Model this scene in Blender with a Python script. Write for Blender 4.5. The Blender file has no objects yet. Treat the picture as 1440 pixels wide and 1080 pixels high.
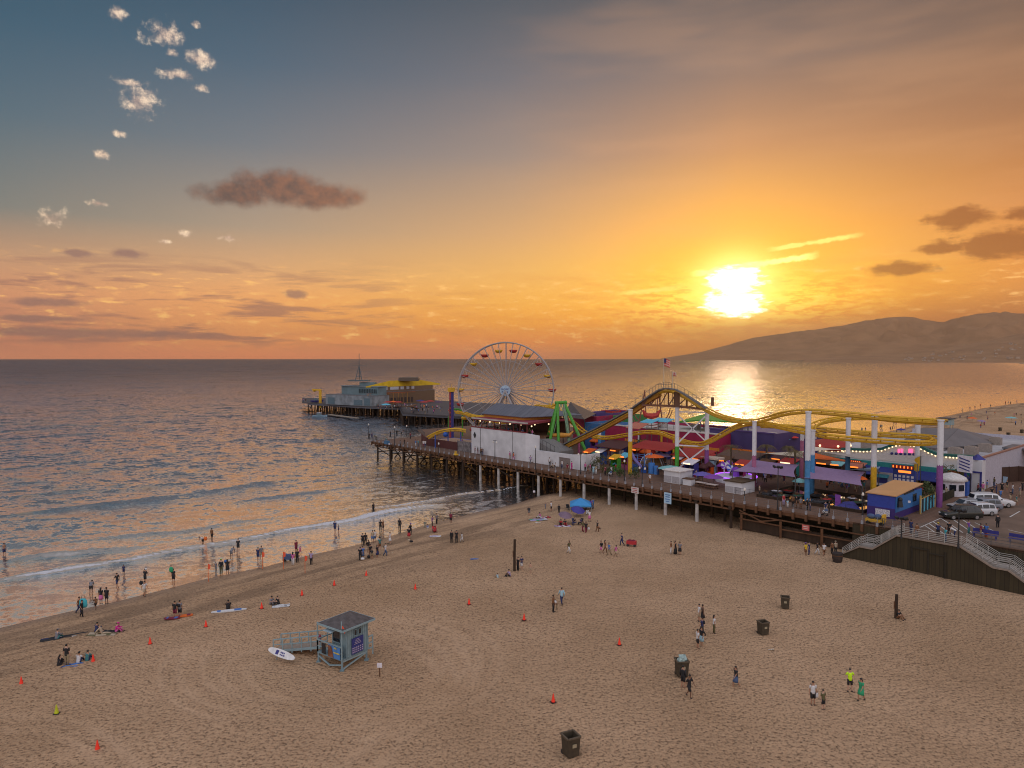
HAZE = 2.6e-5
import bpy, bmesh, math, random
import numpy as np
from mathutils import Vector, Matrix
random.seed(7); rng = np.random.default_rng(11)
S = bpy.context.scene
COL = S.collection
PI = math.pi
H = 25.0; F = 1000.0; TP = math.atan(36/1000)
cp, sp_ = math.cos(TP), math.sin(TP)

def ray(x, y):
    a = (x-720)/F; b = (540-y)/F
    return Vector((a, cp + b*sp_, -sp_ + b*cp))
def G(x, y, z=0.0):
    """world point seen at photo pixel (x,y) on height z"""
    d = ray(x, y); t = (z-H)/d.z
    return Vector((d.x*t, d.y*t, z))
def PD(x, y, D):
    d = ray(x, y); t = D/d.y
    return Vector((d.x*t, D, H+d.z*t))
def zat(y, D, x=720):
    return PD(x, y, D).z
DZ = 4.0                       # height of the pier deck above the dry sand
SEA = -0.6
A_ = G(521.7, 620, DZ); B_ = G(1248, 742, DZ)
U = (B_-A_); U.z = 0; U.normalize()
N = Vector((-U.y, U.x, 0))     # inward, away from the camera
if N.y < 0: N = -N
def ST(s, t, z=DZ): 
    v = A_ + U*s + N*t; return Vector((v.x, v.y, z))
def st_of(p):
    r = Vector((p.x-A_.x, p.y-A_.y, 0)); return r.dot(U), r.dot(N)
ANG = math.atan2(U.y, U.x)

def lin(r, g, b, k=1.0):
    f = lambda c: ((c/255)/12.92 if c/255 <= .04045 else (((c/255)+.055)/1.055)**2.4)
    return (f(r)*k, f(g)*k, f(b)*k)

# ---------------------------------------------------------------- materials
MATS = {}
def M(name, col=(.5,.5,.5), rough=.7, metal=0, var=.18, scale=3.0, bump=0.0, bscale=None, emit=0, stretch=None, spec=.5, trans=0, alpha=1):
    if name in MATS: return MATS[name]
    m = bpy.data.materials.new(name); m.use_nodes = True
    nt = m.node_tree; b = nt.nodes['Principled BSDF']
    b.inputs['Roughness'].default_value = rough; b.inputs['Metallic'].default_value = metal
    b.inputs['Specular IOR Level'].default_value = spec
    b.inputs['Transmission Weight'].default_value = trans
    tc = nt.nodes.new('ShaderNodeTexCoord'); mp = nt.nodes.new('ShaderNodeMapping')
    nt.links.new(tc.outputs['Object'], mp.inputs['Vector'])
    if stretch: mp.inputs['Scale'].default_value = stretch
    nz = nt.nodes.new('ShaderNodeTexNoise'); nz.inputs['Scale'].default_value = scale; nz.inputs['Detail'].default_value = 5
    nt.links.new(mp.outputs[0], nz.inputs['Vector'])
    mr = nt.nodes.new('ShaderNodeMapRange'); mr.inputs[1].default_value = .3; mr.inputs[2].default_value = .7
    mr.inputs[3].default_value = 1-var; mr.inputs[4].default_value = 1+var*.6
    nt.links.new(nz.outputs['Fac'], mr.inputs[0])
    mx = nt.nodes.new('ShaderNodeVectorMath'); mx.operation = 'SCALE'; mx.inputs[0].default_value = col
    nt.links.new(mr.outputs[0], mx.inputs['Scale'])
    nt.links.new(mx.outputs[0], b.inputs['Base Color'])
    if emit:
        b.inputs['Emission Color'].default_value = (*col, 1); b.inputs['Emission Strength'].default_value = emit
    if bump:
        bp = nt.nodes.new('ShaderNodeBump'); bp.inputs['Strength'].default_value = bump; bp.inputs['Distance'].default_value = .05
        n2 = nt.nodes.new('ShaderNodeTexNoise'); n2.inputs['Scale'].default_value = bscale or scale*4; n2.inputs['Detail'].default_value = 4
        nt.links.new(mp.outputs[0], n2.inputs['Vector']); nt.links.new(n2.outputs['Fac'], bp.inputs['Height'])
        nt.links.new(bp.outputs[0], b.inputs['Normal'])
    MATS[name] = m
    return m

def planks(name, c1, c2, width=.25, ang=0.0, rough=.75, axis='X', dark=.35):
    """boards: each board its own tone, dark joints; along axis after rotation ang"""
    if name in MATS: return MATS[name]
    m = bpy.data.materials.new(name); m.use_nodes = True
    nt = m.node_tree; L = nt.links; nn = nt.nodes.new; b = nt.nodes['Principled BSDF']
    b.inputs['Roughness'].default_value = rough
    ge = nn('ShaderNodeNewGeometry'); mp = nn('ShaderNodeMapping'); mp.inputs['Rotation'].default_value = (0, 0, -ang)
    L.new(ge.outputs['Position'], mp.inputs['Vector'])
    sx = nn('ShaderNodeSeparateXYZ'); L.new(mp.outputs[0], sx.inputs[0])
    d = nn('ShaderNodeMath'); d.operation = 'DIVIDE'; d.inputs[1].default_value = width; L.new(sx.outputs[axis], d.inputs[0])
    fl = nn('ShaderNodeMath'); fl.operation = 'FLOOR'; L.new(d.outputs[0], fl.inputs[0])
    fr = nn('ShaderNodeMath'); fr.operation = 'FRACT'; L.new(d.outputs[0], fr.inputs[0])
    wn = nn('ShaderNodeTexWhiteNoise'); wn.noise_dimensions = '1D'; L.new(fl.outputs[0], wn.inputs['W'])
    nz = nn('ShaderNodeTexNoise'); nz.inputs['Scale'].default_value = .6; nz.inputs['Detail'].default_value = 6; L.new(mp.outputs[0], nz.inputs['Vector'])
    ad = nn('ShaderNodeMath'); ad.operation = 'MULTIPLY_ADD'; ad.inputs[1].default_value = .5; L.new(wn.outputs['Value'], ad.inputs[0]); 
    ms = nn('ShaderNodeMath'); ms.operation = 'MULTIPLY'; ms.inputs[1].default_value = .6; L.new(nz.outputs['Fac'], ms.inputs[0]); L.new(ms.outputs[0], ad.inputs[2])
    cm = nn('ShaderNodeMix'); cm.data_type = 'RGBA'; cm.inputs[6].default_value = (*c1, 1); cm.inputs[7].default_value = (*c2, 1)
    L.new(ad.outputs[0], cm.inputs[0])
    jt = nn('ShaderNodeMath'); jt.operation = 'LESS_THAN'; jt.inputs[1].default_value = .09; L.new(fr.outputs[0], jt.inputs[0])
    c3 = nn('ShaderNodeMix'); c3.data_type = 'RGBA'; c3.blend_type = 'MULTIPLY'; c3.inputs[7].default_value = (dark, dark, dark, 1)
    L.new(jt.outputs[0], c3.inputs[0]); L.new(cm.outputs[2], c3.inputs[6])
    L.new(c3.outputs[2], b.inputs['Base Color'])
    bp = nn('ShaderNodeBump'); bp.inputs['Strength'].default_value = .5; bp.inputs['Distance'].default_value = .03; L.new(ad.outputs[0], bp.inputs['Height'])
    L.new(bp.outputs[0], b.inputs['Normal'])
    MATS[name] = m
    return m

# ---------------------------------------------------------------- objects
WM = {}
def tag(o, label=None, cat=None, group=None, kind=None):
    if label: o['label'] = label
    if cat: o['category'] = cat
    if group: o['group'] = group
    if kind: o['kind'] = kind
    return o
def empty(name, loc=(0,0,0), rz=0.0, label=None, cat=None, group=None, scale=1.0):
    o = bpy.data.objects.new(name, None); COL.objects.link(o)
    o.location = loc; o.rotation_euler = (0, 0, rz); o.scale = (scale,)*3; o.empty_display_size = .3
    WM[o.name] = Matrix.Translation(Vector(loc)) @ Matrix.Rotation(rz, 4, 'Z') @ Matrix.Scale(scale, 4)
    return tag(o, label, cat, group)

class MB:
    def __init__(s): s.v = []; s.f = []; s.m = []; s.mi = 0
    def mat(s, i): s.mi = i; return s
    def add(s, vs, fs):
        o = len(s.v); s.v += [tuple(v) for v in vs]; s.f += [tuple(i+o for i in f) for f in fs]; s.m += [s.mi]*len(fs); return s
    def box(s, c, size, rz=0.0, R=None):
        x, y, z = [k/2 for k in size]; c = Vector(c)
        R = R or Matrix.Rotation(rz, 3, 'Z')
        vs = [c + R @ Vector((sx*x, sy*y, sz*z)) for sz in (-1, 1) for sy in (-1, 1) for sx in (-1, 1)]
        return s.add(vs, [(0,2,3,1),(4,5,7,6),(0,1,5,4),(2,6,7,3),(0,4,6,2),(1,3,7,5)])
    def beam(s, p, q, w, h=None, up=(0,0,1)):
        p, q = Vector(p), Vector(q); h = h or w; d = q-p; L = d.length
        if L < 1e-6: return s
        d /= L; upv = Vector(up)
        if abs(d.dot(upv)) > .97: upv = Vector((1,0,0))
        a = d.cross(upv).normalized(); b = a.cross(d).normalized()
        R = Matrix((a, d, b)).transposed()
        return s.box((p+q)/2, (w, L, h), R=R)
    def tube(s, path, r, n=8, caps=True, close=False, flat=None):
        path = [Vector(p) for p in path]; k = len(path)
        rs = r if isinstance(r, (list, tuple)) else [r]*k
        vs = []; pa = None
        for i, p in enumerate(path):
            if close: t = path[(i+1) % k]-path[i-1]
            else: t = path[min(i+1, k-1)]-path[max(i-1, 0)]
            if t.length < 1e-9: t = Vector((0,0,1))
            t.normalize()
            if pa is None:
                ref = Vector((1,0,0)) if flat or abs(t.z) > .9 else Vector((0,0,1))
                a = (ref - t*ref.dot(t)).normalized()
            else:
                a = (pa - t*pa.dot(t)).normalized()
            pa = a; b = t.cross(a)
            rr = rs[i]; ra, rb = rr if isinstance(rr, (tuple, list)) else (rr, rr)
            for j in range(n):
                th = 2*PI*j/n; vs.append(p + a*(math.cos(th)*ra) + b*(math.sin(th)*rb))
        fs = []
        for i in range(k if close else k-1):
            i2 = (i+1) % k
            for j in range(n):
                j2 = (j+1) % n; fs.append((i*n+j, i*n+j2, i2*n+j2, i2*n+j))
        if caps and not close:
            fs.append(tuple(range(n-1, -1, -1))); fs.append(tuple((k-1)*n+j for j in range(n)))
        return s.add(vs, fs)
    def cyl(s, p, q, r0, r1=None, n=10): return s.tube([p, q], [r0, r0 if r1 is None else r1], n)
    def lathe(s, c, prof, n=16, sx=1, sy=1):
        c = Vector(c); vs = []; k = len(prof)
        for (r, z) in prof:
            for j in range(n):
                th = 2*PI*j/n; vs.append(c+Vector((r*math.cos(th)*sx, r*math.sin(th)*sy, z)))
        fs = [(i*n+j, i*n+(j+1) % n, (i+1)*n+(j+1) % n, (i+1)*n+j) for i in range(k-1) for j in range(n)]
        fs += [tuple(range(n-1, -1, -1)), tuple((k-1)*n+j for j in range(n))]
        return s.add(vs, fs)
    def ball(s, c, r, n=12, m=8):
        r3 = r if isinstance(r, (tuple, list)) else (r, r, r); c = Vector(c); vs = []
        for i in range(m+1):
            ph = PI*i/m
            for j in range(n):
                th = 2*PI*j/n
                vs.append(c+Vector((r3[0]*math.sin(ph)*math.cos(th), r3[1]*math.sin(ph)*math.sin(th), r3[2]*math.cos(ph))))
        return s.add(vs, [(i*n+j, (i+1)*n+j, (i+1)*n+(j+1) % n, i*n+(j+1) % n) for i in range(m) for j in range(n)])
    def prism(s, pts, off):
        """pts: planar polygon, extruded by the vector off"""
        pts = [Vector(p) for p in pts]; off = Vector(off); n = len(pts)
        return s.add(pts+[p+off for p in pts], [tuple(range(n-1, -1, -1)), tuple(range(n, 2*n))] + [(i, (i+1) % n, (i+1) % n+n, i+n) for i in range(n)])
    def slab(s, pts, z0, z1): return s.prism([(p[0], p[1], z0) for p in pts], (0, 0, z1-z0))
    def sheet(s, pts, th=.03):
        """thin panel through the points with thickness"""
        pts = [Vector(p) for p in pts]
        nrm = (pts[1]-pts[0]).cross(pts[2]-pts[0]).normalized()
        return s.prism(pts, nrm*th)
    def build(s, name, mats, parent=None, smooth=False):
        if not isinstance(mats, (list, tuple)): mats = [mats]
        me = bpy.data.meshes.new(name)
        vs = s.v
        if parent is not None and parent.name in WM:
            W = WM[parent.name].inverted(); vs = [tuple(W @ Vector(v)) for v in vs]
        me.from_pydata(vs, [], s.f)
        for m in mats: me.materials.append(m)
        if len(mats) > 1: me.polygons.foreach_set('material_index', [min(i, len(mats)-1) for i in s.m])
        bm = bmesh.new(); bm.from_mesh(me); bmesh.ops.recalc_face_normals(bm, faces=bm.faces[:]); bm.to_mesh(me); bm.free()
        if smooth: me.polygons.foreach_set('use_smooth', [True]*len(me.polygons))
        me.update()
        o = bpy.data.objects.new(name, me); COL.objects.link(o)
        if parent is not None:
            o.parent = parent
            WM[o.name] = WM.get(parent.name, Matrix())
        return o
def local(mb, name, mats, parent, smooth=False):
    """build in the parent's own coordinates"""
    sv = WM.pop(parent.name, None); o = mb.build(name, mats, parent, smooth)
    if sv is not None: WM[parent.name] = sv
    WM[o.name] = WM.get(parent.name, Matrix())
    return o
def kids(o): return [c for c in o.children]
def copy_tree(o, parent=None, cut=9):
    c = o.copy(); COL.objects.link(c); c.parent = parent
    if cut > 0:
        for ch in kids(o): copy_tree(ch, c, cut-1)
    return c
def place(proto, loc, rz=0, scale=1.0, label=None, group=None, first=False):
    o = proto if first else copy_tree(proto)
    o.location = loc; o.rotation_euler = (0, 0, rz); o.scale = (scale,)*3 if not isinstance(scale, tuple) else scale
    WM[o.name] = Matrix.Translation(Vector(loc)) @ Matrix.Rotation(rz, 4, 'Z')
    if label: o['label'] = label
    if group: o['group'] = group
    return o
def text_mesh(txt, size, origin, xdir, ydir, name, mat, parent, th=.02, align='CENTER'):
    cu = bpy.data.curves.new('t', 'FONT'); cu.body = txt; cu.size = size; cu.align_x = align; cu.align_y = 'CENTER'; cu.extrude = th/2
    to = bpy.data.objects.new('t', cu); COL.objects.link(to)
    dg = bpy.context.evaluated_depsgraph_get(); me = bpy.data.meshes.new_from_object(to.evaluated_get(dg))
    bpy.data.objects.remove(to); bpy.data.curves.remove(cu)
    x = Vector(xdir).normalized(); y = Vector(ydir).normalized(); z = x.cross(y)
    Mx = Matrix.Translation(Vector(origin)) @ Matrix((x, y, z)).transposed().to_4x4()
    me.transform(Mx)
    if parent is not None and parent.name in WM: me.transform(WM[parent.name].inverted())
    me.materials.clear(); me.materials.append(mat); me.name = name
    o = bpy.data.objects.new(name, me); COL.objects.link(o); o.parent = parent
    return o
SLOPE = 1.75
# ================================================================ camera, sun, sky
cam = bpy.data.cameras.new('camera'); cam.lens = 25.0; cam.sensor_width = 36; cam.clip_start = .5; cam.clip_end = 120000
co = bpy.data.objects.new('camera', cam); COL.objects.link(co); co.location = (0, 0, H); co.rotation_euler = (PI/2-TP, 0, 0); S.camera = co
S.view_settings.view_transform = 'Standard'; S.view_settings.look = 'None'; S.view_settings.gamma = 1; S.view_settings.exposure = 0
cy = S.cycles; cy.pixel_filter_type = 'BLACKMAN_HARRIS'; cy.filter_width = 1.05; cy.max_bounces = 4; cy.diffuse_bounces = 2; cy.glossy_bounces = 2; cy.volume_bounces = 0; cy.transmission_bounces = 2; cy.transparent_max_bounces = 6; cy.caustics_reflective = False; cy.caustics_refractive = False
sd = ray(1035, 408).normalized()
SAZ = math.atan2(sd.x, sd.y); SEL = math.asin(sd.z)
sl = bpy.data.lights.new('sun', 'SUN'); sl.energy = .045; sl.angle = math.radians(3.6); sl.color = (1, .60, .32)
so = bpy.data.objects.new('sun', sl); COL.objects.link(so); so.rotation_euler = (-sd).to_track_quat('-Z', 'Y').to_euler(); so.location = (60, 0, 80)

def dir_ae(px, py):
    d = ray(px, py).normalized(); return math.degrees(math.atan2(d.x, d.y)), math.degrees(math.asin(d.z))
W = bpy.data.worlds.new('World'); S.world = W; W.use_nodes = True
nt = W.node_tree; nt.nodes.clear(); L = nt.links
def nn(t, **k):
    n = nt.nodes.new(t)
    for a, b in k.items(): setattr(n, a, b)
    return n
def sock(v, i):
    if hasattr(v, 'is_output') or isinstance(v, bpy.types.NodeSocket): L.new(v, i)
    else: i.default_value = v
def ma(op, a, b=0.0, c=None, clamp=False):
    n = nn('ShaderNodeMath', operation=op, use_clamp=clamp); sock(a, n.inputs[0]); sock(b, n.inputs[1])
    if c is not None: sock(c, n.inputs[2])
    return n.outputs[0]
def mr(v, a, b, c=0.0, d=1.0, smooth=False):
    n = nn('ShaderNodeMapRange', interpolation_type='SMOOTHSTEP' if smooth else 'LINEAR')
    sock(v, n.inputs[0])
    for i, q in enumerate((a, b, c, d)): n.inputs[i+1].default_value = q
    return n.outputs[0]
def mix(f, a, b, mode='MIX'):
    n = nn('ShaderNodeMix', data_type='RGBA', blend_type=mode); sock(f, n.inputs[0])
    for q, i in ((a, 6), (b, 7)):
        if isinstance(q, tuple): n.inputs[i].default_value = (*q[:3], 1)
        else: L.new(q, n.inputs[i])
    return n.outputs[2]
def ramp(v, stops):
    n = nn('ShaderNodeValToRGB'); cr = n.color_ramp
    while len(cr.elements) < len(stops): cr.elements.new(.5)
    for e, (p, c) in zip(cr.elements, stops): e.position = p; e.color = (*c, 1)
    L.new(v, n.inputs[0]); return n.outputs[0]
def noise(vec, sc, det=4, rough=.5, dist=0.0, dim='3D'):
    n = nn('ShaderNodeTexNoise'); L.new(vec, n.inputs['Vector']); n.inputs['Scale'].default_value = sc
    n.inputs['Detail'].default_value = det; n.inputs['Roughness'].default_value = rough; n.inputs['Distortion'].default_value = dist
    return n.outputs['Fac']
def comb(x, y, z=0.0):
    n = nn('ShaderNodeCombineXYZ'); sock(x, n.inputs[0]); sock(y, n.inputs[1]); sock(z, n.inputs[2]); return n.outputs[0]
tc = nn('ShaderNodeTexCoord'); sx = nn('ShaderNodeSeparateXYZ'); L.new(tc.outputs['Generated'], sx.inputs[0])
X, Y, Z = sx.outputs
az = ma('MULTIPLY', ma('ARCTAN2', X, Y), 180/PI)
el = ma('MULTIPLY', ma('ARCSINE', Z), 180/PI)
ae = comb(az, el, 0.0)
elr = mr(el, 0, 90)
EL = lambda y: max(0, dir_ae(720, y)[1])/90
ZEN = (.42, .46, .56)
cols = [
 (0,   [(500,(230,148,112)),(478,(222,142,110)),(455,(210,142,114)),(425,(220,156,118)),(385,(196,154,124)),(330,(128,130,128)),(220,(88,110,124)),(110,(62,94,114)),(0,(46,80,100))]),
 (360, [(500,(236,146,104)),(478,(250,164,100)),(455,(254,174,104)),(425,(250,178,112)),(385,(222,172,126)),(330,(174,154,136)),(220,(118,124,132)),(110,(80,102,120)),(0,(58,84,104))]),
 (720, [(500,(206,134,106)),(478,(244,150,80)),(455,(254,170,64)),(425,(250,182,82)),(385,(240,184,104)),(330,(214,168,120)),(220,(156,138,130)),(110,(112,112,120)),(0,(82,90,100))]),
 (1035,[(500,(160,98,74)),(478,(205,106,46)),(455,(248,146,26)),(425,(255,186,40)),(385,(255,200,76)),(330,(250,180,86)),(220,(200,144,102)),(110,(142,118,108)),(0,(100,92,92))]),
 (1440,[(500,(150,90,62)),(478,(172,104,64)),(455,(204,130,68)),(425,(226,148,74)),(385,(230,150,70)),(330,(212,138,72)),(220,(168,118,84)),(110,(124,98,84)),(0,(92,80,78))]),
]
base = None; pa = None
for px, st in cols:
    stops = [(EL(y), lin(*c)) for y, c in st]
    top = stops[-1][1]
    stops += [(.55, tuple(.5*a+.5*b for a, b in zip(top, ZEN))), (.8, ZEN)]
    r = ramp(elr, stops); a = dir_ae(px, 450)[0]
    base = r if base is None else mix(mr(az, pa, a, smooth=False), base, r)
    pa = a
# the sky out of the frame: brighter bluish dusk overhead and behind
absaz = ma('ABSOLUTE', az)
back = ramp(elr, [(0, (.66,.56,.55)), (.15, (.80,.74,.75)), (.4, (1.1,1.08,1.17)), (1, ZEN)])
col = mix(mr(absaz, 62, 120, smooth=True), base, back)
# sun glow
ca, ce = dir_ae(1035, 408)
def dist(a0, e0, kx=1.0, ky=1.0):
    v = nn('ShaderNodeVectorMath', operation='MULTIPLY_ADD'); L.new(ae, v.inputs[0]); v.inputs[1].default_value = (kx, ky, 0); v.inputs[2].default_value = (-a0*kx, -e0*ky, 0)
    l = nn('ShaderNodeVectorMath', operation='LENGTH'); L.new(v.outputs[0], l.inputs[0]); return l.outputs['Value']
nA = noise(ae, .55, 4, .6)                         # soft puffs
mp = nn('ShaderNodeMapping'); L.new(ae, mp.inputs[0]); mp.inputs['Scale'].default_value = (.12, 1.0, 1); mp.inputs['Rotation'].default_value = (0, 0, math.radians(-5))
nS = noise(mp.outputs[0], .9, 4, .62, .4)             # long low streaks
mp2 = nn('ShaderNodeMapping'); L.new(ae, mp2.inputs[0]); mp2.inputs['Scale'].default_value = (.35, 1.25, 1)
nF = noise(mp2.outputs[0], 1.9, 4, .65, 0)           # fine ripples
dS = dist(ca, ce, .8, 1.25)
g1 = ma('POWER', 2.718, ma('MULTIPLY', ma('MULTIPLY', dS, dS), -.021))
col = mix(ma('MULTIPLY', g1, .85), col, lin(255, 176, 30, 1.28))
g2 = ma('POWER', 2.718, ma('MULTIPLY', ma('MULTIPLY', dS, dS), -.13))
col = mix(ma('MULTIPLY', g2, .85), col, lin(255, 230, 80, 1.6))
# streak clouds low over the horizon
lowm = ma('MULTIPLY', mr(el, .3, 1.6, smooth=True), mr(el, 8.6, 4.5, smooth=True))
dk = ma('MULTIPLY', mr(nS, .48, .62, smooth=True), lowm)
leftm = mr(az, 2, -22, smooth=True)
col = mix(ma('MULTIPLY', ma('MULTIPLY', dk, leftm), .75), col, lin(150, 108, 104))
col = mix(ma('MULTIPLY', ma('MULTIPLY', dk, mr(az, -10, 6)), .30), col, lin(216, 128, 52))
br = ma('MULTIPLY', mr(nF, .52, .70, smooth=True), lowm)
col = mix(ma('MULTIPLY', ma('MULTIPLY', br, mr(nS, .58, .44)), .9), col, lin(255, 196, 118, 1.2))
near = ma('POWER', 2.718, ma('MULTIPLY', ma('MULTIPLY', dist(ca, ce-1.4, .28, 1.0), dist(ca, ce-1.4, .28, 1.0)), -.28))
col = mix(ma('MULTIPLY', near, mr(nF, .42, .54, smooth=True)), col, lin(255, 222, 84, 1.6))
# haze bank over the sea at the foot of the sky
col = mix(ma('MULTIPLY', ma('MULTIPLY', mr(el, 5.4, 1.4, smooth=True), mr(az, 2, 19, smooth=True)), .86), col, lin(166, 100, 68))
# very soft high veil
mp3 = nn('ShaderNodeMapping'); L.new(ae, mp3.inputs[0]); mp3.inputs['Scale'].default_value = (.045, .26, 1); mp3.inputs['Rotation'].default_value = (0, 0, math.radians(8))
nV = noise(mp3.outputs[0], 1.1, 3, .55, 0)
col = mix(ma('MULTIPLY', ma('MULTIPLY', mr(nV, .42, .68, smooth=True), mr(az, -8, 12, smooth=True)), .15), col, lin(236, 176, 128))
# individual clouds: ellipse mask broken by noise
def cloud_mask(items, nfac, k, lo, hi):
    out = None
    for (cx, cy, rx, ry) in items:
        a0, e0 = dir_ae(cx, cy); a1, _ = dir_ae(cx+rx, cy); _, e1 = dir_ae(cx, cy-ry)
        d = dist(a0, e0, 1/abs(a1-a0), 1/abs(e1-e0))
        out = d if out is None else ma('MINIMUM', out, d)
    v = ma('ADD', ma('SUBTRACT', 1.0, out), ma('MULTIPLY', ma('SUBTRACT', nfac, .5), k))
    return mr(v, lo, hi, smooth=True)
nP = noise(ae, 1.15, 5, .66)
puffs = [(165,18,17,13),(230,48,34,24),(275,34,8,8),(284,84,26,15),(253,105,30,10),(242,74,14,8),(192,142,34,28),(180,116,26,7),(167,188,13,6),(142,217,14,8),(73,306,26,15),(138,286,18,5),(260,329,12,6),(322,334,20,6),(284,124,12,6),(232,340,9,4)]
pm = cloud_mask(puffs, ma('ADD', ma('MULTIPLY', nP, .7), ma('MULTIPLY', nA, .3)), 4.4, .02, 1.1)
col = mix(ma('MULTIPLY', pm, .88), col, mix(mr(nP, .40, .66), lin(196, 164, 150), lin(255, 228, 198, 1.12)))
dm = cloud_mask([(335,273,66,22),(392,264,78,30),(455,275,62,22)], nA, 1.1, -.08, .55)
col = mix(ma('MULTIPLY', dm, .93), col, mix(mr(ma('ADD', nP, ma('MULTIPLY', ma('SUBTRACT', az, dir_ae(395, 270)[0]), .02)), .35, .75), lin(100, 80, 76), lin(152, 104, 82)))
dm2 = cloud_mask([(180,357,34,11),(110,356,34,8),(415,414,28,9),(100,468,260,11),(60,448,120,7),(60,425,90,9)], nA, 1.3, .1, .7)
col = mix(ma('MULTIPLY', dm2, .72), col, lin(140, 108, 108))
dm3 = cloud_mask([(1270,378,72,14),(1345,306,74,22),(1405,344,120,26),(1330,350,60,11),(1440,300,50,12)], ma('ADD', ma('MULTIPLY', nA, .6), ma('MULTIPLY', nF, .4)), 2.2, .05, .60)
col = mix(ma('MULTIPLY', dm3, .84), col, lin(146, 82, 40))
# bright contrail right of the sun, two ragged lines
def streak(x0, y0, x1, y1, w, c, k):
    global col
    (a0, e0), (a1, e1) = dir_ae(x0, y0), dir_ae(x1, y1)
    Ln = math.hypot(a1-a0, e1-e0); ux, uy = (a1-a0)/Ln, (e1-e0)/Ln
    da = ma('SUBTRACT', az, a0); de = ma('SUBTRACT', el, e0)
    al = ma('ADD', ma('MULTIPLY', da, ux), ma('MULTIPLY', de, uy))
    ac = ma('ABSOLUTE', ma('ADD', ma('MULTIPLY', da, -uy), ma('MULTIPLY', de, ux)))
    ac = ma('ADD', ac, ma('MULTIPLY', ma('SUBTRACT', nP, .5), w*2.2))
    m = ma('MULTIPLY', mr(ac, w, w*.3, smooth=True), ma('MULTIPLY', mr(al, -.3, .8), mr(al, Ln+.2, Ln-1.2)))
    col = mix(ma('MULTIPLY', m, k), col, c)
streak(1082, 351, 1214, 329, .22, lin(255, 226, 120, 1.3), .85)
streak(975, 385, 1150, 358, .30, lin(255, 240, 140, 1.8), .8)
streak(868, 413, 960, 404, .22, lin(255, 218, 110, 1.2), .7)
# blown-out sun, ragged by the clouds in front
ctr = ma('MINIMUM', dist(*dir_ae(1032, 426), .42, .9), dist(*dir_ae(1034, 392), .50, 1.0))
core = mr(ma('ADD', ctr, ma('MULTIPLY', ma('SUBTRACT', nF, .5), 2.0)), 1.15, .3, smooth=True)
glow = ma('POWER', 2.718, ma('MULTIPLY', ma('MULTIPLY', dist(ca, ce+.5, .8, 1), dist(ca, ce+.5, .8, 1)), -.26))
col = mix(ma('MULTIPLY', glow, .75), col, lin(255, 244, 160, 1.8))
col = mix(core, col, (4.5, 4.0, 3.0))
col = mix(1.0, col, ramp(elr, [(0, (1.10,1.06,.96)), (.10, (1.08,1.04,.95)), (.2, (1,1,1))]), 'MULTIPLY')
# below the horizon
col = mix(mr(el, 0, -.5), col, (.10, .09, .10))
sky = nn('ShaderNodeTexSky', sky_type='NISHITA', sun_disc=False, sun_elevation=SEL, sun_rotation=SAZ, altitude=10, dust_density=3.0)
bg1 = nn('ShaderNodeBackground'); L.new(sky.outputs[0], bg1.inputs[0]); bg1.inputs[1].default_value = .004
bg2 = nn('ShaderNodeBackground'); L.new(col, bg2.inputs[0]); bg2.inputs[1].default_value = 1.0
ad = nn('ShaderNodeAddShader'); L.new(bg1.outputs[0], ad.inputs[0]); L.new(bg2.outputs[0], ad.inputs[1])
out = nn('ShaderNodeOutputWorld'); L.new(ad.outputs[0], out.inputs[0])
W.cycles.sampling_method = 'MANUAL'; W.cycles.sample_map_resolution = 1024

# ================================================================ shore
sh_px = [(-330,960),(-160,918),(0,876),(83,856),(165,838),(238,822),(292,808),(360,794),(437,776),(508,759),(576,741),(647,723),(716,707),(754,696)]
shore = [G(x, y, SEA).to_2d() for x, y in sh_px]
shore += [G(1260, 603, SEA).to_2d(), G(1320, 586, SEA).to_2d(), G(1383, 573, SEA).to_2d(), G(1438, 566, SEA).to_2d()]
d0 = (shore[-1]-shore[-2]).normalized(); shore.append(shore[-1]+d0*400)
shore.append(shore[-1]+Vector((.55, .83))*9000)
SH = np.array([[p.x, p.y] for p in shore])
def polyd(P, pts):
    """signed distance to an open polyline: positive to its right-hand side; also running length"""
    best = np.full(len(pts), 1e18); sg = np.zeros(len(pts)); run = np.zeros(len(pts)); acc = 0
    for i in range(len(P)-1):
        a, b = P[i], P[i+1]; ab = b-a; l2 = (ab**2).sum(); l = math.sqrt(l2)
        t = ((pts-a)@ab)/l2
        tcl = np.clip(t, -50 if i == 0 else 0, 1)
        q = a+tcl[:, None]*ab; dv = pts-q; d = (dv**2).sum(1)
        m = d < best; best[m] = d[m]
        cr = ab[0]*(pts[:, 1]-a[1])-ab[1]*(pts[:, 0]-a[0])
        sg[m] = -np.sign(cr[m]); run[m] = acc+tcl[m]*l; acc += l
    return np.sqrt(best)*sg, run
def shore_d(x, y): 
    return float(polyd(SH, np.array([[x, y]]))[0][0])
def sand_h(d):
    t = np.clip((d+2)/16, 0, 1); return np.where(d > -2, -0.68+0.68*(t*t*(3-2*t)), np.maximum(-0.68+(d+2)*.05, -4))
def gz(x, y):
    d = shore_d(x, y); return float(sand_h(np.array([d]))[0])
def GB(px, py):
    """point on the beach or, where the sea covers it, on the sea bed seen at the pixel"""
    z = 0.0
    for _ in range(6):
        p = G(px, py, z); z = max(gz(p.x, p.y), SEA-.05)
    return p

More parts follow.
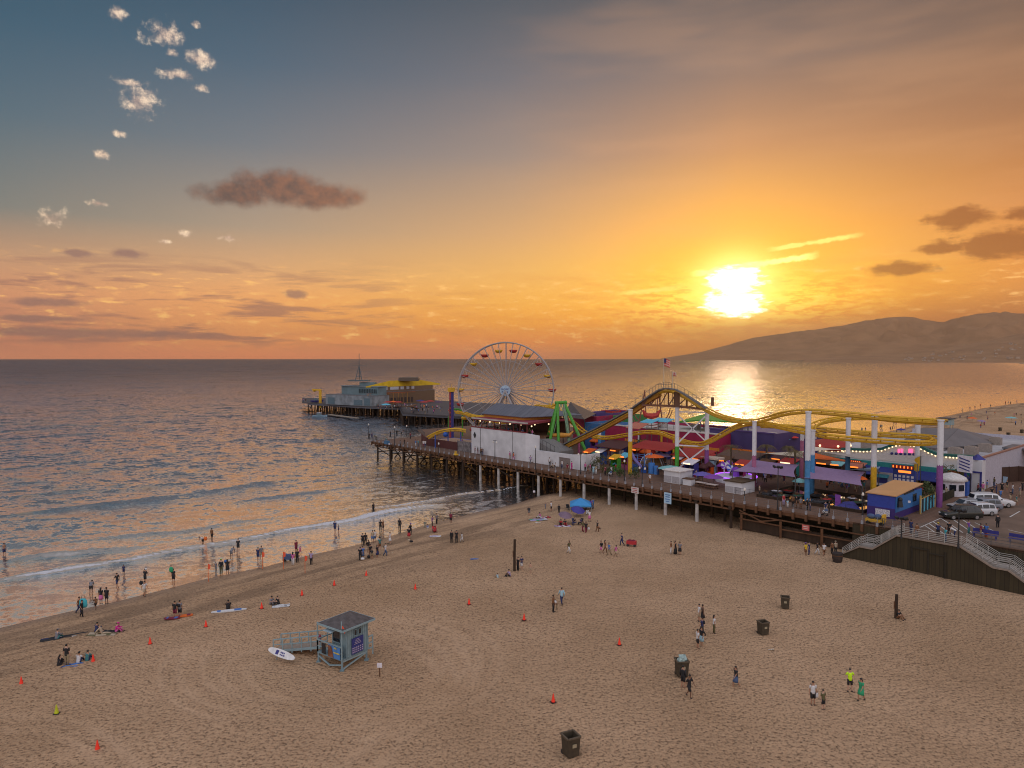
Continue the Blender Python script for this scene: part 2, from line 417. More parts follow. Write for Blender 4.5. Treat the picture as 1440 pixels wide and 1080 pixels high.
_VT = {}
def vnoise(x, y, sc, seed):
    """smooth value noise"""
    if seed not in _VT: _VT[seed] = np.random.default_rng(seed).random((256, 256))
    T = _VT[seed]
    u = x/sc; v = y/sc; i = np.floor(u).astype(int); j = np.floor(v).astype(int); fu = u-i; fv = v-j
    fu = fu*fu*(3-2*fu); fv = fv*fv*(3-2*fv); i &= 255; j &= 255; i1 = (i+1) & 255; j1 = (j+1) & 255
    return (T[i, j]*(1-fu)+T[i1, j]*fu)*(1-fv)+(T[i, j1]*(1-fu)+T[i1, j1]*fu)*fv

def polar_grid(name, r, a, zfun, mat, attrs=None):
    R, A = np.meshgrid(r, a, indexing='ij'); x = (R*np.sin(A)).ravel(); y = (R*np.cos(A)).ravel()
    z, at = zfun(x, y, R.ravel())
    nr, na = len(r), len(a); idx = np.arange(nr*na).reshape(nr, na)
    q = np.stack([idx[:-1, :-1], idx[:-1, 1:], idx[1:, 1:], idx[1:, :-1]], -1).reshape(-1, 4)[:, ::-1]
    me = bpy.data.meshes.new(name); me.vertices.add(len(x)); me.vertices.foreach_set('co', np.stack([x, y, z], 1).ravel())
    me.loops.add(q.size); me.loops.foreach_set('vertex_index', q.ravel().astype(np.int32))
    me.polygons.add(len(q)); me.polygons.foreach_set('loop_start', np.arange(0, q.size, 4, dtype=np.int32))
    me.polygons.foreach_set('use_smooth', np.ones(len(q), bool))
    me.update(calc_edges=True); me.validate()
    for k, v in at.items():
        t = me.attributes.new(k, 'FLOAT', 'POINT'); t.data.foreach_set('value', v.astype(np.float32))
    me.materials.append(mat); o = bpy.data.objects.new(name, me); COL.objects.link(o)
    if me.polygons[len(me.polygons)//2].normal.z < 0: me.flip_normals()
    return o
def new_mat(name):
    global nt, L
    m = bpy.data.materials.new(name); m.use_nodes = True; nt = m.node_tree; L = nt.links
    return m, nt.nodes['Principled BSDF'], nt.nodes['Material Output']
def attr(n):
    a = nn('ShaderNodeAttribute'); a.attribute_name = n; return a.outputs['Fac']
def mapping(v, scale, rz=0):
    r = nn('ShaderNodeMapping'); L.new(v, r.inputs[0]); r.inputs['Rotation'].default_value = (0, 0, rz)
    m = nn('ShaderNodeMapping'); L.new(r.outputs[0], m.inputs[0]); m.inputs['Scale'].default_value = scale; return m.outputs[0]

# ---- sand
msand, b, _o = new_mat('beach_sand')
ge = nn('ShaderNodeNewGeometry'); pos = ge.outputs['Position']; d_ = attr('shore')
big = noise(pos, .06, 4, .6); mid = noise(pos, .45, 4, .6); fine = noise(pos, 4.8, 3, .7); grit = noise(pos, 8.0, 2, .6)
c = mix(mr(big, .35, .65), (.44, .275, .158), (.585, .378, .232))
c = mix(mr(mid, .30, .70), mix(.12, c, (.16, .10, .07)), c)
vo = nn('ShaderNodeTexVoronoi'); vo.feature = 'SMOOTH_F1'; L.new(mix(.14, pos, noise(pos, 1.2, 2)), vo.inputs['Vector']); vo.inputs['Scale'].default_value = 3.0; vo.inputs['Smoothness'].default_value = .6
pit = mr(vo.outputs['Distance'], .10, .55)
c = mix(ma('MULTIPLY', mr(fine, .50, .36, smooth=True), .72), c, (.085, .05, .028))
c = mix(ma('MULTIPLY', mr(grit, .56, .70), .40), c, (.72, .50, .33))
# damp band and drifted weed near the water line
al = mapping(pos, (.07, .42, 1), math.radians(-48)); wn_ = noise(al, .9, 5, .62)
wd = ma('MULTIPLY', mr(d_, 1.5, 5, smooth=True), mr(d_, 24, 9, smooth=True))
c = mix(ma('MULTIPLY', ma('MULTIPLY', wd, mr(wn_, .44, .60, smooth=True)), .50), c, (.10, .066, .042))
wet = mr(d_, 4.5, 1.2, smooth=True)
c = mix(ma('MULTIPLY', wet, .7), c, (.15, .095, .07))
# wheel tracks, smoother and paler (attribute laid along the real paths)
tr = attr('track')
c = mix(ma('MULTIPLY', ma('MULTIPLY', tr, mr(big, .40, .60)), .22), c, (.57, .39, .26))
L.new(c, b.inputs['Base Color'])
L.new(mr(wet, 0, 1, .95, .22), b.inputs['Roughness']); b.inputs['Specular IOR Level'].default_value = .3
hgt = ma('ADD', ma('MULTIPLY', pit, .55), ma('ADD', ma('MULTIPLY', fine, .5), ma('MULTIPLY', mid, .6)))
bp = nn('ShaderNodeBump'); L.new(hgt, bp.inputs['Height']); bp.inputs['Distance'].default_value = .22
L.new(ma('MULTIPLY', ma('SUBTRACT', 1.0, ma('MULTIPLY', tr, .6)), mr(d_, 1.5, 9, .02, .95)), bp.inputs['Strength'])
L.new(bp.outputs[0], b.inputs['Normal'])

def track_attr(x, y):
    P = np.stack([x, y], 1); out = np.zeros(len(x))
    paths = []
    def arc(cx, cy, r, a0, a1, sq=1.0): return [Vector((cx+r*math.cos(t), cy+r*math.sin(t)*sq)) for t in np.linspace(math.radians(a0), math.radians(a1), 26)]
    tx, ty = -13.6, 58.5
    for r in (7.6, 9.4, 10.3, 12.1): paths.append((arc(tx+.5, ty-1, r, -75, 80), .32))
    for r in (10.5, 12.2, 13.5): paths.append((arc(tx-2, ty+2.5, r, 185, 250), .3))
    for pts in ([(610,905),(640,960),(560,1010),(480,1080)], [(640,905),(668,960),(600,1010),(520,1085)], [(560,905),(600,925),(612,960),(575,1000),(540,1085)],
                [(0,1025),(90,1040),(150,1085)], [(0,1005),(120,1020),(200,1085)], [(390,905),(330,925),(310,950),(345,985)], [(370,930),(345,945),(370,975),(420,990)]):
        paths.append(([G(a, b_, 0).to_2d() for a, b_ in pts], .34))
    for pth, w in paths:
        A = np.array([[p[0], p[1]] for p in pth]); k = len(A)
        B = []                                        # smooth the path
        for i in range(k-1):
            p0, p1, p2, p3 = A[max(i-1, 0)], A[i], A[i+1], A[min(i+2, k-1)]
            for t in np.linspace(0, 1, 6, endpoint=False):
                B.append(.5*((2*p1)+(p2-p0)*t+(2*p0-5*p1+4*p2-p3)*t*t+(3*p1-p0-3*p2+p3)*t**3))
        B.append(A[-1]); B = np.array(B)
        near = (np.abs(x-B[:, 0].mean()) < 40) & (np.abs(y-B[:, 1].mean()) < 40)
        if not near.any(): continue
        dd = np.full(near.sum(), 1e9); q = P[near]
        for a0, b0 in zip(B[:-1], B[1:]):
            k_ = (np.abs(q[:, 0]-a0[0]) < 4) & (np.abs(q[:, 1]-a0[1]) < 4)
            if not k_.any(): continue
            qq = q[k_]; ab = b0-a0; t = np.clip(((qq-a0)@ab)/max((ab**2).sum(), 1e-9), 0, 1); dd[k_] = np.minimum(dd[k_], np.hypot(*((qq-(a0+t[:, None]*ab)).T)))
        out[near] = np.maximum(out[near], np.clip(1.4-dd/w, 0, 1))
    return out
def zs(x, y, R):
    d, run = polyd(SH, np.stack([x, y], 1))
    d = d+1.2*(vnoise(x, y, 11, 3)-.5)+.5*(vnoise(x, y, 4, 4)-.5)
    z = sand_h(d); tr_ = track_attr(x, y)
    am = np.clip((d-2)/12, 0, 1)*np.clip((400-R)/200, 0, 1)
    z = z+am*((vnoise(x, y, 9, 5)-.5)*.16+(vnoise(x, y, 1.5, 8)-.5)*.07)-tr_*.05*am
    z = np.where(R > 900, np.where(d < 0, -4.0, z), z)
    return z, {'shore': d, 'track': tr_}
ra = np.concatenate([np.geomspace(14, 160, 420), np.geomspace(163, 1200, 110), np.geomspace(1300, 26000, 14)])
sand = polar_grid('sand', ra, np.radians(np.linspace(-46, 46, 460)), zs, msand); tag(sand, kind='structure')

# ---- sea
breaks = [  # crest lines in the photo, height, foam
 ([(-60,830),(0,815),(60,806),(100,799),(180,788),(252,774),(306,765),(342,758),(432,742),(486,732),(540,721),(600,712),(650,706)], .34, 1.0, 1.5, 0.),
 ([(470,726),(563,711),(617,701),(650,696),(707,688),(727,683),(745,677)], .28, 1.0, 1.2, 0.),
 ([(-60,800),(0,789),(58,783),(117,777),(200,770),(240,764)], .36, .30, 1.9, .5),
 ([(-60,736),(0,728),(112,713),(187,705),(262,696),(356,682),(420,673)], .36, .0, 2.6, 0.),
 ([(60,767),(160,757),(262,745),(350,733),(420,725)], .26, .18, 1.9, .2),
 ([(300,712),(400,698),(500,684),(560,676)], .26, .0, 2.0, 0.),
 ([(0,700),(100,690),(230,676)], .3, .0, 2.4, 0.), ([(380,745),(450,733),(520,722),(560,713)], .18, .4, 1.2, .3),
 ([(1190,592),(1225,582),(1262,576),(1290,572)], .4, .6, 2.2, .1), ([(1300,583),(1350,574),(1400,566),(1440,561)], .3, .5, 1.5, .1),
]
BR = [(np.array([[*G(a, b_, SEA).to_2d()] for a, b_ in pts]), h, f, w, fo) for pts, h, f, w, fo in breaks]
def zsea(x, y, R):
    P = np.stack([x, y], 1); d, run = polyd(SH, P)
    z = np.full(len(x), SEA); foam = np.zeros(len(x))
    fade = np.clip((-d-10)/50, 0, 1)
    # long swell parallel to the shore + crossing wind waves
    sw = .07*np.sin(-d*2*PI/17+2.2*vnoise(x, y, 60, 21)*PI)+.07*np.sin(-d*2*PI/9.3+run*.03+2*PI*vnoise(x, y, 33, 22))
    rs = np.random.default_rng(5)
    for lam, amp, n in ((22, .035, 5), (11, .022, 6), (6, .018, 7)):
        for k in range(n):
            th = math.radians(rs.uniform(50, 150)); lk = lam*rs.uniform(.7, 1.3); fd = np.clip((lk*110-R)/(lk*60), 0, 1)
            sw = sw+amp*fd*np.sin((x*math.cos(th)+y*math.sin(th))*2*PI/lk+rs.uniform(0, 6))
    z = z+sw*np.clip(fade, .12, 1)*np.clip((1400-R)/900, 0, 1)*np.clip(-d/6, 0, 1)
    for A, h, f, w, fo in BR:
        lo = A.min(0)-12; hi = A.max(0)+12; m = (x > lo[0]) & (x < hi[0]) & (y > lo[1]) & (y < hi[1])
        if not m.any(): continue
        q = P[m]; a, rn = polyd(A, q); L_ = rn.max()
        a = a+1.6*(vnoise(x[m], y[m], 8, 31)-.5)+.7*(vnoise(x[m], y[m], 2.6, 32)-.5)
        total = np.hypot(*np.diff(A, axis=0).T).sum()
        ends = np.clip(rn/9, 0, 1)*np.clip((total-rn)/9, 0, 1)
        hv = (.55+.9*vnoise(rn, rn*0, 14, 33))
        prof = np.where(a > 0, np.exp(-(a/(.42*w))**2), np.exp(-(a/(1.5*w))**2))
        z[m] = z[m]+h*hv*ends*prof
        fw2 = w*(.10+.36*vnoise(rn, rn*0+5, 9, 35)); fm = np.clip(1.3-np.abs(a-.3*w)/fw2, 0, 1)*f*ends*np.clip(.25+1.8*vnoise(rn, rn*0+9, 15, 34), 0, 1)
        fm = np.maximum(fm, np.where(a < 0, np.exp(a/(1.6*w)), 0)*f*.62*ends*(vnoise(x[m], y[m], 1.7, 37)))
        trail = np.where(a < 0, np.exp(a/(3.2*w)), 0)*fo*ends*(vnoise(x[m], y[m], 2.2, 36) > .45)
        foam[m] = np.maximum(foam[m], np.maximum(fm, trail))
    # the last thin sheet of water on the sand, foam at its lip
    z = z+.02*np.clip(-d/4, 0, 1)
    lip = np.exp(-((d+1.1+.8*(vnoise(x, y, 7, 41)-.5))/.30)**2)*(vnoise(x, y, 12, 42) > .62)*.5
    foam = np.maximum(foam, lip)
    return z, {'shore': d+1.0*(vnoise(x, y, 11, 3)-.5), 'foam': foam}
msea, b, outn = new_mat('sea_water')
ge = nn('ShaderNodeNewGeometry'); pos = ge.outputs['Position']; d_ = attr('shore'); fo = attr('foam')
def ncol(vec, sc, det, rough=.5):
    n = nn('ShaderNodeTexNoise', noise_dimensions='2D'); L.new(vec, n.inputs['Vector']); n.inputs['Scale'].default_value = sc; n.inputs['Detail'].default_value = det; n.inputs['Roughness'].default_value = rough
    v = nn('ShaderNodeVectorMath', operation='SUBTRACT'); L.new(n.outputs['Color'], v.inputs[0]); v.inputs[1].default_value = (.5, .5, .5); return v.outputs[0]
def vscale(v, k):
    n = nn('ShaderNodeVectorMath', operation='SCALE'); L.new(v, n.inputs[0]); sock(k, n.inputs['Scale']); return n.outputs[0]
def vadd(a, b_):
    n = nn('ShaderNodeVectorMath', operation='ADD'); L.new(a, n.inputs[0]); L.new(b_, n.inputs[1]); return n.outputs[0]
p1 = mapping(pos, (.8, 1.0, 1), math.radians(-6)); p2 = mapping(pos, (.62, 1, 1), math.radians(-20))
slope = vadd(vscale(ncol(p2, .50, 3, .62), .95), vadd(vscale(ncol(p1, 1.5, 4, .7), .95), vscale(ncol(p1, .05, 4, .70), .50)))
slope = vadd(slope, vscale(ncol(p1, .012, 4, .75), mr(d_, -200, -700, 0.0, .55)))
amp = ma('MULTIPLY', mr(d_, -3, -80, .26, .95, smooth=True), mr(d_, -90, -900, SLOPE, SLOPE*3.0))
vm = nn('ShaderNodeVectorMath', operation='MULTIPLY'); L.new(vscale(slope, amp), vm.inputs[0]); vm.inputs[1].default_value = (.75, 1.0, 0)
sw_ = nn('ShaderNodeVectorMath', operation='SCALE'); sw_.inputs[0].default_value = (-.68, .73, 0); L.new(mr(d_, -110, -8, .03, .075, smooth=True), sw_.inputs['Scale'])
va = vadd(vadd(vm.outputs[0], sw_.outputs[0]), ge.outputs['Normal'])   # swash runs up the sloping sand
vn = nn('ShaderNodeVectorMath', operation='NORMALIZE'); L.new(va, vn.inputs[0])
class _B: outputs = [vn.outputs[0]]
bp = _B
deep = mix(mr(d_, -6, -40, smooth=True), (.80, .61, .43), mix(mr(d_, -20, -140), (.18, .18, .18), (.080, .086, .100)))  # pale inshore tone paints extra sky reflection into the diffuse water colour
foam_f = mr(ma('ADD', fo, ma('MULTIPLY', ma('SUBTRACT', noise(pos, 1.6, 5, .7), .5), 1.5)), .42, .85, smooth=True)
foam_f = ma('MULTIPLY', foam_f, mr(fo, .02, .12))
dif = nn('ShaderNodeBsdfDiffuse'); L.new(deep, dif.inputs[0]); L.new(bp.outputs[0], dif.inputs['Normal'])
gl = nn('ShaderNodeBsdfGlossy'); L.new(mix(mr(d_, -12, -160), (1, 1, 1), (.86, .86, .94)), gl.inputs['Color']); L.new(mr(d_, -3, -120, .20, .16), gl.inputs['Roughness']); L.new(bp.outputs[0], gl.inputs['Normal'])
lw = nn('ShaderNodeFresnel'); lw.inputs[0].default_value = 1.40; L.new(bp.outputs[0], lw.inputs['Normal'])
fr = ma('MAXIMUM', ma('MULTIPLY', mr(d_, -150, -1500, 1.0, .60), mr(lw.outputs[0], .09, .30, .04, 1.0, smooth=True)), mr(d_, -75, -4, 0, .58, smooth=True))
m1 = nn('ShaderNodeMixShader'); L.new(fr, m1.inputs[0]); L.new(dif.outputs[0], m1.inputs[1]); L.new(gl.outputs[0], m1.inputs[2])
fd = nn('ShaderNodeBsdfDiffuse'); fd.inputs[0].default_value = (.60, .60, .64, 1)
m2 = nn('ShaderNodeMixShader'); L.new(foam_f, m2.inputs[0]); L.new(m1.outputs[0], m2.inputs[1]); L.new(fd.outputs[0], m2.inputs[2])
L.new(m2.outputs[0], outn.inputs['Surface'])
ra = np.concatenate([np.geomspace(48, 420, 520), np.geomspace(424, 3000, 150), np.geomspace(3200, 24000, 26)])
sea = polar_grid('sea', ra, np.radians(np.linspace(-46, 46, 760)), zsea, msea); tag(sea, kind='structure')

# ---- hills across the bay
mh, b, _o = new_mat('hazed_hill_scrub')
ge = nn('ShaderNodeNewGeometry'); pos = ge.outputs['Position']
c = mix(mr(noise(pos, .003, 6, .6), .35, .65), (.24, .135, .072), (.34, .195, .105))  # scrub tones paled and warmed to carry part of the distant haze
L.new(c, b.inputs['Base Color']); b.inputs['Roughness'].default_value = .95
def hill(name, D0, D1, prof, seed, n=170, m=34):
    """prof: (px, py) of the skyline; ground rises from the water at D0 to the ridge at D1"""
    xs = np.linspace(prof[0][0], prof[-1][0], n); top = np.interp(xs, [p[0] for p in prof], [p[1] for p in prof])
    T, XI = np.meshgrid(np.arange(m)/(m-1), np.arange(n), indexing='ij'); T = T.ravel(); XI = XI.ravel()
    D = D0+(D1-D0)*np.minimum(T/.7, 1)+(D1-D0)*.8*np.maximum(T-.7, 0)/.3; x = (xs[XI]-720)/1000*D
    zt = np.maximum([zat(q, D1) for q in top], 0)[XI]
    sh = np.where(T < .7, (T/.7)**1.15, 1-((np.maximum(T, .7)-.7)/.3)**2)
    X9 = x+9e4
    ru = (vnoise(X9, D*1.4, 620, seed)-.5)*.55+(vnoise(X9, D, 230, seed+1)-.5)*.28+(vnoise(X9, D, 90, seed+2)-.5)*.12
    z = zt*sh*(1+ru*np.sin(np.minimum(T/.7, 1)*PI)*1.1)+np.where(T > .5, zt*.035*(vnoise(X9, D, 160, seed+7)-.5), 0)
    vs = np.stack([x, D, np.maximum(z, 0)-3], 1).tolist()
    fs = [(j*n+i, j*n+i+1, (j+1)*n+i+1, (j+1)*n+i) for j in range(m-1) for i in range(n-1)]
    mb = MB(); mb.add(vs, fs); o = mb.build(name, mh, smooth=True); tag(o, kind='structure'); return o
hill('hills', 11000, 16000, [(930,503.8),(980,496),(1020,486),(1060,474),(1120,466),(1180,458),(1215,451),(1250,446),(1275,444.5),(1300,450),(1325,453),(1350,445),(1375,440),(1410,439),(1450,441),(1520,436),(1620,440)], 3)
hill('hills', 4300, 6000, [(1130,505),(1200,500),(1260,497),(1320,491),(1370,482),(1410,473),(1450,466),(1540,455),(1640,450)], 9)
# far town at the foot of the near hill: countable pale houses
HG = 'far houses on the hillside across the bay'
mw = M('far_house_wall', (.46, .38, .31), .8); mrf = M('far_house_roof', (.34, .21, .14), .8)
hp = MB(); hp.box((0, 0, 5), (22, 14, 10)); 
hroot = None
rh = random.Random(4)
for i in range(46):
    px = rh.uniform(1270, 1438); D = rh.uniform(4450, 5150); t = (D-4300)/1700/.7
    topy = np.interp(px, [1130,1200,1260,1320,1370,1410,1450], [505,500,497,491,482,473,466]); zt = max(zat(topy, 6000), 0)
    z = zt*min(t, 1)**1.15*.9-3
    if hroot is None:
        hroot = empty('house', (0, 0, 0), label='tiny pale house in the far town on the hillside across the bay', cat='house', group=HG)
        local(hp, 'wall', mw, hroot)
        rb = MB(); rb.prism([(-11.8, -7.8, 10), (-11.8, 7.8, 10), (-11.8, 0, 13.5)], (23.6, 0, 0)); local(rb, 'roof', mrf, hroot)
        o = hroot; place(o, ((px-720)/1000*D, D, z), rh.uniform(0, 3), rh.uniform(.5, 1.0), first=True)
    else: place(hroot, ((px-720)/1000*D, D, z), rh.uniform(0, 3), rh.uniform(.5, 1.0))

# ---- air
if HAZE:
    hz = MB(); hz.box((0, 12450, 524), (42000, 25500, 1064)); 
    mz = bpy.data.materials.new('haze_air'); mz.use_nodes = True; nt = mz.node_tree; nt.nodes.clear(); L = nt.links
    v = nn('ShaderNodeVolumePrincipled'); v.inputs['Color'].default_value = (.97, .82, .68, 1); v.inputs['Density'].default_value = HAZE; v.inputs['Anisotropy'].default_value = .72
    o_ = nn('ShaderNodeOutputMaterial'); L.new(v.outputs[0], o_.inputs['Volume'])
    ho = hz.build('haze', mz); tag(ho, kind='stuff')
# ================================================================ pier
def s_px(px, t=0.0, z=DZ):
    k = (px-720)/F
    # X = k*(Y*cp + (H-z)*sp_)
    a = A_ + N*t; c0 = k*((a.y)*cp+(H-z)*sp_) - a.x
    return c0/(U.x - k*U.y*cp)
m_plank = planks('deck_planks', (.125,.066,.042), (.195,.108,.070), .28, ANG, .85)
m_conc = M('parking_deck', (.165,.108,.078), .85, var=.3, scale=.35)
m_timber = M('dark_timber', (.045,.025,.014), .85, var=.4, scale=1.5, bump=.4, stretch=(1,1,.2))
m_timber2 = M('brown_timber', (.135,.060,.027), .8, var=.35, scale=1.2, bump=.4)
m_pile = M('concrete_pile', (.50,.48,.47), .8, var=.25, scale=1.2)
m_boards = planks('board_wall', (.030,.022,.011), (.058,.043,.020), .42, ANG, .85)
m_rail = M('steel_rail', (.13,.13,.14), .5, .4, var=.2)
m_white = M('white_paint', (.74,.74,.76), .6, var=.12, scale=1)
m_railw = M('pale_rail', (.50,.49,.47), .5, .2, var=.2)
m_dark = M('dark_metal', (.035,.035,.04), .55, .3)
m_glass = M('dark_glass', (.015,.02,.03), .08, var=.1, spec=.8)
m_lamp = M('lamp_glass', (.85,.80,.72), .4)

pier = empty('pier', ST(0, 0, 0), 0, 'long timber amusement pier on white concrete piles running out from the beach', 'pier')
sP0, sP1 = s_px(1262, -3), s_px(1351, -3)
SR0 = s_px(1184, -3, 0)
poly = [(0,0),(sP0,0),(sP0,-3),(sP1,-3),(sP1,0),(250,0),(250,110),(100,100),(100,61),(62,61),(30,66),(-16,66),(-16,25),(-1,17)]
def stslab(mb, poly, z0, z1): mb.slab([ST(a, b) for a, b in poly], z0, z1)
SPK = s_px(1300, 6)      # planks end, parking deck begins
mb = MB(); stslab(mb, poly, DZ-.30, DZ); mb.build('deck', m_plank, pier)
mb = MB(); q0 = s_px(1287, 0)
stslab(mb, [(sP0+1.2,-2.85),(sP1,-2.85),(sP1,.15),(249,.15),(249,60),(q0+9,60),(q0+2,16),(q0-3,.3),(sP0+1.2,-1)], DZ+.004, DZ+.03); mb.build('paving', m_conc, pier)
# stringers and fascia under the front edge
mb = MB()
for t in (.25, 1.6, 3.2, 6, 9, 12.5, 16):
    mb.beam(ST(.3, t, DZ-.52), ST(126, t, DZ-.52), .32, .42)
for t, z in ((.0, DZ-1.15),): mb.beam(ST(2, t, z), ST(103, t, z), .22, .20)
mb.build('stringer', m_timber2, pier)
# end edge beams
bents = [3.1+5.85*i for i in range(18)]
mb = MB()
for s in bents: mb.beam(ST(s, -.35, DZ-.95), ST(s, 40 if s > 4 else 15, DZ-.95), .42, .42)
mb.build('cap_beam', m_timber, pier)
proto_w = None; npile = 0
rr = random.Random(2)
def pile_mesh(mat, r):
    b = MB(); b.tube([(0,0,-3.4),(0,0,-.2),(0,0,1.5),(0,0,DZ-1.1)], [r*1.08, r*1.02, r, r*.98], 12); b.mat(0)
    o = b.build('pile', mat); return o.data, o
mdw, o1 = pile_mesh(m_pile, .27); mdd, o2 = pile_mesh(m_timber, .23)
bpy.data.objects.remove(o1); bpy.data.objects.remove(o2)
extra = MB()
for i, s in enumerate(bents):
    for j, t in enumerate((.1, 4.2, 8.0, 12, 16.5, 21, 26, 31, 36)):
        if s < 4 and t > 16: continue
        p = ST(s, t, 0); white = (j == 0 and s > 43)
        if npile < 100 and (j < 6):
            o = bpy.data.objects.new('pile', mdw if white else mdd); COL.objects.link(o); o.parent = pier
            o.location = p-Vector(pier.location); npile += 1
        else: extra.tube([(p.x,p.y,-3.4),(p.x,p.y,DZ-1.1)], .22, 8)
    # inclined braces over the water
    if s < 60:
        for t in (4.2, 12):
            extra.beam(ST(s, t, DZ-1.2), ST(s, t+3.4, -1.5), .2)
            extra.beam(ST(s+.25, t+3.8, DZ-1.2), ST(s+.25, t+.2, -1.0), .18)
        if i % 2 == 0: extra.beam(ST(s+.2, .2, 2.4), ST(s+5.6, .2, 1.0), .16)
        extra.beam(ST(s, .2, 1.5), ST(s, 14, 1.5), .2)
    elif True:
        p = ST(s+2.9, 3.2, 0); extra.beam((p.x, p.y, 0-.6), (p.x, p.y, DZ-.7), .28)
for t in range(45, 66, 5):
    for s in range(-14, 66, 6): 
        p = ST(s, t, 0); extra.tube([(p.x,p.y,-3.4),(p.x,p.y,DZ-.4)], .22, 6)
for s in range(-14, 0, 5):
    for t in range(26, 45, 5):
        p = ST(s, t, 0); extra.tube([(p.x,p.y,-3.4),(p.x,p.y,DZ-.4)], .22, 6)
o = extra.build('timber_piling', m_timber, pier); o['kind'] = 'stuff'
# plank bulkhead closing the space under the deck on the land side
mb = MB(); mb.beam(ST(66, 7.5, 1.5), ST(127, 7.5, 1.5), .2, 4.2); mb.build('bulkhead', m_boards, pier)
mb = MB(); s0 = s_px(1040, 0, 2)
mb.beam(ST(s0, .35, .9), ST(SR0+1, .35, .9), .12, 1.5)
mb.build('skirt_board', m_timber, pier)
mb = MB()
mb.beam(ST(s0, -.1, 2.55), ST(SR0+2, -.1, 2.55), .14, .16); mb.beam(ST(s0, -.1, 1.75), ST(s0+6.4, -.1, 1.75), .14, .16)
mb.beam(ST(s0+6.6, -.1, 1.3), ST(SR0+2, -.1, 1.55), .14, .16); mb.beam(ST(s0, -.1, 2.95), ST(s0+4, -.1, 1.75), .16); mb.beam(ST(s0+2.8, -.12, 1.75), ST(s0+6.4, -.12, 2.6), .16)
for q in (.4, 6.4, 12.2, 17.5): mb.beam(ST(s0+q, -.2, -.6), ST(s0+q, -.2, 2.4), .26)
mb.build('brace', m_timber2, pier)
# kerb posts with their pale tops along the edge, thin rails above
pb = MB(); pb.box((0, 0, -.55), (.30, .26, .9)); pd1 = pb.build('post_block', m_timber2); 
pc = MB(); pc.box((0, 0, .17), (.26, .20, .42)); pc.box((0, 0, .62), (.045, .045, .95)); pd2 = pc.build('post_top', M('galvanised_cap', (.36,.37,.42), .6, .3))
mb = MB(); n = 0
rail = empty('pier_railing', ST(0, 0), 0, 'thin steel railing with pale post caps along the seaward front edge of the pier', 'railing')
s = .5
rb = MB(); S_END = sP0
while s < S_END:
    for src, nm in ((pd1, 'post_block'), (pd2, 'post')):
        o = bpy.data.objects.new(nm, src.data); COL.objects.link(o); o.parent = rail; o.rotation_euler = (0, 0, ANG)
        o.location = ST(s, -.12, DZ)-Vector(rail.location)
    s += 1.83
bpy.data.objects.remove(pd1); bpy.data.objects.remove(pd2)
for z in (.55, .82, 1.08): rb.beam(ST(.3, -.12, DZ+z), ST(S_END, -.12, DZ+z), .03)
rb.build('rail', m_rail, rail)
def railing(pts, label, h=1.08, step=1.8, mat=None, rails=(.35,.7,1.08), name='railing', th=.06, group=None):
    mat = mat or m_rail
    e = empty(name, pts[0], 0, label, 'railing', group); a = MB(); b = MB()
    for p, q in zip(pts[:-1], pts[1:]):
        p, q = Vector(p), Vector(q); k = max(1, round((q-p).length/step))
        for i in range(k+1): 
            c = p.lerp(q, i/k); a.box((c.x, c.y, c.z+h/2), (th, th, h), ANG)
        for z in rails: b.beam(p+Vector((0,0,z)), q+Vector((0,0,z)), th*.75)
    a.build('posts', mat, e); b.build('rails', mat, e); return e
railing([ST(0,.2), ST(-.8,16.8)], 'thin railing across the seaward end of the near pier deck')
railing([ST(-.8,17), ST(-15.8,25.2), ST(-15.8,65.6)], 'thin railing on the back edge of the pier behind the blue tower')
railing([ST(62.5,60.6), ST(99.5,60.6)], 'railing along the far side of the pier deck facing the open sea')

# retaining wall of vertical boards with two stairs
wall = empty('retaining_wall', ST(SR0, -3, 0), 0, 'tall dark board retaining wall at the landward end of the pier', 'wall')
sa, sb, sc_ = s_px(1210, -3, 2), s_px(1228, -3, 2), sP0
sd_, se, sf = s_px(1397, -3, 2.4), s_px(1419, -3, 2.4), s_px(1470, -3, .5)
prof = [(SR0-.5,-.8),(SR0-.5,.05),(sa,1.75),(sb,1.75),(sc_,DZ-.08),(sP1,DZ-.08),(sd_,2.25),(se,2.25),(sf,.2),(sf+30,.2),(sf+30,-.8)]
mb = MB(); mb.prism([ST(a, -3.12, z) for a, z in prof], N*.22); mb.build('boards', m_boards, wall)
mb = MB()
for (a, z), (b_, z2) in zip(prof[1:8], prof[2:9]): mb.beam(ST(a, -3.16, z+.06), ST(b_, -3.16, z2+.06), .34, .16)
mb.build('coping', M('coping_concrete', (.28,.22,.18), .85, var=.2), wall)
mb = MB(); g0, g1, g2 = s_px(1283,-3,2), s_px(1306,-3,2), s_px(1330,-3,2)
mb.beam(ST(g0,-3.2,2.9), ST(g1,-3.2,2.9), .14, .16)
for g in (g0, g1, g2): mb.beam(ST(g,-3.2,-.6), ST(g,-3.2,3.0), .16)
mb.beam(ST(g1,-3.2,2.55), ST(g2,-3.2,2.55), .12, .12)
mb.build('gate_frame', M('gate_timber', (.035,.028,.018), .9), wall)
mb = MB(); mb.beam(ST(SR0,.1,1.7), ST(250,.1,1.7), .2, 4.3+.2); mb.build('inner_wall', m_boards, wall)
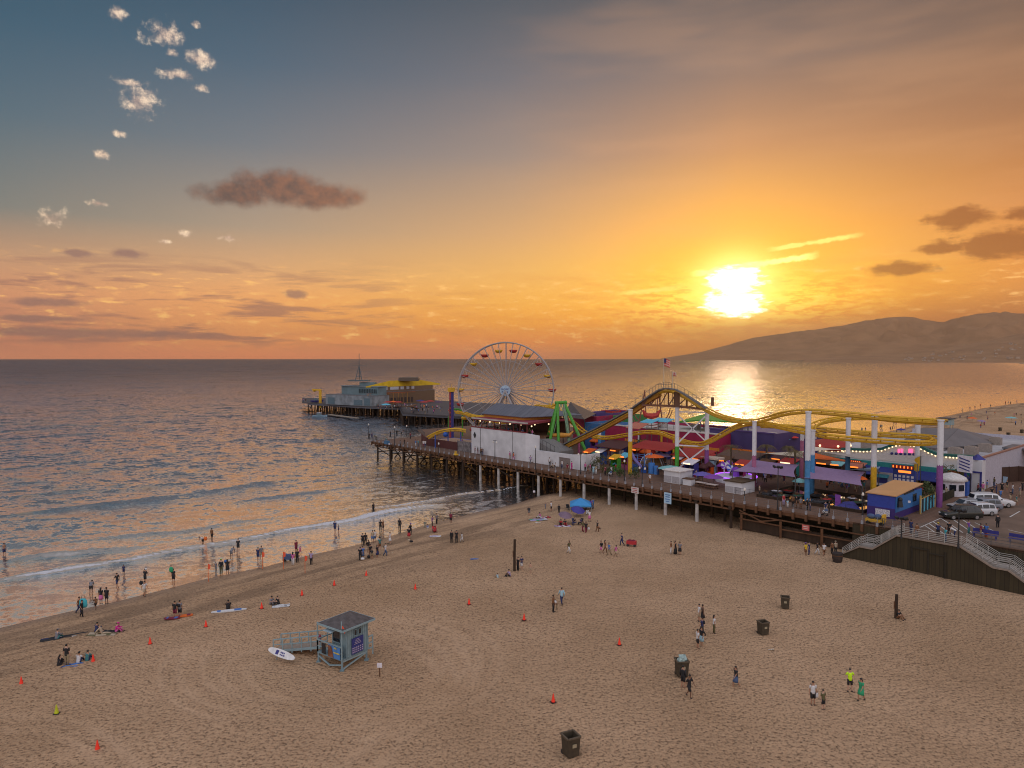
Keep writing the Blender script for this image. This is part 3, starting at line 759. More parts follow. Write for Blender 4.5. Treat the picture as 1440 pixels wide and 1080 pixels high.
def stair(name, label, segs, w0, w1):
    e = empty(name, ST(segs[0][0], w0, segs[0][1]), 0, label, 'stairs')
    a = MB(); rl = MB(); m_st = M('stair_concrete', (.33,.29,.26), .85, var=.2)
    for (s0, z0), (s1, z1) in zip(segs[:-1], segs[1:]):
        if abs(z1-z0) < .05:
            a.beam(ST(s0,(w0+w1)/2,z0-.1), ST(s1,(w0+w1)/2,z1-.1), abs(w1-w0), .2)
        else:
            k = max(3, round(abs(z1-z0)/.18))
            for i in range(k):
                f0, f1 = i/k, (i+1)/k; zz = max(z0+(z1-z0)*f0, z0+(z1-z0)*f1) if z1 > z0 else z0+(z1-z0)*f0
                a.beam(ST(s0+(s1-s0)*f0,(w0+w1)/2,zz-.12), ST(s0+(s1-s0)*f1,(w0+w1)/2,zz-.12), abs(w1-w0), .2)
        for t in (w0, w1):
            p, q = ST(s0,t,z0), ST(s1,t,z1); k = max(1, round((q-p).length/1.3))
            for i in range(k+1):
                c = p.lerp(q, i/k); rl.box((c.x,c.y,c.z+.55), (.06,.06,1.1), ANG)
            for z in (.3, .5, .7, .9, 1.1): rl.beam(p+Vector((0,0,z)), q+Vector((0,0,z)), .045)
    a.build('steps', m_st, e); rl.build('railing', m_railw, e); return e
stair('staircase', 'pale railed staircase climbing from the sand to the deck beside the dark bin', [(SR0,0.05),(sa,1.9),(sb,1.9),(sc_,DZ)], -2.85, -.9)
stair('staircase', 'pale railed staircase descending from the parking deck at the right edge', [(sP1,DZ),(sd_,2.4),(se,2.4),(sf,.3)], -2.85, -.9)
railing([ST(sP0,-2.9), ST(sP1,-2.9)], 'thin grey railing on the viewing platform above the board wall', rails=(.2,.4,.6,.8,1.05), mat=m_railw)
railing([ST(sP1+.3,.1), ST(249,.1)], 'thin railing edging the parking deck behind the right staircase', rails=(.35,.7,1.05))
railing([ST(sc_-.5,-.3), ST(sb,-.3), ST(SR0+4,-.3)], 'short dark railing at the deck edge above the left staircase')

# ---- signs fixed to the pier
def board_sign(px, s_t, z, w, h, col, label, rows=((.0,.5),), ink=(.08,.12,.3), cat='sign', border=None):
    s = s_px(px, s_t, z); c = ST(s, s_t, z); e = empty('sign', (c.x, c.y, z-h/2), ANG, label, cat)
    b = MB(); b.box((0, 0, h/2), (w, .06, h)); local(b, 'panel', M('sign_'+''.join('%02d' % int(c_*99) for c_ in col), col, .6, var=.08), e)
    t = MB()
    for (yy, ww) in rows: t.box((0, -.045, h*(.5+yy)), (w*ww, .02, h*.10))
    local(t, 'lettering', M('sign_ink'+str(int(ink[0]*99))+str(int(ink[2]*99)), ink, .6), e); return e
board_sign(893, -.35, 3.25, 1.5, 1.0, (.62,.56,.56), 'small white and red notice board hung on the pier edge over the beach', ((.28,.7),(.0,.6),(-.28,.65)), (.45,.06,.05))
board_sign(939, -.35, 2.9, 1.35, 1.75, (.42,.62,.80), 'pale blue notice board hanging from the pier edge above a white pile', ((.3,.7),(.12,.6),(-.1,.65),(-.3,.5)), (.12,.25,.5))
board_sign(1133, -.5, 2.25, 1.0, .75, (.55,.13,.12), 'small red warning sign on the dark timbers under the deck', ((.2,.7),(-.15,.6)), (.7,.66,.6))

# ---- lamps
lamp_proto = {}
def lamp(px, base_y, top_y, kind, label, z=DZ):
    p = G(px, base_y, z); h = zat(top_y, p.y)-z
    e = empty('street_lamp', p, ANG, label, 'street lamp', 'lamp posts on the pier')
    a = MB(); a.tube([(0,0,0),(0,0,h*.2),(0,0,h)], [.13, .08, .055], 8); local(a, 'pole', m_dark, e)
    if kind == 2:
        b = MB(); b.tube([(-.55,0,h-.25),(-.4,0,h-.02),(0,0,h-.1),(.4,0,h-.02),(.55,0,h-.25)], .035, 6); local(b, 'arm', m_dark, e)
        for sx_ in (-.55, .55): q = MB(); q.lathe((sx_,0,h-.62), [(.05,0),(.16,.1),(.13,.36),(.03,.42)], 8); local(q, 'lantern', m_lamp, e)
    elif kind == 3:
        for k, aa in enumerate((-.5, .1, .55)):
            q = MB(); q.box((aa, -.15, h+.05), (.42, .22, .3), R=Matrix.Rotation(.5, 3, 'X') @ Matrix.Rotation(aa, 3, 'Z')); local(q, 'floodlight', m_dark, e)
        b = MB(); b.box((0,0,h-.08), (1.3,.08,.08)); local(b, 'arm', m_dark, e)
    else:
        q = MB(); q.lathe((0,0,h-.05), [(.05,0),(.17,.12),(.14,.40),(.03,.48)], 8); local(q, 'lantern', m_lamp, e)
    return e
LL = [(518.5,617,598,1,'slim lamp post at the seaward tip of the near pier'),(555,628,602,1,'slim lamp post by the deck edge near the seaward tip'),(572,613,600,1,'lamp post left of the round track enclosure'),
 (617,640,625,1,'short lamp post in front of the dark red fence'),(696,645,619,2,'two-arm lamp post in front of the long white wall'),(753,661,630,1,'tall lamp post before the lower white wall'),
 (816.5,667,636,2,'two-arm lamp post at the right end of the white wall'),(878,676,650,1,'lamp post left of the blue play equipment'),(903,683,655,2,'two-arm lamp post in front of the blue play equipment'),
 (1047,708,690,1,'low lamp post right of the white hut with a brown roof'),(1093.5,717,657,3,'tall floodlight mast between the two purple shade sails'),(1267.5,757,729,3,'floodlight pole at the top of the left staircase'),
 (1347.5,771,718,3,'floodlight pole on the viewing platform by the right staircase'),(1213,724,697,1,'slim pole left of the blue building'),(1364,694,650,1,'white and blue pole by the round booth')]
for a in LL: lamp(*a)
# ================================================================ amusement park on the pier
def SP(px, t, z=DZ): return ST(s_px(px, t, z), t, z)
def zpx(py, p): return PD(720, py, p.y).z
C = lambda n, c, r=.6, **k: M(n, c, r, **k)
m_mag = C('magenta_wall', (.36,.018,.075), var=.2, scale=.6); m_pur = C('purple_wall', (.085,.050,.20), var=.25, scale=.5)
m_red = C('red_paint', (.42,.03,.025)); m_blue = C('blue_paint', (.025,.10,.42)); m_dblue = C('navy_paint', (.035,.035,.22))
m_org = C('orange_paint', (.75,.20,.02)); m_yel = C('yellow_paint', (.70,.40,.02), .45); m_grn = C('green_paint', (.07,.33,.035), .5)
m_teal = C('teal_paint', (.03,.28,.28)); m_pink = C('pink_paint', (.50,.12,.25)); m_cyan = C('cyan_paint', (.12,.48,.65))
m_groof = C('grey_roof', (.16,.155,.17), .6, var=.35, scale=.8); m_lroof = C('light_roof', (.50,.46,.44), .8, var=.25, scale=.4)
m_plaster = C('white_plaster', (.66,.66,.70), .8, var=.16, scale=.5); m_maroon = C('maroon_fence', (.085,.022,.022))
m_purp2 = C('purple_column', (.26,.08,.30)); m_steelw = C('white_steel', (.72,.72,.76), .45, var=.08)
m_bulb = M('lit_bulb', (1, .72, .42), .4, emit=1.6, var=0); m_pinkn = M('pink_neon', (1, .08, .22), .4, emit=2.0, var=0); m_vio = M('violet_glow', (.45,.12,1), .4, emit=1.3, var=0)
m_orn = M('orange_neon', (1, .22, .03), .4, emit=1.6, var=0)

def blockst(name, s0, s1, t0, t1, z0, z1, wall, roof=None, label='', cat='building', parapet=.5, group=None):
    e = empty(name, ST(s0, t0, z0), 0, label, cat, group)
    b = MB(); th = .3
    stslab(b, [(s0,t0),(s1,t0),(s1,t0+th),(s0,t0+th)], z0, z1); stslab(b, [(s0,t1-th),(s1,t1-th),(s1,t1),(s0,t1)], z0, z1-.01)
    stslab(b, [(s0,t0+th),(s0+th,t0+th),(s0+th,t1-th),(s0,t1-th)], z0, z1-.003); stslab(b, [(s1-th,t0+th),(s1,t0+th),(s1,t1-th),(s1-th,t1-th)], z0, z1-.003)
    b.build('wall', wall, e)
    r = MB(); stslab(r, [(s0+th,t0+th),(s1-th,t0+th),(s1-th,t1-th),(s0+th,t1-th)], z1-parapet-.2, z1-parapet); r.build('roof', roof or m_lroof, e)
    return e
def blockpx(name, pl, pr, t0, t1, yt, wall, roof=None, label='', **k):
    p = SP(pl, t0, 8); z1 = zpx(yt, p)
    return blockst(name, s_px(pl, t0, z1), s_px(pr, t0, z1), t0, t1, DZ, z1, wall, roof, label, **k), z1

# ---- long white wall and the roofed terrace above it
sL, sR = s_px(663, 4.8, 7), s_px(739, 4.8, 7); sR2 = s_px(749, 4.8, 6)
e = empty('terrace_building', ST(sL, 4.8, DZ), 0, 'long blank white wall carrying a roofed terrace restaurant under the big wheel', 'building')
b = MB(); stslab(b, [(sL,4.8),(sR,4.8),(sR,5.1),(sL,5.1)], DZ, 9.8); stslab(b, [(sL,5.1),(sL+.3,5.1),(sL+.3,22),(sL,22)], DZ, 9.7)
b.prism([ST(sR,4.8,DZ),ST(sR,4.8,9.75),ST(sR2,6.5,9.3),ST(sR2,6.5,DZ)], N*.3)
b.build('wall', m_plaster, e)
b = MB(); b.prism([ST(sL-.05,4.72,9.8),ST(sR+.05,4.72,9.8),ST(sR+.05,4.72,9.98),ST(sL-.05,4.72,9.98)], N*.45); b.build('coping', C('maroon_coping', (.20,.02,.03)), e)
b = MB(); stslab(b, [(sL+.3,5.1),(sR-.2,5.1),(sR-.2,22),(sL+.3,22)], 8.5, 8.7); b.build('floor', m_timber2, e)
b = MB(); b.prism([ST(sL+.5,18,8.7),ST(sR-.5,18,8.7),ST(sR-.5,18,11.4),ST(sL+.5,18,11.4)], N*.3); b.build('back_wall', C('terrace_back', (.10,.035,.02)), e)
zA = 11.45; zR0, zR1 = 12.5, 14.4
b = MB(); sq = s_px(768, 12, zA); stslab(b, [(sL,5.0),(sR+.4,5.0),(sq,12),(sq,19),(sL,19)], zA, zA+.45); b.build('awning', C('maroon_fascia', (.24,.03,.05), var=.1), e)
b = MB(); stslab(b, [(sL-.1,4.85),(sR+.5,4.85),(sR+.5,5.0),(sL-.1,5.0)], zA+.22, zA+.5); b.build('awning_trim', m_lroof, e)
rs0, rs1 = s_px(676, 8, zR0), s_px(736, 8, zR0); q0_, q1_ = s_px(698, 15, zR1), s_px(755.5, 15, zR1)
b = MB(); stslab(b, [(rs0+.5,8.5),(rs1-.5,8.5),(rs1+1,18.5),(rs0+.5,18.5)], zA+.45, zR0); b.build('clerestory', C('amber_board', (.62,.26,.04)), e)
b = MB()
for a in ([ST(rs0,8,zR0),ST(rs1,8,zR0),ST(q1_,15,zR1),ST(q0_,15,zR1)],[ST(rs0,22,zR0),ST(q0_,15,zR1),ST(q1_,15,zR1),ST(rs1+4,22,zR0)],[ST(rs0,8,zR0),ST(q0_,15,zR1),ST(rs0,22,zR0)],[ST(rs1,8,zR0),ST(rs1+4,22,zR0),ST(q1_,15,zR1)]): b.sheet(a, .12)
for k in range(1, 24):
    f = k/24; b.beam(ST(rs0,8,zR0).lerp(ST(rs1,8,zR0), f)+Vector((0,0,.1)), ST(q0_,15,zR1).lerp(ST(q1_,15,zR1), f)+Vector((0,0,.1)), .07, .07)
b.build('roof', planks('metal_roof', (.10,.105,.135), (.155,.16,.195), 1.2, ANG+.4, .45, dark=.6), e)
b = MB()
for k in range(9): p = ST(sL+.6+(sR-sL-1)*k/8, 5.6, 8.7); b.box((p.x,p.y,10.1), (.16,.16,2.75), ANG)
b.build('posts', C('maroon_post', (.16,.03,.03)), e)
b = MB()
for k in range(16): p = ST(sL+1+(sR-sL-1)*k/15, 6.5+3*(k % 3), 11.1); b.ball(p, .16, 8, 5)
b.build('lamps', m_bulb, e)
b = MB(); p = ST(s_px(667.5,4.7,8.2), 4.72, 8.1); b.prism([p+U*.45, p+Vector((0,0,.7)), p-U*.45, p-Vector((0,0,.7))], -N*.06); b.build('emblem', m_dark, e)
b = MB()
for f in (.18, .78): 
    p = ST(sL+(sR-sL)*f, 4.76, 7); b.box((p.x,p.y,7.0), (.07,.06,5.5), ANG)
b.build('drainpipe', m_rail, e)

sD0, sD1 = s_px(785, 4.8, 5.5), s_px(801, 4.8, 5.5); sE, sF = s_px(803, 4.8, 6), s_px(822.5, 4.8, 6)
e = empty('low_wall', ST(sR2, 4.9, DZ), 0, 'lower white wall stepping down to the right of the tall blank white wall', 'wall')
b = MB(); b.prism([ST(sR2,5.0,DZ),ST(sD0,5.0,DZ),ST(sD0,5.0,5.9),ST(sD1,5.0,5.9),ST(sD1,5.0,DZ),ST(sF,5.0,DZ),ST(sF,5.0,7.1),ST(sE,5.0,6.7),ST(sR2,5.0,6.6)], N*.3)
stslab(b, [(sF-.3,5.3),(sF,5.3),(sF,9),(sF-.3,9)], DZ, 7.0); b.build('wall', m_plaster, e)
b = MB(); b.prism([ST(sD0,5.12,DZ),ST(sD1,5.12,DZ),ST(sD1,5.12,5.9),ST(sD0,5.12,5.9)], N*.1); b.build('door', C('grey_door', (.22,.18,.17)), e)
e = empty('station_roof', ST(sR2, 6, DZ), 0, 'sloping grey boarding platform at the foot of the coaster lift hill', 'platform')
b = MB(); b.prism([ST(s_px(752,7,6),7,DZ),ST(s_px(752,7,6),7,8.3),ST(s_px(782,7,6),7,6.4),ST(s_px(782,7,6),7,DZ)], N*5); b.build('deck', C('grey_board', (.20,.19,.19)), e)
b = MB(); 
for k in range(6): p = ST(s_px(752+k*5,6.9,8), 6.9, 7); b.beam(ST(s_px(752+k*5.5,6.9,8),6.9,DZ), ST(s_px(752+k*5.5,6.9,8),6.9,9.2-.33*k), .09)
b.beam(ST(s_px(752,6.9,8),6.9,9.2), ST(s_px(780,6.9,8),6.9,7.5), .08); b.build('railing', m_rail, e)

# ---- round-track enclosure at the seaward end
def fence_run(pts, h, mat, label, name='fence', post=None, cat='fence', t=.1):
    e = empty(name, pts[0], 0, label, cat); b = MB(); c = MB()
    for p, q in zip(pts[:-1], pts[1:]):
        p, q = Vector(p), Vector(q); b.beam(p+Vector((0,0,h/2)), q+Vector((0,0,h/2)), t, h-.03)
        k = max(1, round((q-p).length/2.2))
        for i in range(k+1): a = p.lerp(q, i/k); c.box((a.x,a.y,a.z+h/2+.03), (.16,.16,h), ANG)
    b.build('panel', mat, e); c.build('post', post or mat, e); return e
fence_run([SP(593,9), SP(600.5,4.9), SP(643,4.9)], 1.9, m_maroon, 'dark red solid fence around the small yellow arched track')
fence_run([SP(643.6,5.0), SP(661.5,5.0)], 2.3, C('mural_board', (.20,.18,.19), var=.7, scale=1.4), 'mottled grey mural hoarding between the dark red fence and the white wall', name='hoarding')
e = empty('ride_floor', SP(605,7), 0, 'blue and tan floor of the small ride behind the dark red fence', 'ride floor')
b = MB(); stslab(b, [(s_px(602,6),5.4),(s_px(655,6),5.4),(s_px(655,6),14),(s_px(602,6),14)], DZ+.02, DZ+1.2); b.build('floor', m_blue, e)
b = MB(); stslab(b, [(s_px(615,8),8),(s_px(655,8),8),(s_px(655,8),13),(s_px(615,8),13)], DZ+1.22, DZ+1.3); b.build('track_bed', C('tan_floor', (.35,.22,.15)), e)
def rails(pts3, mat, e, gauge=.9, r=.10, spine=.17, tie=1.0, upv=(0,0,1), name='track'):
    """tubular coaster track: two rails, one spine under them, ties"""
    P = [Vector(p) for p in pts3]; out = []
    for i in range(len(P)-1):
        p0, p1, p2, p3 = P[max(i-1,0)], P[i], P[i+1], P[min(i+2,len(P)-1)]; n_ = max(2, int((p2-p1).length/.8))
        for k in range(n_):
            t = k/n_; out.append(.5*((2*p1)+(p2-p0)*t+(2*p0-5*p1+4*p2-p3)*t*t+(3*p1-p0-3*p2+p3)*t**3))
    out.append(P[-1]); Lp, Rp, Sp = [], [], []; b = MB(); acc = 0; last = None
    for i, p in enumerate(out):
        d = (out[min(i+1,len(out)-1)]-out[max(i-1,0)]); d.normalize(); sd_ = d.cross(Vector(upv)); sd_.z = 0; sd_.normalize()
        Lp.append(p-sd_*gauge/2); Rp.append(p+sd_*gauge/2); Sp.append(p-Vector((0,0,.48)))
        if last is None or (p-last).length > tie:
            b.beam(Lp[-1], Sp[-1], .09); b.beam(Rp[-1], Sp[-1], .09); b.beam(Lp[-1], Rp[-1], .08); last = p
    b.tube(Lp, r, 6); b.tube(Rp, r, 6); b.tube(Sp, spine, 6); b.build(name, mat, e); return out
e = empty('kiddie_coaster', SP(605,8), 0, 'small yellow arched track humping over the blue floor behind the dark red fence', 'ride')
rails([PD(603,614,168),PD(612,609,167),PD(622,605,166),PD(634,603,165),PD(646,603,165),PD(655,605,165)], m_yel, e, 1.3, .16, .2)
b = MB()
for px, py in ((612,609),(630,603.5),(648,603.5)): p = PD(px,py,166); b.cyl((p.x,p.y,DZ), (p.x,p.y,p.z-.4), .12)
b.build('supports', m_blue, e)
b = MB(); b.ball(PD(626.5,611,165)+Vector((0,0,0)), .6); tag(b.build('blue_ball', m_blue, smooth=True), 'small blue ball under the yellow arched track', 'ball')

# ---- drop tower
p = G(635, 614, DZ); p = PD(635, 614, 188); p.z = DZ
e = empty('drop_tower', p, 0, 'slender blue and red drop tower with a yellow head left of the big wheel', 'drop tower ride')
ht = zat(551, p.y); b = MB()
b.box((p.x+.28,p.y,(ht+DZ)/2), (.62,1.1,ht-DZ)); b.build('column', m_dblue, e)
b = MB(); b.box((p.x-.3,p.y,(ht+DZ)/2), (.5,1.0,ht-DZ-.1)); b.build('side_panel', C('red_panel', (.35,.04,.06)), e)
b = MB(); b.prism([(p.x-.65,p.y-.8,ht),(p.x+.65,p.y-.8,ht),(p.x+.95,p.y-.8,ht+.35),(p.x+.95,p.y-.8,ht+1.1),(p.x-.95,p.y-.8,ht+1.1),(p.x-.95,p.y-.8,ht+.35)], (0,1.6,0)); b.cyl((p.x,p.y,ht+1.1),(p.x,p.y,ht+2), .04); b.build('head', m_yel, e)
b = MB(); b.box((p.x-.85,p.y,(DZ+9.2)/2+.5), (.16,.5,5)); b.build('green_rail', m_grn, e)
b = MB()
for k in range(7): b.box((p.x-.3,p.y-.52,6.5+k*1.2), (.3,.04,.7))
b.build('lettering', m_dark, e)
e = empty('green_hoop', PD(641,606,190), 0, 'small green arch beside the foot of the drop tower', 'arch')
b = MB(); c = PD(642, 581, 192); b.tube([c+Vector((1.6*math.cos(a),0,1.1*math.sin(a))) for a in np.linspace(0, PI, 9)], .22, 6)
for s_ in (-1.6,1.6): b.cyl((c.x+s_,c.y,DZ), (c.x+s_,c.y,c.z), .18)
b.build('arch', m_grn, e)

# ---- big wheel
m_wheel = C('shaded_wheel_steel', (.38,.35,.36), .5, var=.08)  # white steel greyed; the backlit wheel's shade is put into this colour
hub = PD(711.5, 548.8, 184); RW = 12.35
yw = math.atan2(hub.x, hub.y)+math.radians(6)
fw = Vector((math.sin(yw), math.cos(yw), 0)); rt = Vector((math.cos(yw), -math.sin(yw), 0)); up = Vector((0,0,1))
e = empty('ferris_wheel', (hub.x, hub.y, DZ), 0, 'big white ferris wheel with red and yellow gondolas rising behind the terrace roof', 'ferris wheel')
wp = lambda a, r, d: hub+rt*(math.sin(a)*r)+up*(math.cos(a)*r)+fw*d
for d in (-1.1, 1.1):
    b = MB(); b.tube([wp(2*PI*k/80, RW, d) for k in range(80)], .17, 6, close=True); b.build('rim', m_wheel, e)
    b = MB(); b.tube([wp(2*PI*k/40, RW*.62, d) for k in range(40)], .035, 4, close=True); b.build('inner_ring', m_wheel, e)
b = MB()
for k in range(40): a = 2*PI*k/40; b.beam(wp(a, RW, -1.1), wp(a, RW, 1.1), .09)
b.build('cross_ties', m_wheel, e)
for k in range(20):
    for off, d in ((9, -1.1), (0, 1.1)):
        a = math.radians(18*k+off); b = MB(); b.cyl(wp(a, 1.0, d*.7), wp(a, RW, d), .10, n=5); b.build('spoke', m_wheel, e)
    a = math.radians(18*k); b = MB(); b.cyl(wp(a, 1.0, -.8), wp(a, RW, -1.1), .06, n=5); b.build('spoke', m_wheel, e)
b = MB(); b.tube([hub-fw*1.6, hub+fw*1.6], 1.0, 20); b.build('hub', C('pale_hub', (.62,.50,.50)), e)
b = MB(); b.tube([hub-fw*1.95, hub-fw*1.6], 1.35, 24); sg = b.build('hub_sign', C('pale_blue_disc', (.42,.56,.72)), e)
text_mesh('PACIFIC', .62, hub-fw*2.0+up*.32, rt, up, 'lettering', m_dblue, sg); text_mesh('PARK', .74, hub-fw*2.0-up*.42, rt, up, 'lettering', m_dblue, sg)
for sgn in (-1, 1):
    for d in (-2.3, 2.3):
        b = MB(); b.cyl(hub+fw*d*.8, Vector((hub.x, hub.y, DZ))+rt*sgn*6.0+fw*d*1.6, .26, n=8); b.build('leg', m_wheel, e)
b = MB(); b.cyl(Vector((hub.x,hub.y,6.5))-rt*4.4-fw*3, Vector((hub.x,hub.y,6.5))+rt*4.4-fw*3, .12, n=6); b.build('leg_brace', m_steelw, e)
b = MB(); b.lathe((0,0,-1.75), [(.25,-.62),(.72,-.5),(1.0,-.1),(1.06,.22),(.98,.22),(.92,-.0)], 14); gb = b.build('gondola', m_red, smooth=True)
b = MB(); b.lathe((0,0,-1.75), [(.3,-.42),(.62,-.36),(.62,-.16),(.25,-.14)], 12); gs = b.build('seat', m_dark)
b = MB(); b.cyl((-.05,0,0),(-.62,0,-1.65), .04, n=5); b.cyl((.05,0,0),(.62,0,-1.65), .04, n=5); b.cyl((0,-1.2,0),(0,1.2,0), .07, n=6); b.beam((-.75,0,.02),(.75,0,.02), .09, .05); gh = b.build('hanger', m_steelw)
for k in range(20):
    a = math.radians(9+18*k); c = wp(a, RW-.25, 0)
    g = bpy.data.objects.new('gondola', gb.data); COL.objects.link(g); g.parent = e; g.location = c-Vector(e.location); g.rotation_euler = (0,0,-yw); g.scale = (.98,)*3
    g.material_slots[0].link = 'OBJECT'; g.material_slots[0].material = m_red if k % 2 == 0 else m_yel; g['label'] = ('red' if k % 2 == 0 else 'yellow')+' open gondola'
    for s_ in (gs, gh): o = bpy.data.objects.new(s_.name.split('.')[0], s_.data); COL.objects.link(o); o.parent = g
for o in (gb, gs, gh): bpy.data.objects.remove(o)

# ---- green swinging ride
a1, a2 = PD(784, 566.5, 150), PD(793.5, 566, 150.5)
e = empty('swing_ride', (a1.x, a1.y, DZ), 0, 'tall green four-legged swing ride frame right of the big wheel', 'ride')
m_gl = C('pale_green', (.22,.36,.24))
def fl(px, D): p = PD(px, 600, D); p.z = DZ; return p
for (a, bb, r, mt) in ((a1, fl(763,153), .34, m_grn), (a1, fl(768,147), .34, m_grn), (a2, fl(829,147), .36, m_grn), (a1, fl(786,147), .32, m_grn), (a2, fl(803,149), .40, m_gl)):
    b = MB(); b.cyl(a, bb, r*.85, r, n=8); b.build('leg', mt, e)
b = MB(); b.cyl(a1-Vector((.5,0,0)), a2+Vector((.5,0,0)), .34); b.build('crossbar', m_grn, e)
b = MB(); c = PD(789, 612, 149); b.tube([c+Vector((-2.6,0,.9)), c+Vector((-1.8,0,0)), c, c+Vector((1.8,0,0)), c+Vector((2.6,0,.9))], [.15,(.4,.4),(.55,.5),(.4,.4),.15], 10); b.build('swing_boat', C('amber_boat', (.62,.28,.04)), e)
for dx in (-.8,.8): b = MB(); b.cyl(c+Vector((dx*2,0,.2)), (a1+a2)/2, .1, n=6); b.build('swing_arm', m_gl, e)

# ---- buildings inside the park, back to front
tp = PD(802, 565, 172); e = empty('tent', (tp.x, tp.y, DZ), 0, 'dark grey peaked tent roof behind the green swing ride', 'tent')
b = MB(); cs = [PD(792,582,170), PD(822,584,163), PD(838,577,180), PD(800,574,185)]
for c in cs: c.z = min(c.z, 11)
b.add([tp]+cs, [(0,1,2),(0,2,3),(0,3,4),(0,4,1),(1,4,3,2)]); b.build('canopy', C('tent_cloth', (.11,.09,.085), var=.3), e)
b = MB()
for c in cs: b.cyl((c.x,c.y,DZ), c, .12, n=6)
b.build('poles', m_dark, e)
def bl(name, pl, pr, t0, t1, yt, wall, label, roof=None, win=0, wmat=None, band=None):
    e, z1 = blockpx(name, pl, pr, t0, t1, yt, wall, roof, label)
    s0, s1 = s_px(pl, t0, z1), s_px(pr, t0, z1)
    if band:
        b = MB(); b.prism([ST(s0-.02,t0-.12,z1-.02),ST(s1+.02,t0-.12,z1-.02),ST(s1+.02,t0-.12,z1+.22),ST(s0-.02,t0-.12,z1+.22)], N*.5); b.build('coping', band, e)
    for k in range(win):
        a = s0+(s1-s0)*(k+.15)/win; c_ = s0+(s1-s0)*(k+.8)/win
        b = MB(); b.prism([ST(a,t0-.06,DZ),ST(c_,t0-.06,DZ),ST(c_,t0-.06,DZ+2.6),ST(a,t0-.06,DZ+2.6)], N*.12); b.build('opening', wmat or m_dark, e)  # solid dark panel; the shade inside the opening is painted as its colour
    return e, z1, s0, s1
bl('ride_building', 806, 839, 40, 50, 583, m_mag, 'magenta walled ride building behind the green frame right leg', roof=m_groof)
bl('ride_building', 829, 858, 46, 56, 579, m_pur, 'small dark purple building behind the coaster lift hill', roof=m_groof)
bl('ride_building', 845, 861, 52, 58, 577, m_red, 'bright red box building peeping over the lift hill', roof=m_red)
bl('ride_building', 862, 882, 44, 52, 584, C('green_block', (.05,.22,.06)), 'small dark green block beside the red box building', roof=m_red)
bl('ride_building', 822, 853, 30, 38, 594, C('mid_blue', (.05,.17,.40)), 'blue ride wall under the coaster lift hill', roof=m_groof)
e, z1, s0, s1 = bl('arcade', 851, 1012, 30, 46, 597, m_mag, 'long magenta arcade hall behind the white and yellow column', win=7, band=C('cream_coping', (.66,.60,.56)))
b = MB(); b.prism([ST(s0+6,29.7,DZ+2.7),ST(s1,29.7,DZ+2.7),ST(s1,29.7,DZ+3.3),ST(s0+6,29.7,DZ+3.3)], N*.25); b.build('lit_band', C('orange_band', (.75,.26,.03)), e)
for k in range(6): 
    p = ST(s0+10+k*6.5, 38+(k%2)*3, z1-.3); b = MB(); b.box((p.x,p.y,p.z+.3), (1.8,1.4,.9), ANG); b.build('roof_unit', C('vent_grey', (.40,.38,.37)), e)
bl('ride_building', 908, 1062, 50, 60, 596, m_pur, 'long low purple building behind the magenta arcade hall', roof=C('violet_roof', (.16,.13,.24)), band=C('purple_trim', (.16,.10,.26)))
e, z1, s0, s1 = bl('ride_building', 998, 1089, 34, 56, 603, C('deep_purple', (.060,.042,.15), var=.2, scale=.4), 'broad deep purple hall behind the pink and white column', roof=C('violet_roof', (.16,.13,.24)), win=4, band=m_pur)
b = MB(); b.prism([ST(s0+2,33.8,DZ+2.7),ST(s0+15,33.8,DZ+2.7),ST(s0+15,33.8,DZ+3.1),ST(s0+2,33.8,DZ+3.1)], N*.2); b.build('lit_band', m_org, e)
e = empty('green_canopy', PD(1000,590,150), 0, 'low bright green pitched canopy below the coaster drop', 'canopy')
b = MB(); g = [PD(952,593,158),PD(990,582,158),PD(1052,590,152),PD(1052,594,146),PD(985,590,150)]
b.add([*g, *[v-Vector((0,0,.3)) for v in g]], [(0,1,4),(1,2,3,4),(5,6,9),(6,7,8,9),(0,4,9,5),(4,3,8,9),(3,2,7,8),(2,1,6,7),(1,0,5,6)]); b.build('roof', m_grn, e)
b = MB()
for v in g: b.cyl((v.x,v.y,DZ), v-Vector((0,0,.2)), .12, n=6)
b.build('posts', m_rail, e)

# small pendulum ride with its round guide arcs
c = PD(916, 578, 158); e = empty('pendulum_ride', (c.x, c.y, DZ), 0, 'dark red pendulum ride with round guide rails under the coaster crest', 'ride')
b = MB(); b.tube([c+Vector((4.2*math.cos(a),0,4.2*math.sin(a)+1.0)) for a in np.linspace(PI*1.02, PI*1.98, 16)], .12, 6); b.tube([c+Vector((4.9*math.cos(a),.8,4.9*math.sin(a)+1.0)) for a in np.linspace(PI*1.05, PI*1.95, 16)], .10, 6); b.build('guide_rail', C('rust_rail', (.25,.09,.06)), e)
b = MB(); b.tube([c+Vector((-1.9,0,.2)), c+Vector((-1.3,0,-.9)), c+Vector((0,0,-1.2)), c+Vector((1.3,0,-.9)), c+Vector((1.9,0,.2))], [.2,.55,.7,.55,.2], 8); b.build('ship', m_red, e)
for dx in (-1.5, 1.5): b = MB(); b.cyl(c+Vector((dx,0,4.6)), c+Vector((dx*.8,0,-.8)), .12, n=6); b.cyl(c+Vector((dx,0,4.6)), (c.x+dx*2.4,c.y+1,DZ), .14, n=6); b.build('frame', C('rust_rail', (.25,.09,.06)), e)
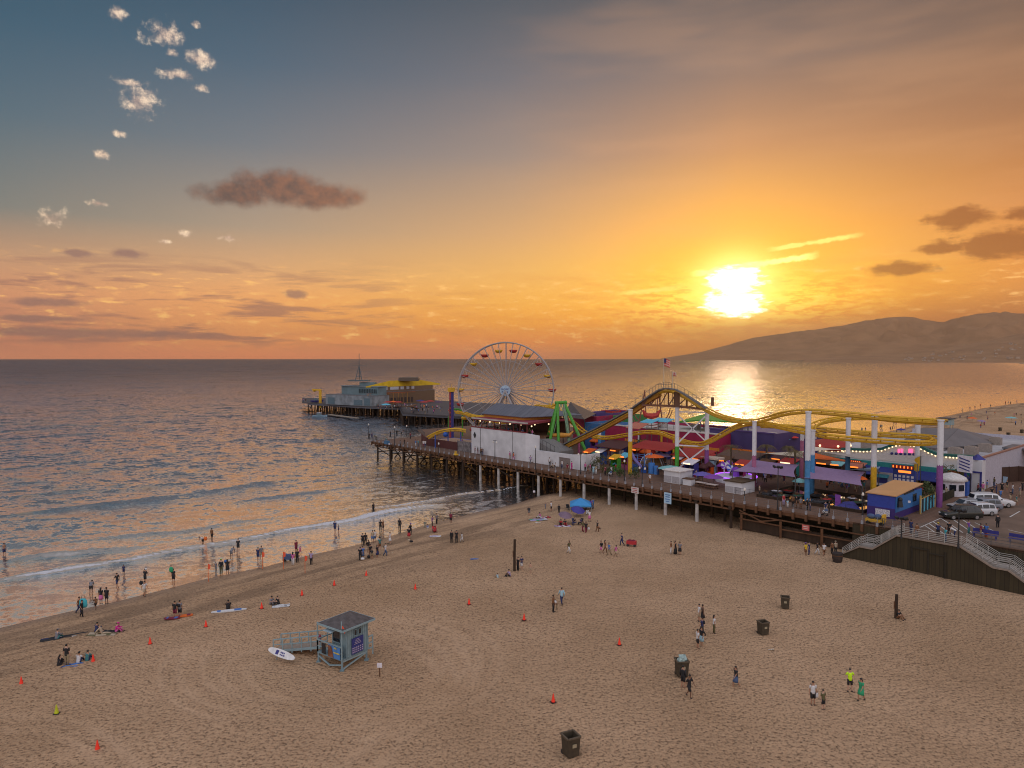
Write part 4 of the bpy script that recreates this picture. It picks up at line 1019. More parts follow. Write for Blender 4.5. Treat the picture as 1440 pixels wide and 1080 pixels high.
def awning(px, py, D, w, d, h, mat, label, slope=.5, name='awning'):
    c = PD(px, py, D); e = empty(name, (c.x, c.y, DZ), ANG, label, 'awning'); z = c.z-DZ
    b = MB(); b.prism([(-w/2,-d/2,z-slope),(w/2,-d/2,z-slope),(w/2,d/2,z+.02),(-w/2,d/2,z+.02)], (0,0,.1)); local(b, 'cloth', mat, e)
    b = MB()
    for x in (-w/2+.1, w/2-.1):
        for y, zz in ((-d/2+.1, z-slope), (d/2-.1, z)): b.cyl((x,y,0), (x,y,zz), .06, n=6)
    local(b, 'posts', m_rail, e)
awning(913, 591, 150, 3.2, 2.5, 3, m_cyan, 'small cyan awning left of the pendulum ride')
awning(932, 589.5, 150, 4.2, 2.5, 3, m_cyan, 'larger cyan awning below the pendulum ride')
awning(896, 596, 146, 3.6, 3.0, 3, C('salmon_cloth', (.50,.16,.10)), 'salmon sloping awning over the arcade roof', .9)

# ---- roller coaster
e = empty('roller_coaster', SP(985, 12), 0, 'yellow steel roller coaster with a long lift hill on white columns dipped in colours', 'roller coaster')
pA = [(776,635,150),(800,622,146),(843,601,140),(886,577.5,134),(915,557,130.5),(928,549,129),(938,546.5,128.3),(950,549,127.5),(966,557,126.5),(981,567,125.3),(996,576,123.8),(1012,583,121.8),(1035,589,119.2),(1058,590.5,117),(1080,586,115),(1100,580,112.6),(1120,576.8,110.6),(1140,576,108.8),(1175,578.5,106.2),(1210,581.5,104.4),(1240,585,103.2),(1275,587.5,102),(1305,589,101.4),(1321,590,102),(1326,591,105.5),(1318,592,109),(1290,591,113),(1255,588,116),(1225,585,118),(1190,586,119),(1162,590,118),(1146,596,115.5),(1141,602,113),(1146,607.5,111),(1162,611,109.2),(1190,614,107.5),(1228,617,106),(1268,620,105),(1300,621,105),(1316,619,106.6),(1314,614,109),(1290,611,112),(1255,609.5,115),(1215,607,118),(1170,603,120),(1125,599,121),(1095,597,121.5),(1070,596,121)]
A3 = [PD(*q) for q in pA]
rails(A3, m_yel, e, 1.15, .13, .24, 1.1)
pB = [(672,586,178),(690,590,175),(712,592,171),(735,586,170),(756,572,170),(774,571,167),(790,580,162),(806,594,157),(822,607,152),(840,613,148),(858,613.5,145.5),(880,610,142.5),(905,606,139),(925,606.5,136),(940,611,133.5),(957,618,131),(975,622,128.5),(990,621.5,126.5),(1004,616,124.4),(1018,608,122.4),(1034,599,120.2),(1050,594,118.4),(1070,593.5,116.6),(1092,597,114.6),(1115,602,112.8),(1136,606,111)]
rails([PD(*q) for q in pB], m_yel, e, 1.15, .13, .24, 1.1)
rails([PD(748,618,150),PD(760,623,149),PD(775,627,148),PD(790,624,150)], m_yel, e, 1.15, .13, .24, 1.1)
rails([PD(641,578,186),PD(652,580,184),PD(666,584,181),PD(690,586,178),PD(712,586,176),PD(740,576,178),PD(757,569,176)], m_yel, e, 1.15, .13, .24, 1.1)
# grey walkway on the lift hill and past the crest
b = MB(); rl = MB(); prev = None
for q in pA[:6]+[(938,546.8,127.8),(950,548.6,127),(964,556,126),(981,567,124.6),(993,575,123.6)]:
    p = PD(q[0], q[1], q[2]-1.1)+Vector((0,0,.12))
    if prev is not None:
        b.beam(prev, p, .95, .22); 
        for k in range(3): r_ = prev.lerp(p, k/3); rl.box((r_.x-.3, r_.y-.4, r_.z+.55), (.05,.05,1.1))
        rl.beam(prev+Vector((-.3,-.4,1.1)), p+Vector((-.3,-.4,1.1)), .05)
    prev = p
b.build('walkway', C('walkway_grey', (.17,.165,.17), .7), e); rl.build('handrail', m_rail, e)
b = MB()
for i in range(5): b.beam(A3[i]-Vector((0,0,.75)), A3[i+1]-Vector((0,0,.75)), 1.0, .55)
b.build('lift_girder', C('amber_girder', (.52,.24,.03)), e)
# truss below the crest
tb = MB(); zt = zat(569, 128); Ltop = [PD(903,566,131),PD(915,558.5,130.4),PD(928,551,129.2),PD(940,549,128.4),PD(952,551,127.6),PD(966,559,126.6),PD(980,568,125.4),PD(992,574,124.2)]
bot = [PD(903,569.5,131),PD(915,570,130.4),PD(928,570.5,129.2),PD(940,571,128.4),PD(952,571.5,127.6),PD(966,573,126.6),PD(980,574.5,125.4),PD(992,575.5,124.2)]
for i in range(7):
    tb.beam(bot[i], bot[i+1], .34); tb.beam(Ltop[i], Ltop[i+1], .34); tb.beam(bot[i], Ltop[i], .22); tb.beam(bot[i], Ltop[i+1], .16)
    dv_ = Vector((.3,1.6,0)); tb.beam(bot[i]+dv_, bot[i+1]+dv_, .24); tb.beam(bot[i]+dv_, Ltop[i]+dv_, .16); tb.beam(bot[i], bot[i]+dv_, .14)
    m0, m1 = (bot[i]+bot[i+1])/2, (Ltop[i]+Ltop[i+1])/2; tb.beam(m0, m1, .10)
tb.build('truss', C('rust_truss', (.20,.085,.05)), e)
b = MB(); q = PD(951.7, 551, 127.2); b.box((q.x, q.y, (q.z+zat(572,127.2))/2), (.9,.9,q.z-zat(572,127.2))); b.build('crest_block', C('brown_panel', (.16,.075,.04)), e)
b = MB(); b.beam(PD(922,541,128.5), PD(946,541,127.8), .06); 
for px in (922,930,938,946): b.beam(PD(px,541,128.4), PD(px,549,128.2), .05)
b.build('crest_railing', m_rail, e)
b = MB(); q = PD(1002, 563, 123); b.box((q.x,q.y,q.z-.2), (.45,.45,1.5)); b.build('crest_box', C('brown_panel', (.16,.075,.04)), e)
colm = {'y': m_yel, 'b': m_blue, 'g': m_grn, 'p': m_purp2, 'm': C('mauve_column', (.42,.14,.26)), 'k': m_pink}
b0 = C('column_blue', (.07,.26,.52)); colm['b'] = b0
cols_ = [(886,577,621,666,6,'y'),(951.7,572,628,668,6,'g'),(993.5,577,633,668,6,'p'),(1060,593.5,641,684,6,'m'),(1135,580,648,702,7.4,'b'),(1142,606,640,695,6,'b'),(1191.5,589,642,684,6.4,'b'),(1228,587,657,700,7.6,'y'),(1289,591.5,642,680,7,'y'),(1320.5,592,655,713,8,'p'),(843,601,615,640,4.6,'b'),(1127,604,620,672,5,'m'),
 (814,616,617,640,3.4,'k'),(898.5,609,620,640,3.6,'b'),(930,608,610,645,3.0,'y'),(1003.7,617,622,645,5,'g'),(947,612,613,650,2.6,'y')]
for px, yt, ys, yb, w, cc in cols_:
    p = G(px, yb, DZ); D = p.y; zt_, zs_ = zat(yt, D), zat(ys, D); r = w*D/2000
    b = MB(); b.mat(0); b.cyl((p.x,p.y,zs_), (p.x,p.y,zt_), r, n=14); b.cyl((p.x,p.y,zt_), (p.x,p.y,zt_+.18), r*1.2, n=14)
    b.mat(1); n_ = 14; vs = []; 
    for j in range(n_):
        th = 2*PI*j/n_; vs.append((p.x+r*1.012*math.cos(th), p.y+r*1.012*math.sin(th), DZ)); 
    for j in range(n_):
        th = 2*PI*j/n_; vs.append((p.x+r*1.012*math.cos(th), p.y+r*1.012*math.sin(th), zs_+(.22 if j % 2 else -.12)+.0))
    b.add(vs, [(j,(j+1)%n_,(j+1)%n_+n_,j+n_) for j in range(n_)]+[tuple(range(n_))])
    b.cyl((p.x,p.y,DZ), (p.x,p.y,zs_-.2), r*.99, n=14)
    b.build('column', [m_steelw if r > .2 else colm[cc], colm[cc]], e)
b = MB()
P2, P3 = G(951.7,668,DZ), G(993.5,668,DZ)
def cz(P, y): v = PD(720,y,P.y); return Vector((P.x, P.y, v.z))
for (a, b_) in ((cz(P2,583),cz(P3,622)),(cz(P3,583),cz(P2,624)),(cz(P2,626),cz(P3,628)),(cz(P3,628),cz(P2,660)),(cz(P2,627),cz(P3,672)),(cz(P2,579),cz(P3,580))): b.beam(a, b_, .22)
b.build('cross_brace', m_steelw, e)
# flags
def flag(px, ytop, ybase, D, w, h, label, kind):
    t_, b_ = PD(px, ytop, D), PD(px, ybase, D); e = empty('flag', b_, 0, label, 'flag')
    q = MB(); q.cyl(b_, t_, .05, n=6); q.build('pole', m_railw, e)
    n_ = 9; f = MB(); 
    def fp(u, v): return t_+Vector((w*u*.8, .25*math.sin(u*5), -h*v-.35*w*u*u*.9))
    if kind == 'stripe':
        for r in range(7):
            f.mat(r % 2)
            for i in range(n_): f.add([fp(i/n_, r/7), fp((i+1)/n_, r/7), fp((i+1)/n_, (r+1)/7), fp(i/n_, (r+1)/7)], [(0,1,2,3)])
        f.mat(2); f.add([fp(0,0)+Vector((0,-.03,.01)), fp(.42,0)+Vector((0,-.03,.01)), fp(.42,.55)+Vector((0,-.03,0)), fp(0,.55)+Vector((0,-.03,0))], [(0,1,2,3)])
        f.build('cloth', [C('flag_red', (.60,.06,.04)), C('flag_white', (.75,.55,.5)), C('flag_blue', (.03,.04,.16))], e)
    else:
        for i in range(n_):
            f.mat(0); f.add([fp(i/n_,0), fp((i+1)/n_,0), fp((i+1)/n_,.8), fp(i/n_,.8)], [(0,1,2,3)]); f.mat(1); f.add([fp(i/n_,.8), fp((i+1)/n_,.8), fp((i+1)/n_,1), fp(i/n_,1)], [(0,1,2,3)])
        f.mat(1); f.add([fp(.35,.3)+Vector((0,-.03,0)), fp(.65,.3)+Vector((0,-.03,0)), fp(.6,.6)+Vector((0,-.03,0)), fp(.4,.6)+Vector((0,-.03,0))], [(0,1,2,3)])
        f.build('cloth', [C('flag_white', (.75,.55,.5)), C('flag_red', (.60,.06,.04))], e)
flag(933.5, 504, 546, 128.2, 1.35, 1.35, 'tall flagpole with a red and white striped flag at the coaster crest', 'stripe')
flag(946, 522.5, 547, 127.6, .75, .7, 'shorter flagpole with a small pale flag at the coaster crest', 'bear')

# ---- shade sails
def sail(corners, mat, label, sag=.6, n_=9, posts=()):
    c = [PD(*q) for q in corners]
    if len(c) == 3: c = [c[0], c[1], c[2], c[2]]
    e = empty('shade_sail', (sum((v.x for v in c))/4, sum((v.y for v in c))/4, DZ), 0, label, 'shade sail')
    b = MB(); vs = []
    ctr = sum(c, Vector())/4
    for i in range(n_):
        for j in range(n_):
            u, v = i/(n_-1), j/(n_-1); p = c[0].lerp(c[1], u).lerp(c[3].lerp(c[2], u), v)
            k = .5*(4*u*(1-u)*(abs(2*v-1)**2)+4*v*(1-v)*(abs(2*u-1)**2))
            p = p.lerp(ctr, .22*k); p.z -= sag*16*u*(1-u)*v*(1-v)*.6; vs.append(p)
    fs = [(i*n_+j, (i+1)*n_+j, (i+1)*n_+j+1, i*n_+j+1) for i in range(n_-1) for j in range(n_-1)]
    b.add(vs, fs); b.add([v-Vector((0,0,.03)) for v in vs], fs); b.build('cloth', mat, e, smooth=True)
    b = MB()
    for k in posts: b.cyl((c[k].x,c[k].y,DZ), c[k], .07, n=6)
    if posts: b.build('posts', m_rail, e)
m_lil = C('lilac_cloth', (.30,.20,.36), .8, var=.12); m_cream = C('cream_cloth', (.68,.58,.46), .8, var=.1)
sail([(1056.8,646,121),(1124,653.5,117),(1118.5,671,107),(1030,662.5,112)], m_lil, 'purple shade sail left of the tall blue-footed column', posts=(2,3))
sail([(1136.7,654,114),(1217,663.5,110),(1212.5,683,101),(1130.5,672,105)], m_lil, 'purple shade sail right of the tall blue-footed column', posts=(1,2))
sail([(1070,637,128),(1131,634,120),(1130,643.5,115)], m_cream, 'narrow cream shade sail left of the blue-footed column', .3, posts=(0,))
sail([(1142,636,122),(1214,652,116),(1143,645,117)], C('orange_cloth', (.80,.14,.015)), 'long thin orange shade sail right of the blue-footed column', .3, posts=(1,))
sail([(1140,627.5,130),(1184,632,128),(1146,634,124)], m_cream, 'small cream shade sail below the red round canopy', .2)
sail([(1150,635,118),(1295,641,115),(1290,652,107),(1205,645,108)], C('beige_cloth', (.42,.38,.36), .8), 'wide beige shade sail in front of the blue awning hall', .3, posts=(1,2))
sail([(1192,660,116),(1238,656,118),(1236,664,112)], C('pale_blue_cloth', (.36,.52,.68), .8), 'pale blue canopy sail before the white food truck', .2, posts=(0,2))

# ---- kiosks
def kiosk(pl, pr, t, d, yt, roofmat, label, two=True, over=.2):
    s0, s1 = s_px(pl, t, DZ), s_px(pr, t, DZ); p = ST(s0, t); z1 = zpx(yt, p)
    e = empty('kiosk', p, 0, label, 'kiosk'); b = MB(); stslab(b, [(s0,t),(s1,t),(s1,t+d),(s0,t+d)], DZ, z1); b.build('wall', m_plaster, e)
    b = MB(); stslab(b, [(s0-over,t-over),(s1+over,t-over),(s1+over,t+d+over),(s0-over,t+d+over)], z1, z1+.16); b.build('roof', roofmat, e)
    n_ = 2
    for k in range(n_):
        a, c_ = s0+(s1-s0)*(k+.05)/n_, s0+(s1-s0)*(k+.95)/n_; b = MB(); b.prism([ST(a,t-.05,DZ+.12),ST(c_,t-.05,DZ+.12),ST(c_,t-.05,DZ+(z1-DZ)*.58),ST(a,t-.05,DZ+(z1-DZ)*.58)], N*.1); b.build('shutter', C('grey_shutter', (.42,.40,.43)), e)
    return e
kiosk(933.5, 956, 6.2, 3.6, 661, C('white_top', (.75,.70,.68)), 'white kiosk with a flat white roof under the green-footed column')
kiosk(1019.5, 1043, 5.8, 3.8, 676, C('brown_top', (.085,.055,.032), var=.3), 'white hut with a flat dark brown roof by the pier walkway')
s0 = s_px(960,6.4); e = empty('counter', ST(s0,6.4), 0, 'low white counter right of the flat white roofed kiosk', 'counter')
b = MB(); stslab(b, [(s0,6.4),(s0+1.6,6.4),(s0+1.6,7.6),(s0,7.6)], DZ, DZ+1.0); b.build('body', m_plaster, e); b = MB(); stslab(b, [(s0-.1,6.3),(s0+1.7,6.3),(s0+1.7,7.7),(s0-.1,7.7)], DZ+1.0, DZ+1.1); b.build('top', m_timber2, e)

def umbrella(p, r, h, mat, label, group=None, cat='umbrella', name='parasol', tilt=0):
    e = empty(name, p, 0, label, cat, group); b = MB(); b.lathe((0,0,h), [(r,-.45),(r*.62,-.17),(.03,.08)], 8); local(b, 'canopy', mat, e)
    b = MB(); b.cyl((0,0,0), (0,0,h), .04, n=6); local(b, 'pole', m_rail, e)
    if tilt: e.rotation_euler = (tilt, tilt*.5, 0)
    return e
def UP(px, py_top, t, r, mat, label, **k):
    """parasol whose canopy is seen at (px, py_top), standing on the deck at inset t"""
    p = SP(px, t); h = zpx(py_top, p)-DZ; return umbrella(p, r, max(h, 2.0), mat, label, **k)
m_vio2 = C('violet_cloth', (.22,.06,.36)); m_orc = C('orange_cloth', (.80,.14,.015)); m_ltc = C('light_teal_cloth', (.22,.50,.52))
UP(988, 668, 9.5, 1.7, C('blue_violet_cloth', (.14,.11,.42)), 'blue-violet parasol by the purple-footed column'); UP(1003, 671.5, 8.5, 1.7, m_vio2, 'magenta-purple parasol over the picnic tables')
UP(920, 639, 14, 1.9, m_orc, 'bright orange parasol behind the striped dome'); UP(930, 637.5, 17, 2.0, C('lavender_cloth', (.25,.20,.42)), 'lavender parasol behind the bright orange one')
UP(1124, 673, 12, 1.2, m_ltc, 'pale teal parasol between the two purple shade sails'); UP(943, 655, 11, 2.3, m_ltc, 'wide pale teal parasol left of the green-footed column')
UP(1208, 669, 18, 1.2, m_orc, 'small orange parasol behind the yellow-footed column'); UP(1100, 614, 40, 1.6, m_cyan, 'cyan parasol beside the deep purple hall')
UP(1112, 612, 42, 1.5, C('bright_red_cloth', (.62,.04,.03)), 'red parasol beside the deep purple hall')
# picnic tables
def table(px, t, label):
    e = empty('picnic_table', SP(px, t), ANG, label, 'table', 'picnic tables by the parasols'); b = MB(); b.box((0,0,.74), (1.9,.9,.08)); local(b, 'top', C('pale_board', (.60,.50,.46)), e)
    b = MB(); b.box((0,-.75,.42), (1.9,.28,.06)); b.box((0,.75,.42), (1.9,.28,.06)); local(b, 'bench', m_timber2, e)
    b = MB()
    for x in (-.7,.7): b.beam((x,-.7,0), (x,0,.72), .08); b.beam((x,.7,0), (x,0,.72), .08)
    local(b, 'frame', m_timber2, e)
table(986, 6.9, 'picnic table below the blue-violet parasol'); table(1001, 6.6, 'picnic table below the magenta-purple parasol'); table(975, 9.5, 'picnic table behind the low white counter')

# ---- striped ball ride with its glowing ring
def ballm(px, py, D, r, c1, c2, label):
    c = PD(px, py, D); e = empty('ride_ball', (c.x, c.y, DZ), 0, label, 'ride car', 'striped balls of the spinning ride'); b = MB(); n_ = 16; m_ = 8
    for i in range(m_):
        for j in range(n_):
            b.mat((j//2) % 2); vs = []
            for (ii, jj) in ((i,j),(i+1,j),(i+1,j+1),(i,j+1)):
                ph, th = PI*ii/m_, 2*PI*jj/n_; vs.append(c+Vector((r*math.sin(ph)*math.cos(th), r*math.cos(ph)*.98-.0, r*math.sin(ph)*math.sin(th))))
            b.add(vs, [(0,1,2,3)])
    b.build('shell', [c1, c2], e, smooth=True); b = MB(); b.cyl((c.x,c.y,DZ), (c.x,c.y,c.z-r*.9), .1, n=6); b.build('arm', m_steelw, e)
m_vp = C('vivid_purple', (.22,.05,.50)); m_wb = C('ball_white', (.72,.70,.78)); m_bb = C('ball_blue', (.04,.10,.50))
ballm(1018.5, 655, 124, .62, m_vp, m_wb, 'leftmost purple and white striped ride ball'); ballm(1025.5, 652.5, 126, .68, m_vp, m_wb, 'upper purple and white striped ride ball of the cluster')
ballm(1027, 658.5, 122, .64, m_bb, m_wb, 'blue and white striped ride ball in front of the cluster'); ballm(1042.3, 653, 125, .56, m_vp, m_wb, 'lone purple and white striped ride ball right of the cluster')
c = PD(1035, 667, 121); e = empty('spinning_ride', (c.x, c.y, DZ), 0, 'round ride platform with a glowing violet rim under the purple sail', 'ride')
b = MB(); b.lathe((c.x,c.y,DZ), [(3.4,0),(3.4,.8),(3.3,.85)], 28); b.build('platform', m_wb, e); b = MB(); b.tube([(c.x+3.45*math.cos(a), c.y+3.45*math.sin(a), DZ+.95) for a in np.linspace(0, 2*PI, 36, endpoint=False)], .09, 5, close=True); b.build('lit_rim', m_vio, e)
b = MB(); b.lathe((c.x,c.y,DZ+.85), [(.6,0),(.5,.8),(.8,1.2),(.2,1.6)], 12); b.build('centre', m_vp, e)

# ---- striped dome, play frame, water-blue things
c = PD(916.5, 656, 135); c.z = DZ; e = empty('shell_dome', c, 0, 'gold and white ribbed dome with a red and white knob beside the blue play frame', 'ride dome')
b = MB(); b.lathe((0,0,0), [(2.3,0),(2.25,.9),(1.75,2.0),(.9,2.7),(.1,2.95)], 16); local(b, 'shell', C('ochre_shell', (.26,.15,.06), var=.3), e, True)
b = MB()
for k in range(8):
    a = 2*PI*k/8; b.tube([(r_*math.cos(a)*1.03, r_*math.sin(a)*1.03, z_) for r_, z_ in ((2.3,0),(2.25,.9),(1.75,2.0),(.9,2.7),(.1,2.97))], .11, 5)
local(b, 'ribs', m_wb, e)
b = MB(); b.ball((.3,-.2,3.3), .5); local(b, 'knob', m_red, e, True); b = MB(); b.lathe((.75,-.2,3.2), [(.35,0),(.38,.6),(.1,.9)], 10); local(b, 'cap', m_wb, e)
c = PD(906, 668, 131); c.z = DZ; e = empty('play_frame', c, ANG, 'blue netted play structure with blue drums beside the walkway', 'play structure')
b = MB()
for x in (-2.4,-.8,.8): 
    for y in (-1,1): b.cyl((x,y,0), (x,y,3.2+.5*math.sin(x)), .10, n=6)
for z_ in (1.2,2.2,3.0): b.beam((-2.4,-1,z_), (.8,-1,z_), .08); b.beam((-2.4,1,z_), (.8,1,z_), .08); b.beam((-2.4,-1,z_), (-2.4,1,z_), .08)
local(b, 'frame', C('play_blue', (.10,.20,.50)), e)
b = MB(); b.box((-1.6,-.9,.7), (1.5,.2,1.3)); b.box((.6,-1.0,.65), (1.1,.2,1.2)); local(b, 'panel', m_blue, e); b = MB(); b.cyl((1.9,-.3,0), (1.9,-.3,1.9), .6, n=12); b.cyl((3.1,-.5,0), (3.1,-.5,1.5), .45, n=12); local(b, 'drum', C('drum_blue', (.06,.22,.60)), e)
b = MB(); b.tube([(-2.2,-1.2,3.6),(-1,-1.4,2.2),(.6,-1.5,1.0)], .28, 8); local(b, 'slide', C('play_violet', (.20,.16,.45)), e)
c = PD(1003, 655, 128); c.z = DZ; e = empty('lookout_stand', c, ANG, 'pale blue stand with a flat cream top right of the purple-footed column', 'stand')
b = MB(); b.prism([(-1.0,-.9,0),(1.0,-.9,0),(.6,-.9,2.6),(-.6,-.9,2.6)], (0,1.8,0)); local(b, 'tower', C('pale_blue_board', (.30,.44,.55)), e); b = MB(); b.box((-.2,0,3.0), (3.6,2.2,.35)); local(b, 'roof', C('cream_board', (.62,.52,.42)), e); b = MB(); b.box((-1.6,-.6,.5), (1.8,.9,.4)); local(b, 'counter', m_wb, e)
# red and white paddle-boat shaped ride cars and bright booths scattered in the park
booth_specs = [(868,640,18,2.0,C('booth_white', (.6,.58,.6)),m_org),(846,645,14,1.6,m_blue,m_wb),(880,648,12,1.7,m_pink,m_cyan),(866,655,9,1.5,m_grn,m_yel),(896,632,22,1.9,m_red,m_org),(830,650,12,1.6,m_teal,m_orc),
 (956,640,18,1.8,m_red,m_wb),(972,650,14,2.0,m_dblue,m_wb),(983,640,20,2.2,C('brick_booth', (.20,.08,.05)),m_org),(1018,640,22,2.6,C('brick_booth', (.20,.08,.05)),m_timber2),(1046,640,20,2.3,C('stone_booth', (.22,.17,.14)),m_red),
 (1078,640,24,2.4,C('brown_booth', (.12,.06,.04)),m_timber2),(1096,650,31,2.2,m_timber,m_maroon),(1110,640,28,2.6,m_teal,m_red),(1160,660,32,2.4,m_timber,m_timber2),(1178,668,32,2.0,C('brown_booth', (.12,.06,.04)),m_ltc),(1205,660,32,2.2,m_timber,C('salmon_cloth', (.50,.16,.10)))]
nm = ['white booth with an orange awning near the magenta arcade','blue booth with a white awning near the lift hill','pink booth with a cyan awning beside the yellow-footed column','green booth with a yellow awning among the shrubs','red booth with an orange awning by the arcade front','teal booth with an orange awning below the lift hill',
 'red booth with a white awning left of the cross-braced columns','navy booth with a white awning between the cross-braced columns','brick-brown booth with an orange awning behind the braced columns','brick-brown booth with a timber awning near the deep purple hall','stone grey booth with a red sign awning near the pink column',
 'brown booth with a timber awning behind the cream sail','dark timber booth with a maroon awning under the purple sail','teal booth with a red awning in front of the round red canopy','dark timber booth with a timber awning behind the second purple sail','brown booth with a pale teal awning behind the second purple sail','dark timber booth with a salmon awning right of the second purple sail']
for (px, py, t, w, m1_, m2_), lab in zip(booth_specs, nm):
    e = empty('game_booth', SP(px, t), ANG, lab, 'booth', 'game booths in the park'); b = MB()
    b.box((0,w*.35,1.25), (w,.12,2.5)); b.box((-w/2,0,1.25), (.12,w*.7,2.5)); b.box((w/2,0,1.25), (.12,w*.7,2.5)); b.box((0,-w*.3,.5), (w-.15,.12,1.0)); local(b, 'body', m1_, e)
    b = MB(); b.prism([(-w/2-.2,-w*.35-.7,2.35),(w/2+.2,-w*.35-.7,2.35),(w/2+.2,w*.45,3.0),(-w/2-.2,w*.45,3.0)], (0,0,.1)); local(b, 'awning', m2_, e)
    b = MB(); 
    for k in range(4): b.ball((-w/2+.2+(w-.4)*k/3, -w*.05, 1.25+.2*(k % 2)), .18, 7, 5)
    local(b, 'prizes', [m_yel, m_org, m_cyan, m_pink][hash_ := (int(px) % 4)], e)
    b = MB(); b.box((0,-w*.35-.72,2.5), (w*.7,.04,.22)); local(b, 'light_strip', m_orn if int(px) % 3 else m_bulb, e)

# ---- red round canopy with bulbs
c = PD(1165, 624, 132); e = empty('carousel_canopy', (c.x, c.y, DZ), 0, 'round red canopy ride hung with warm bulbs behind the cream sail', 'ride')
z = c.z; b = MB(); b.lathe((c.x,c.y,z), [(3.9,-.9),(3.9,-.2),(3.2,.4),(1.2,.8),(.1,1.1)], 24); b.build('canopy', C('deep_red', (.36,.03,.02)), e)
b = MB()
for k in range(24):
    a = 2*PI*k/24; b.ball((c.x+3.95*math.cos(a), c.y+3.95*math.sin(a), z-.95), .12, 6, 4)
    if k % 3 == 0: b.ball((c.x+3.95*math.cos(a), c.y+3.95*math.sin(a), z+.0), .22, 6, 4)
b.build('bulbs', m_bulb, e); b = MB(); b.cyl((c.x,c.y,DZ), (c.x,c.y,z-.5), .8, n=12); b.lathe((c.x,c.y,DZ), [(3.8,0),(3.8,.5)], 24); b.build('base', m_maroon, e)
for k in range(8): a = 2*PI*k/8; b = MB(); q = Vector((c.x+3.2*math.cos(a), c.y+3.2*math.sin(a), DZ+1.2)); b.tube([q+Vector((-.5,0,.2)), q, q+Vector((.5,0,.2))], [.2,.35,.2], 8); b.cyl((q.x,q.y,DZ), (q.x,q.y,z-.8), .05, n=5); b.build('seat', m_wb, e)

# ---- glossy pool with little boats
s0, s1 = s_px(1070, 7), s_px(1216, 7); m_pool = M('pool_water', (.80,.76,.74), .04, metal=1, var=.1, bump=.10, bscale=1.0)
e = empty('boating_pool', ST(s0, 6.0), 0, 'shallow dark pool reflecting the sunset beside the walkway', 'pool')
b = MB(); stslab(b, [(s0,6.2),(s1,6.2),(s1,17),(s0,17)], DZ+.02, DZ+.10); b.build('water', m_pool, e)
b = MB()
for (a, t_, c_, t2) in ((s0,6.1,s1,6.1),(s0,17.1,s1,17.1),(s0-.1,6.1,s0-.1,17.1),(s1+.1,6.1,s1+.1,17.1)): b.beam(ST(a,t_,DZ+.2), ST(c_,t2,DZ+.2), .26, .42)
b.beam(ST(s0+3,11,DZ+.2), ST(s0+8,13,DZ+.2), .3, .3); b.build('rim', m_timber, e)
railing([ST(s0-3.5,5.7), ST(s1+.4,5.7)], 'thin dark railing between the walkway and the reflecting pool', mat=m_dark, step=2.4, th=.035, rails=(.55,1.0))
hull = None; rb_ = random.Random(8)
tints = [('black', m_dark), ('red', m_red), ('dark green', C('boat_green', (.03,.09,.05))), ('white', m_wb), ('navy', m_dblue)]
spots = [(1078,8.2,0),(1092,10.9,3),(1100,8.4,2),(1108,12.4,1),(1122,9.9,2),(1148,12.7,0),(1152,8.2,0),(1163,10.4,1),(1172,13.4,4),(1180,8.7,0),(1190,10.9,0),(1198,13.9,3),(1206,11.7,2)]
for i, (px, t_, ci) in enumerate(spots):
    cn, cm = tints[ci]
    if hull is None:
        hull = empty('bumper_boat', (0,0,0), 0, '', 'boat', 'bumper boats in the pool'); b = MB(); b.tube([(-.85,0,.16),(-.4,0,.2),(.4,0,.2),(.85,0,.18)], [(.12,.3),(.2,.62),(.2,.62),(.12,.3)], 12); o = local(b, 'hull', m_dark, hull, True); o.material_slots[0].link = 'OBJECT'
        b = MB(); b.tube([(.95*math.cos(a), .68*math.sin(a), .2) for a in np.linspace(0, 2*PI, 18, endpoint=False)], .13, 6, close=True); local(b, 'bumper', m_dark, hull); b = MB(); b.box((-.25,0,.5), (.16,.5,.5)); local(b, 'seat', m_timber2, hull); ob = hull
    else: ob = copy_tree(hull)
    pl = 'near the railing' if t_ < 9.2 else 'in the middle of the pool' if t_ < 11.8 else 'near the far rim'
    place(ob, SP(px, t_, DZ+.1), rb_.uniform(0, 3), 1, cn+' pool boat '+pl+(' left of the blue-footed column' if px < 1130 else ' under the right purple sail'), first=True)
    for ch in ob.children:
        if ch.name.startswith('hull'): ch.material_slots[0].link = 'OBJECT'; ch.material_slots[0].material = cm
e = empty('banner_stand', SP(1178, 7.2), ANG, 'upright violet banner board in the reflecting pool', 'banner'); b = MB(); b.box((0,0,1.0), (.75,.08,1.7)); local(b, 'board', m_vio2, e); b = MB(); b.box((0,.1,.1), (.9,.5,.14)); local(b, 'foot', m_dark, e)
e = empty('tarp_cover', SP(1193, 7.2, DZ+.1), ANG, 'folded dark blue cover lying by the blue building', 'cover'); b = MB(); b.prism([(-1.6,-.6,.1),(1.8,-.6,.1),(.4,.2,1.0),(-.8,.2,.8)], (0,.5,0)); local(b, 'cloth', m_dblue, e); b = MB(); b.box((0,-.4,.12), (3.6,.4,.18)); local(b, 'frame', m_wb, e)

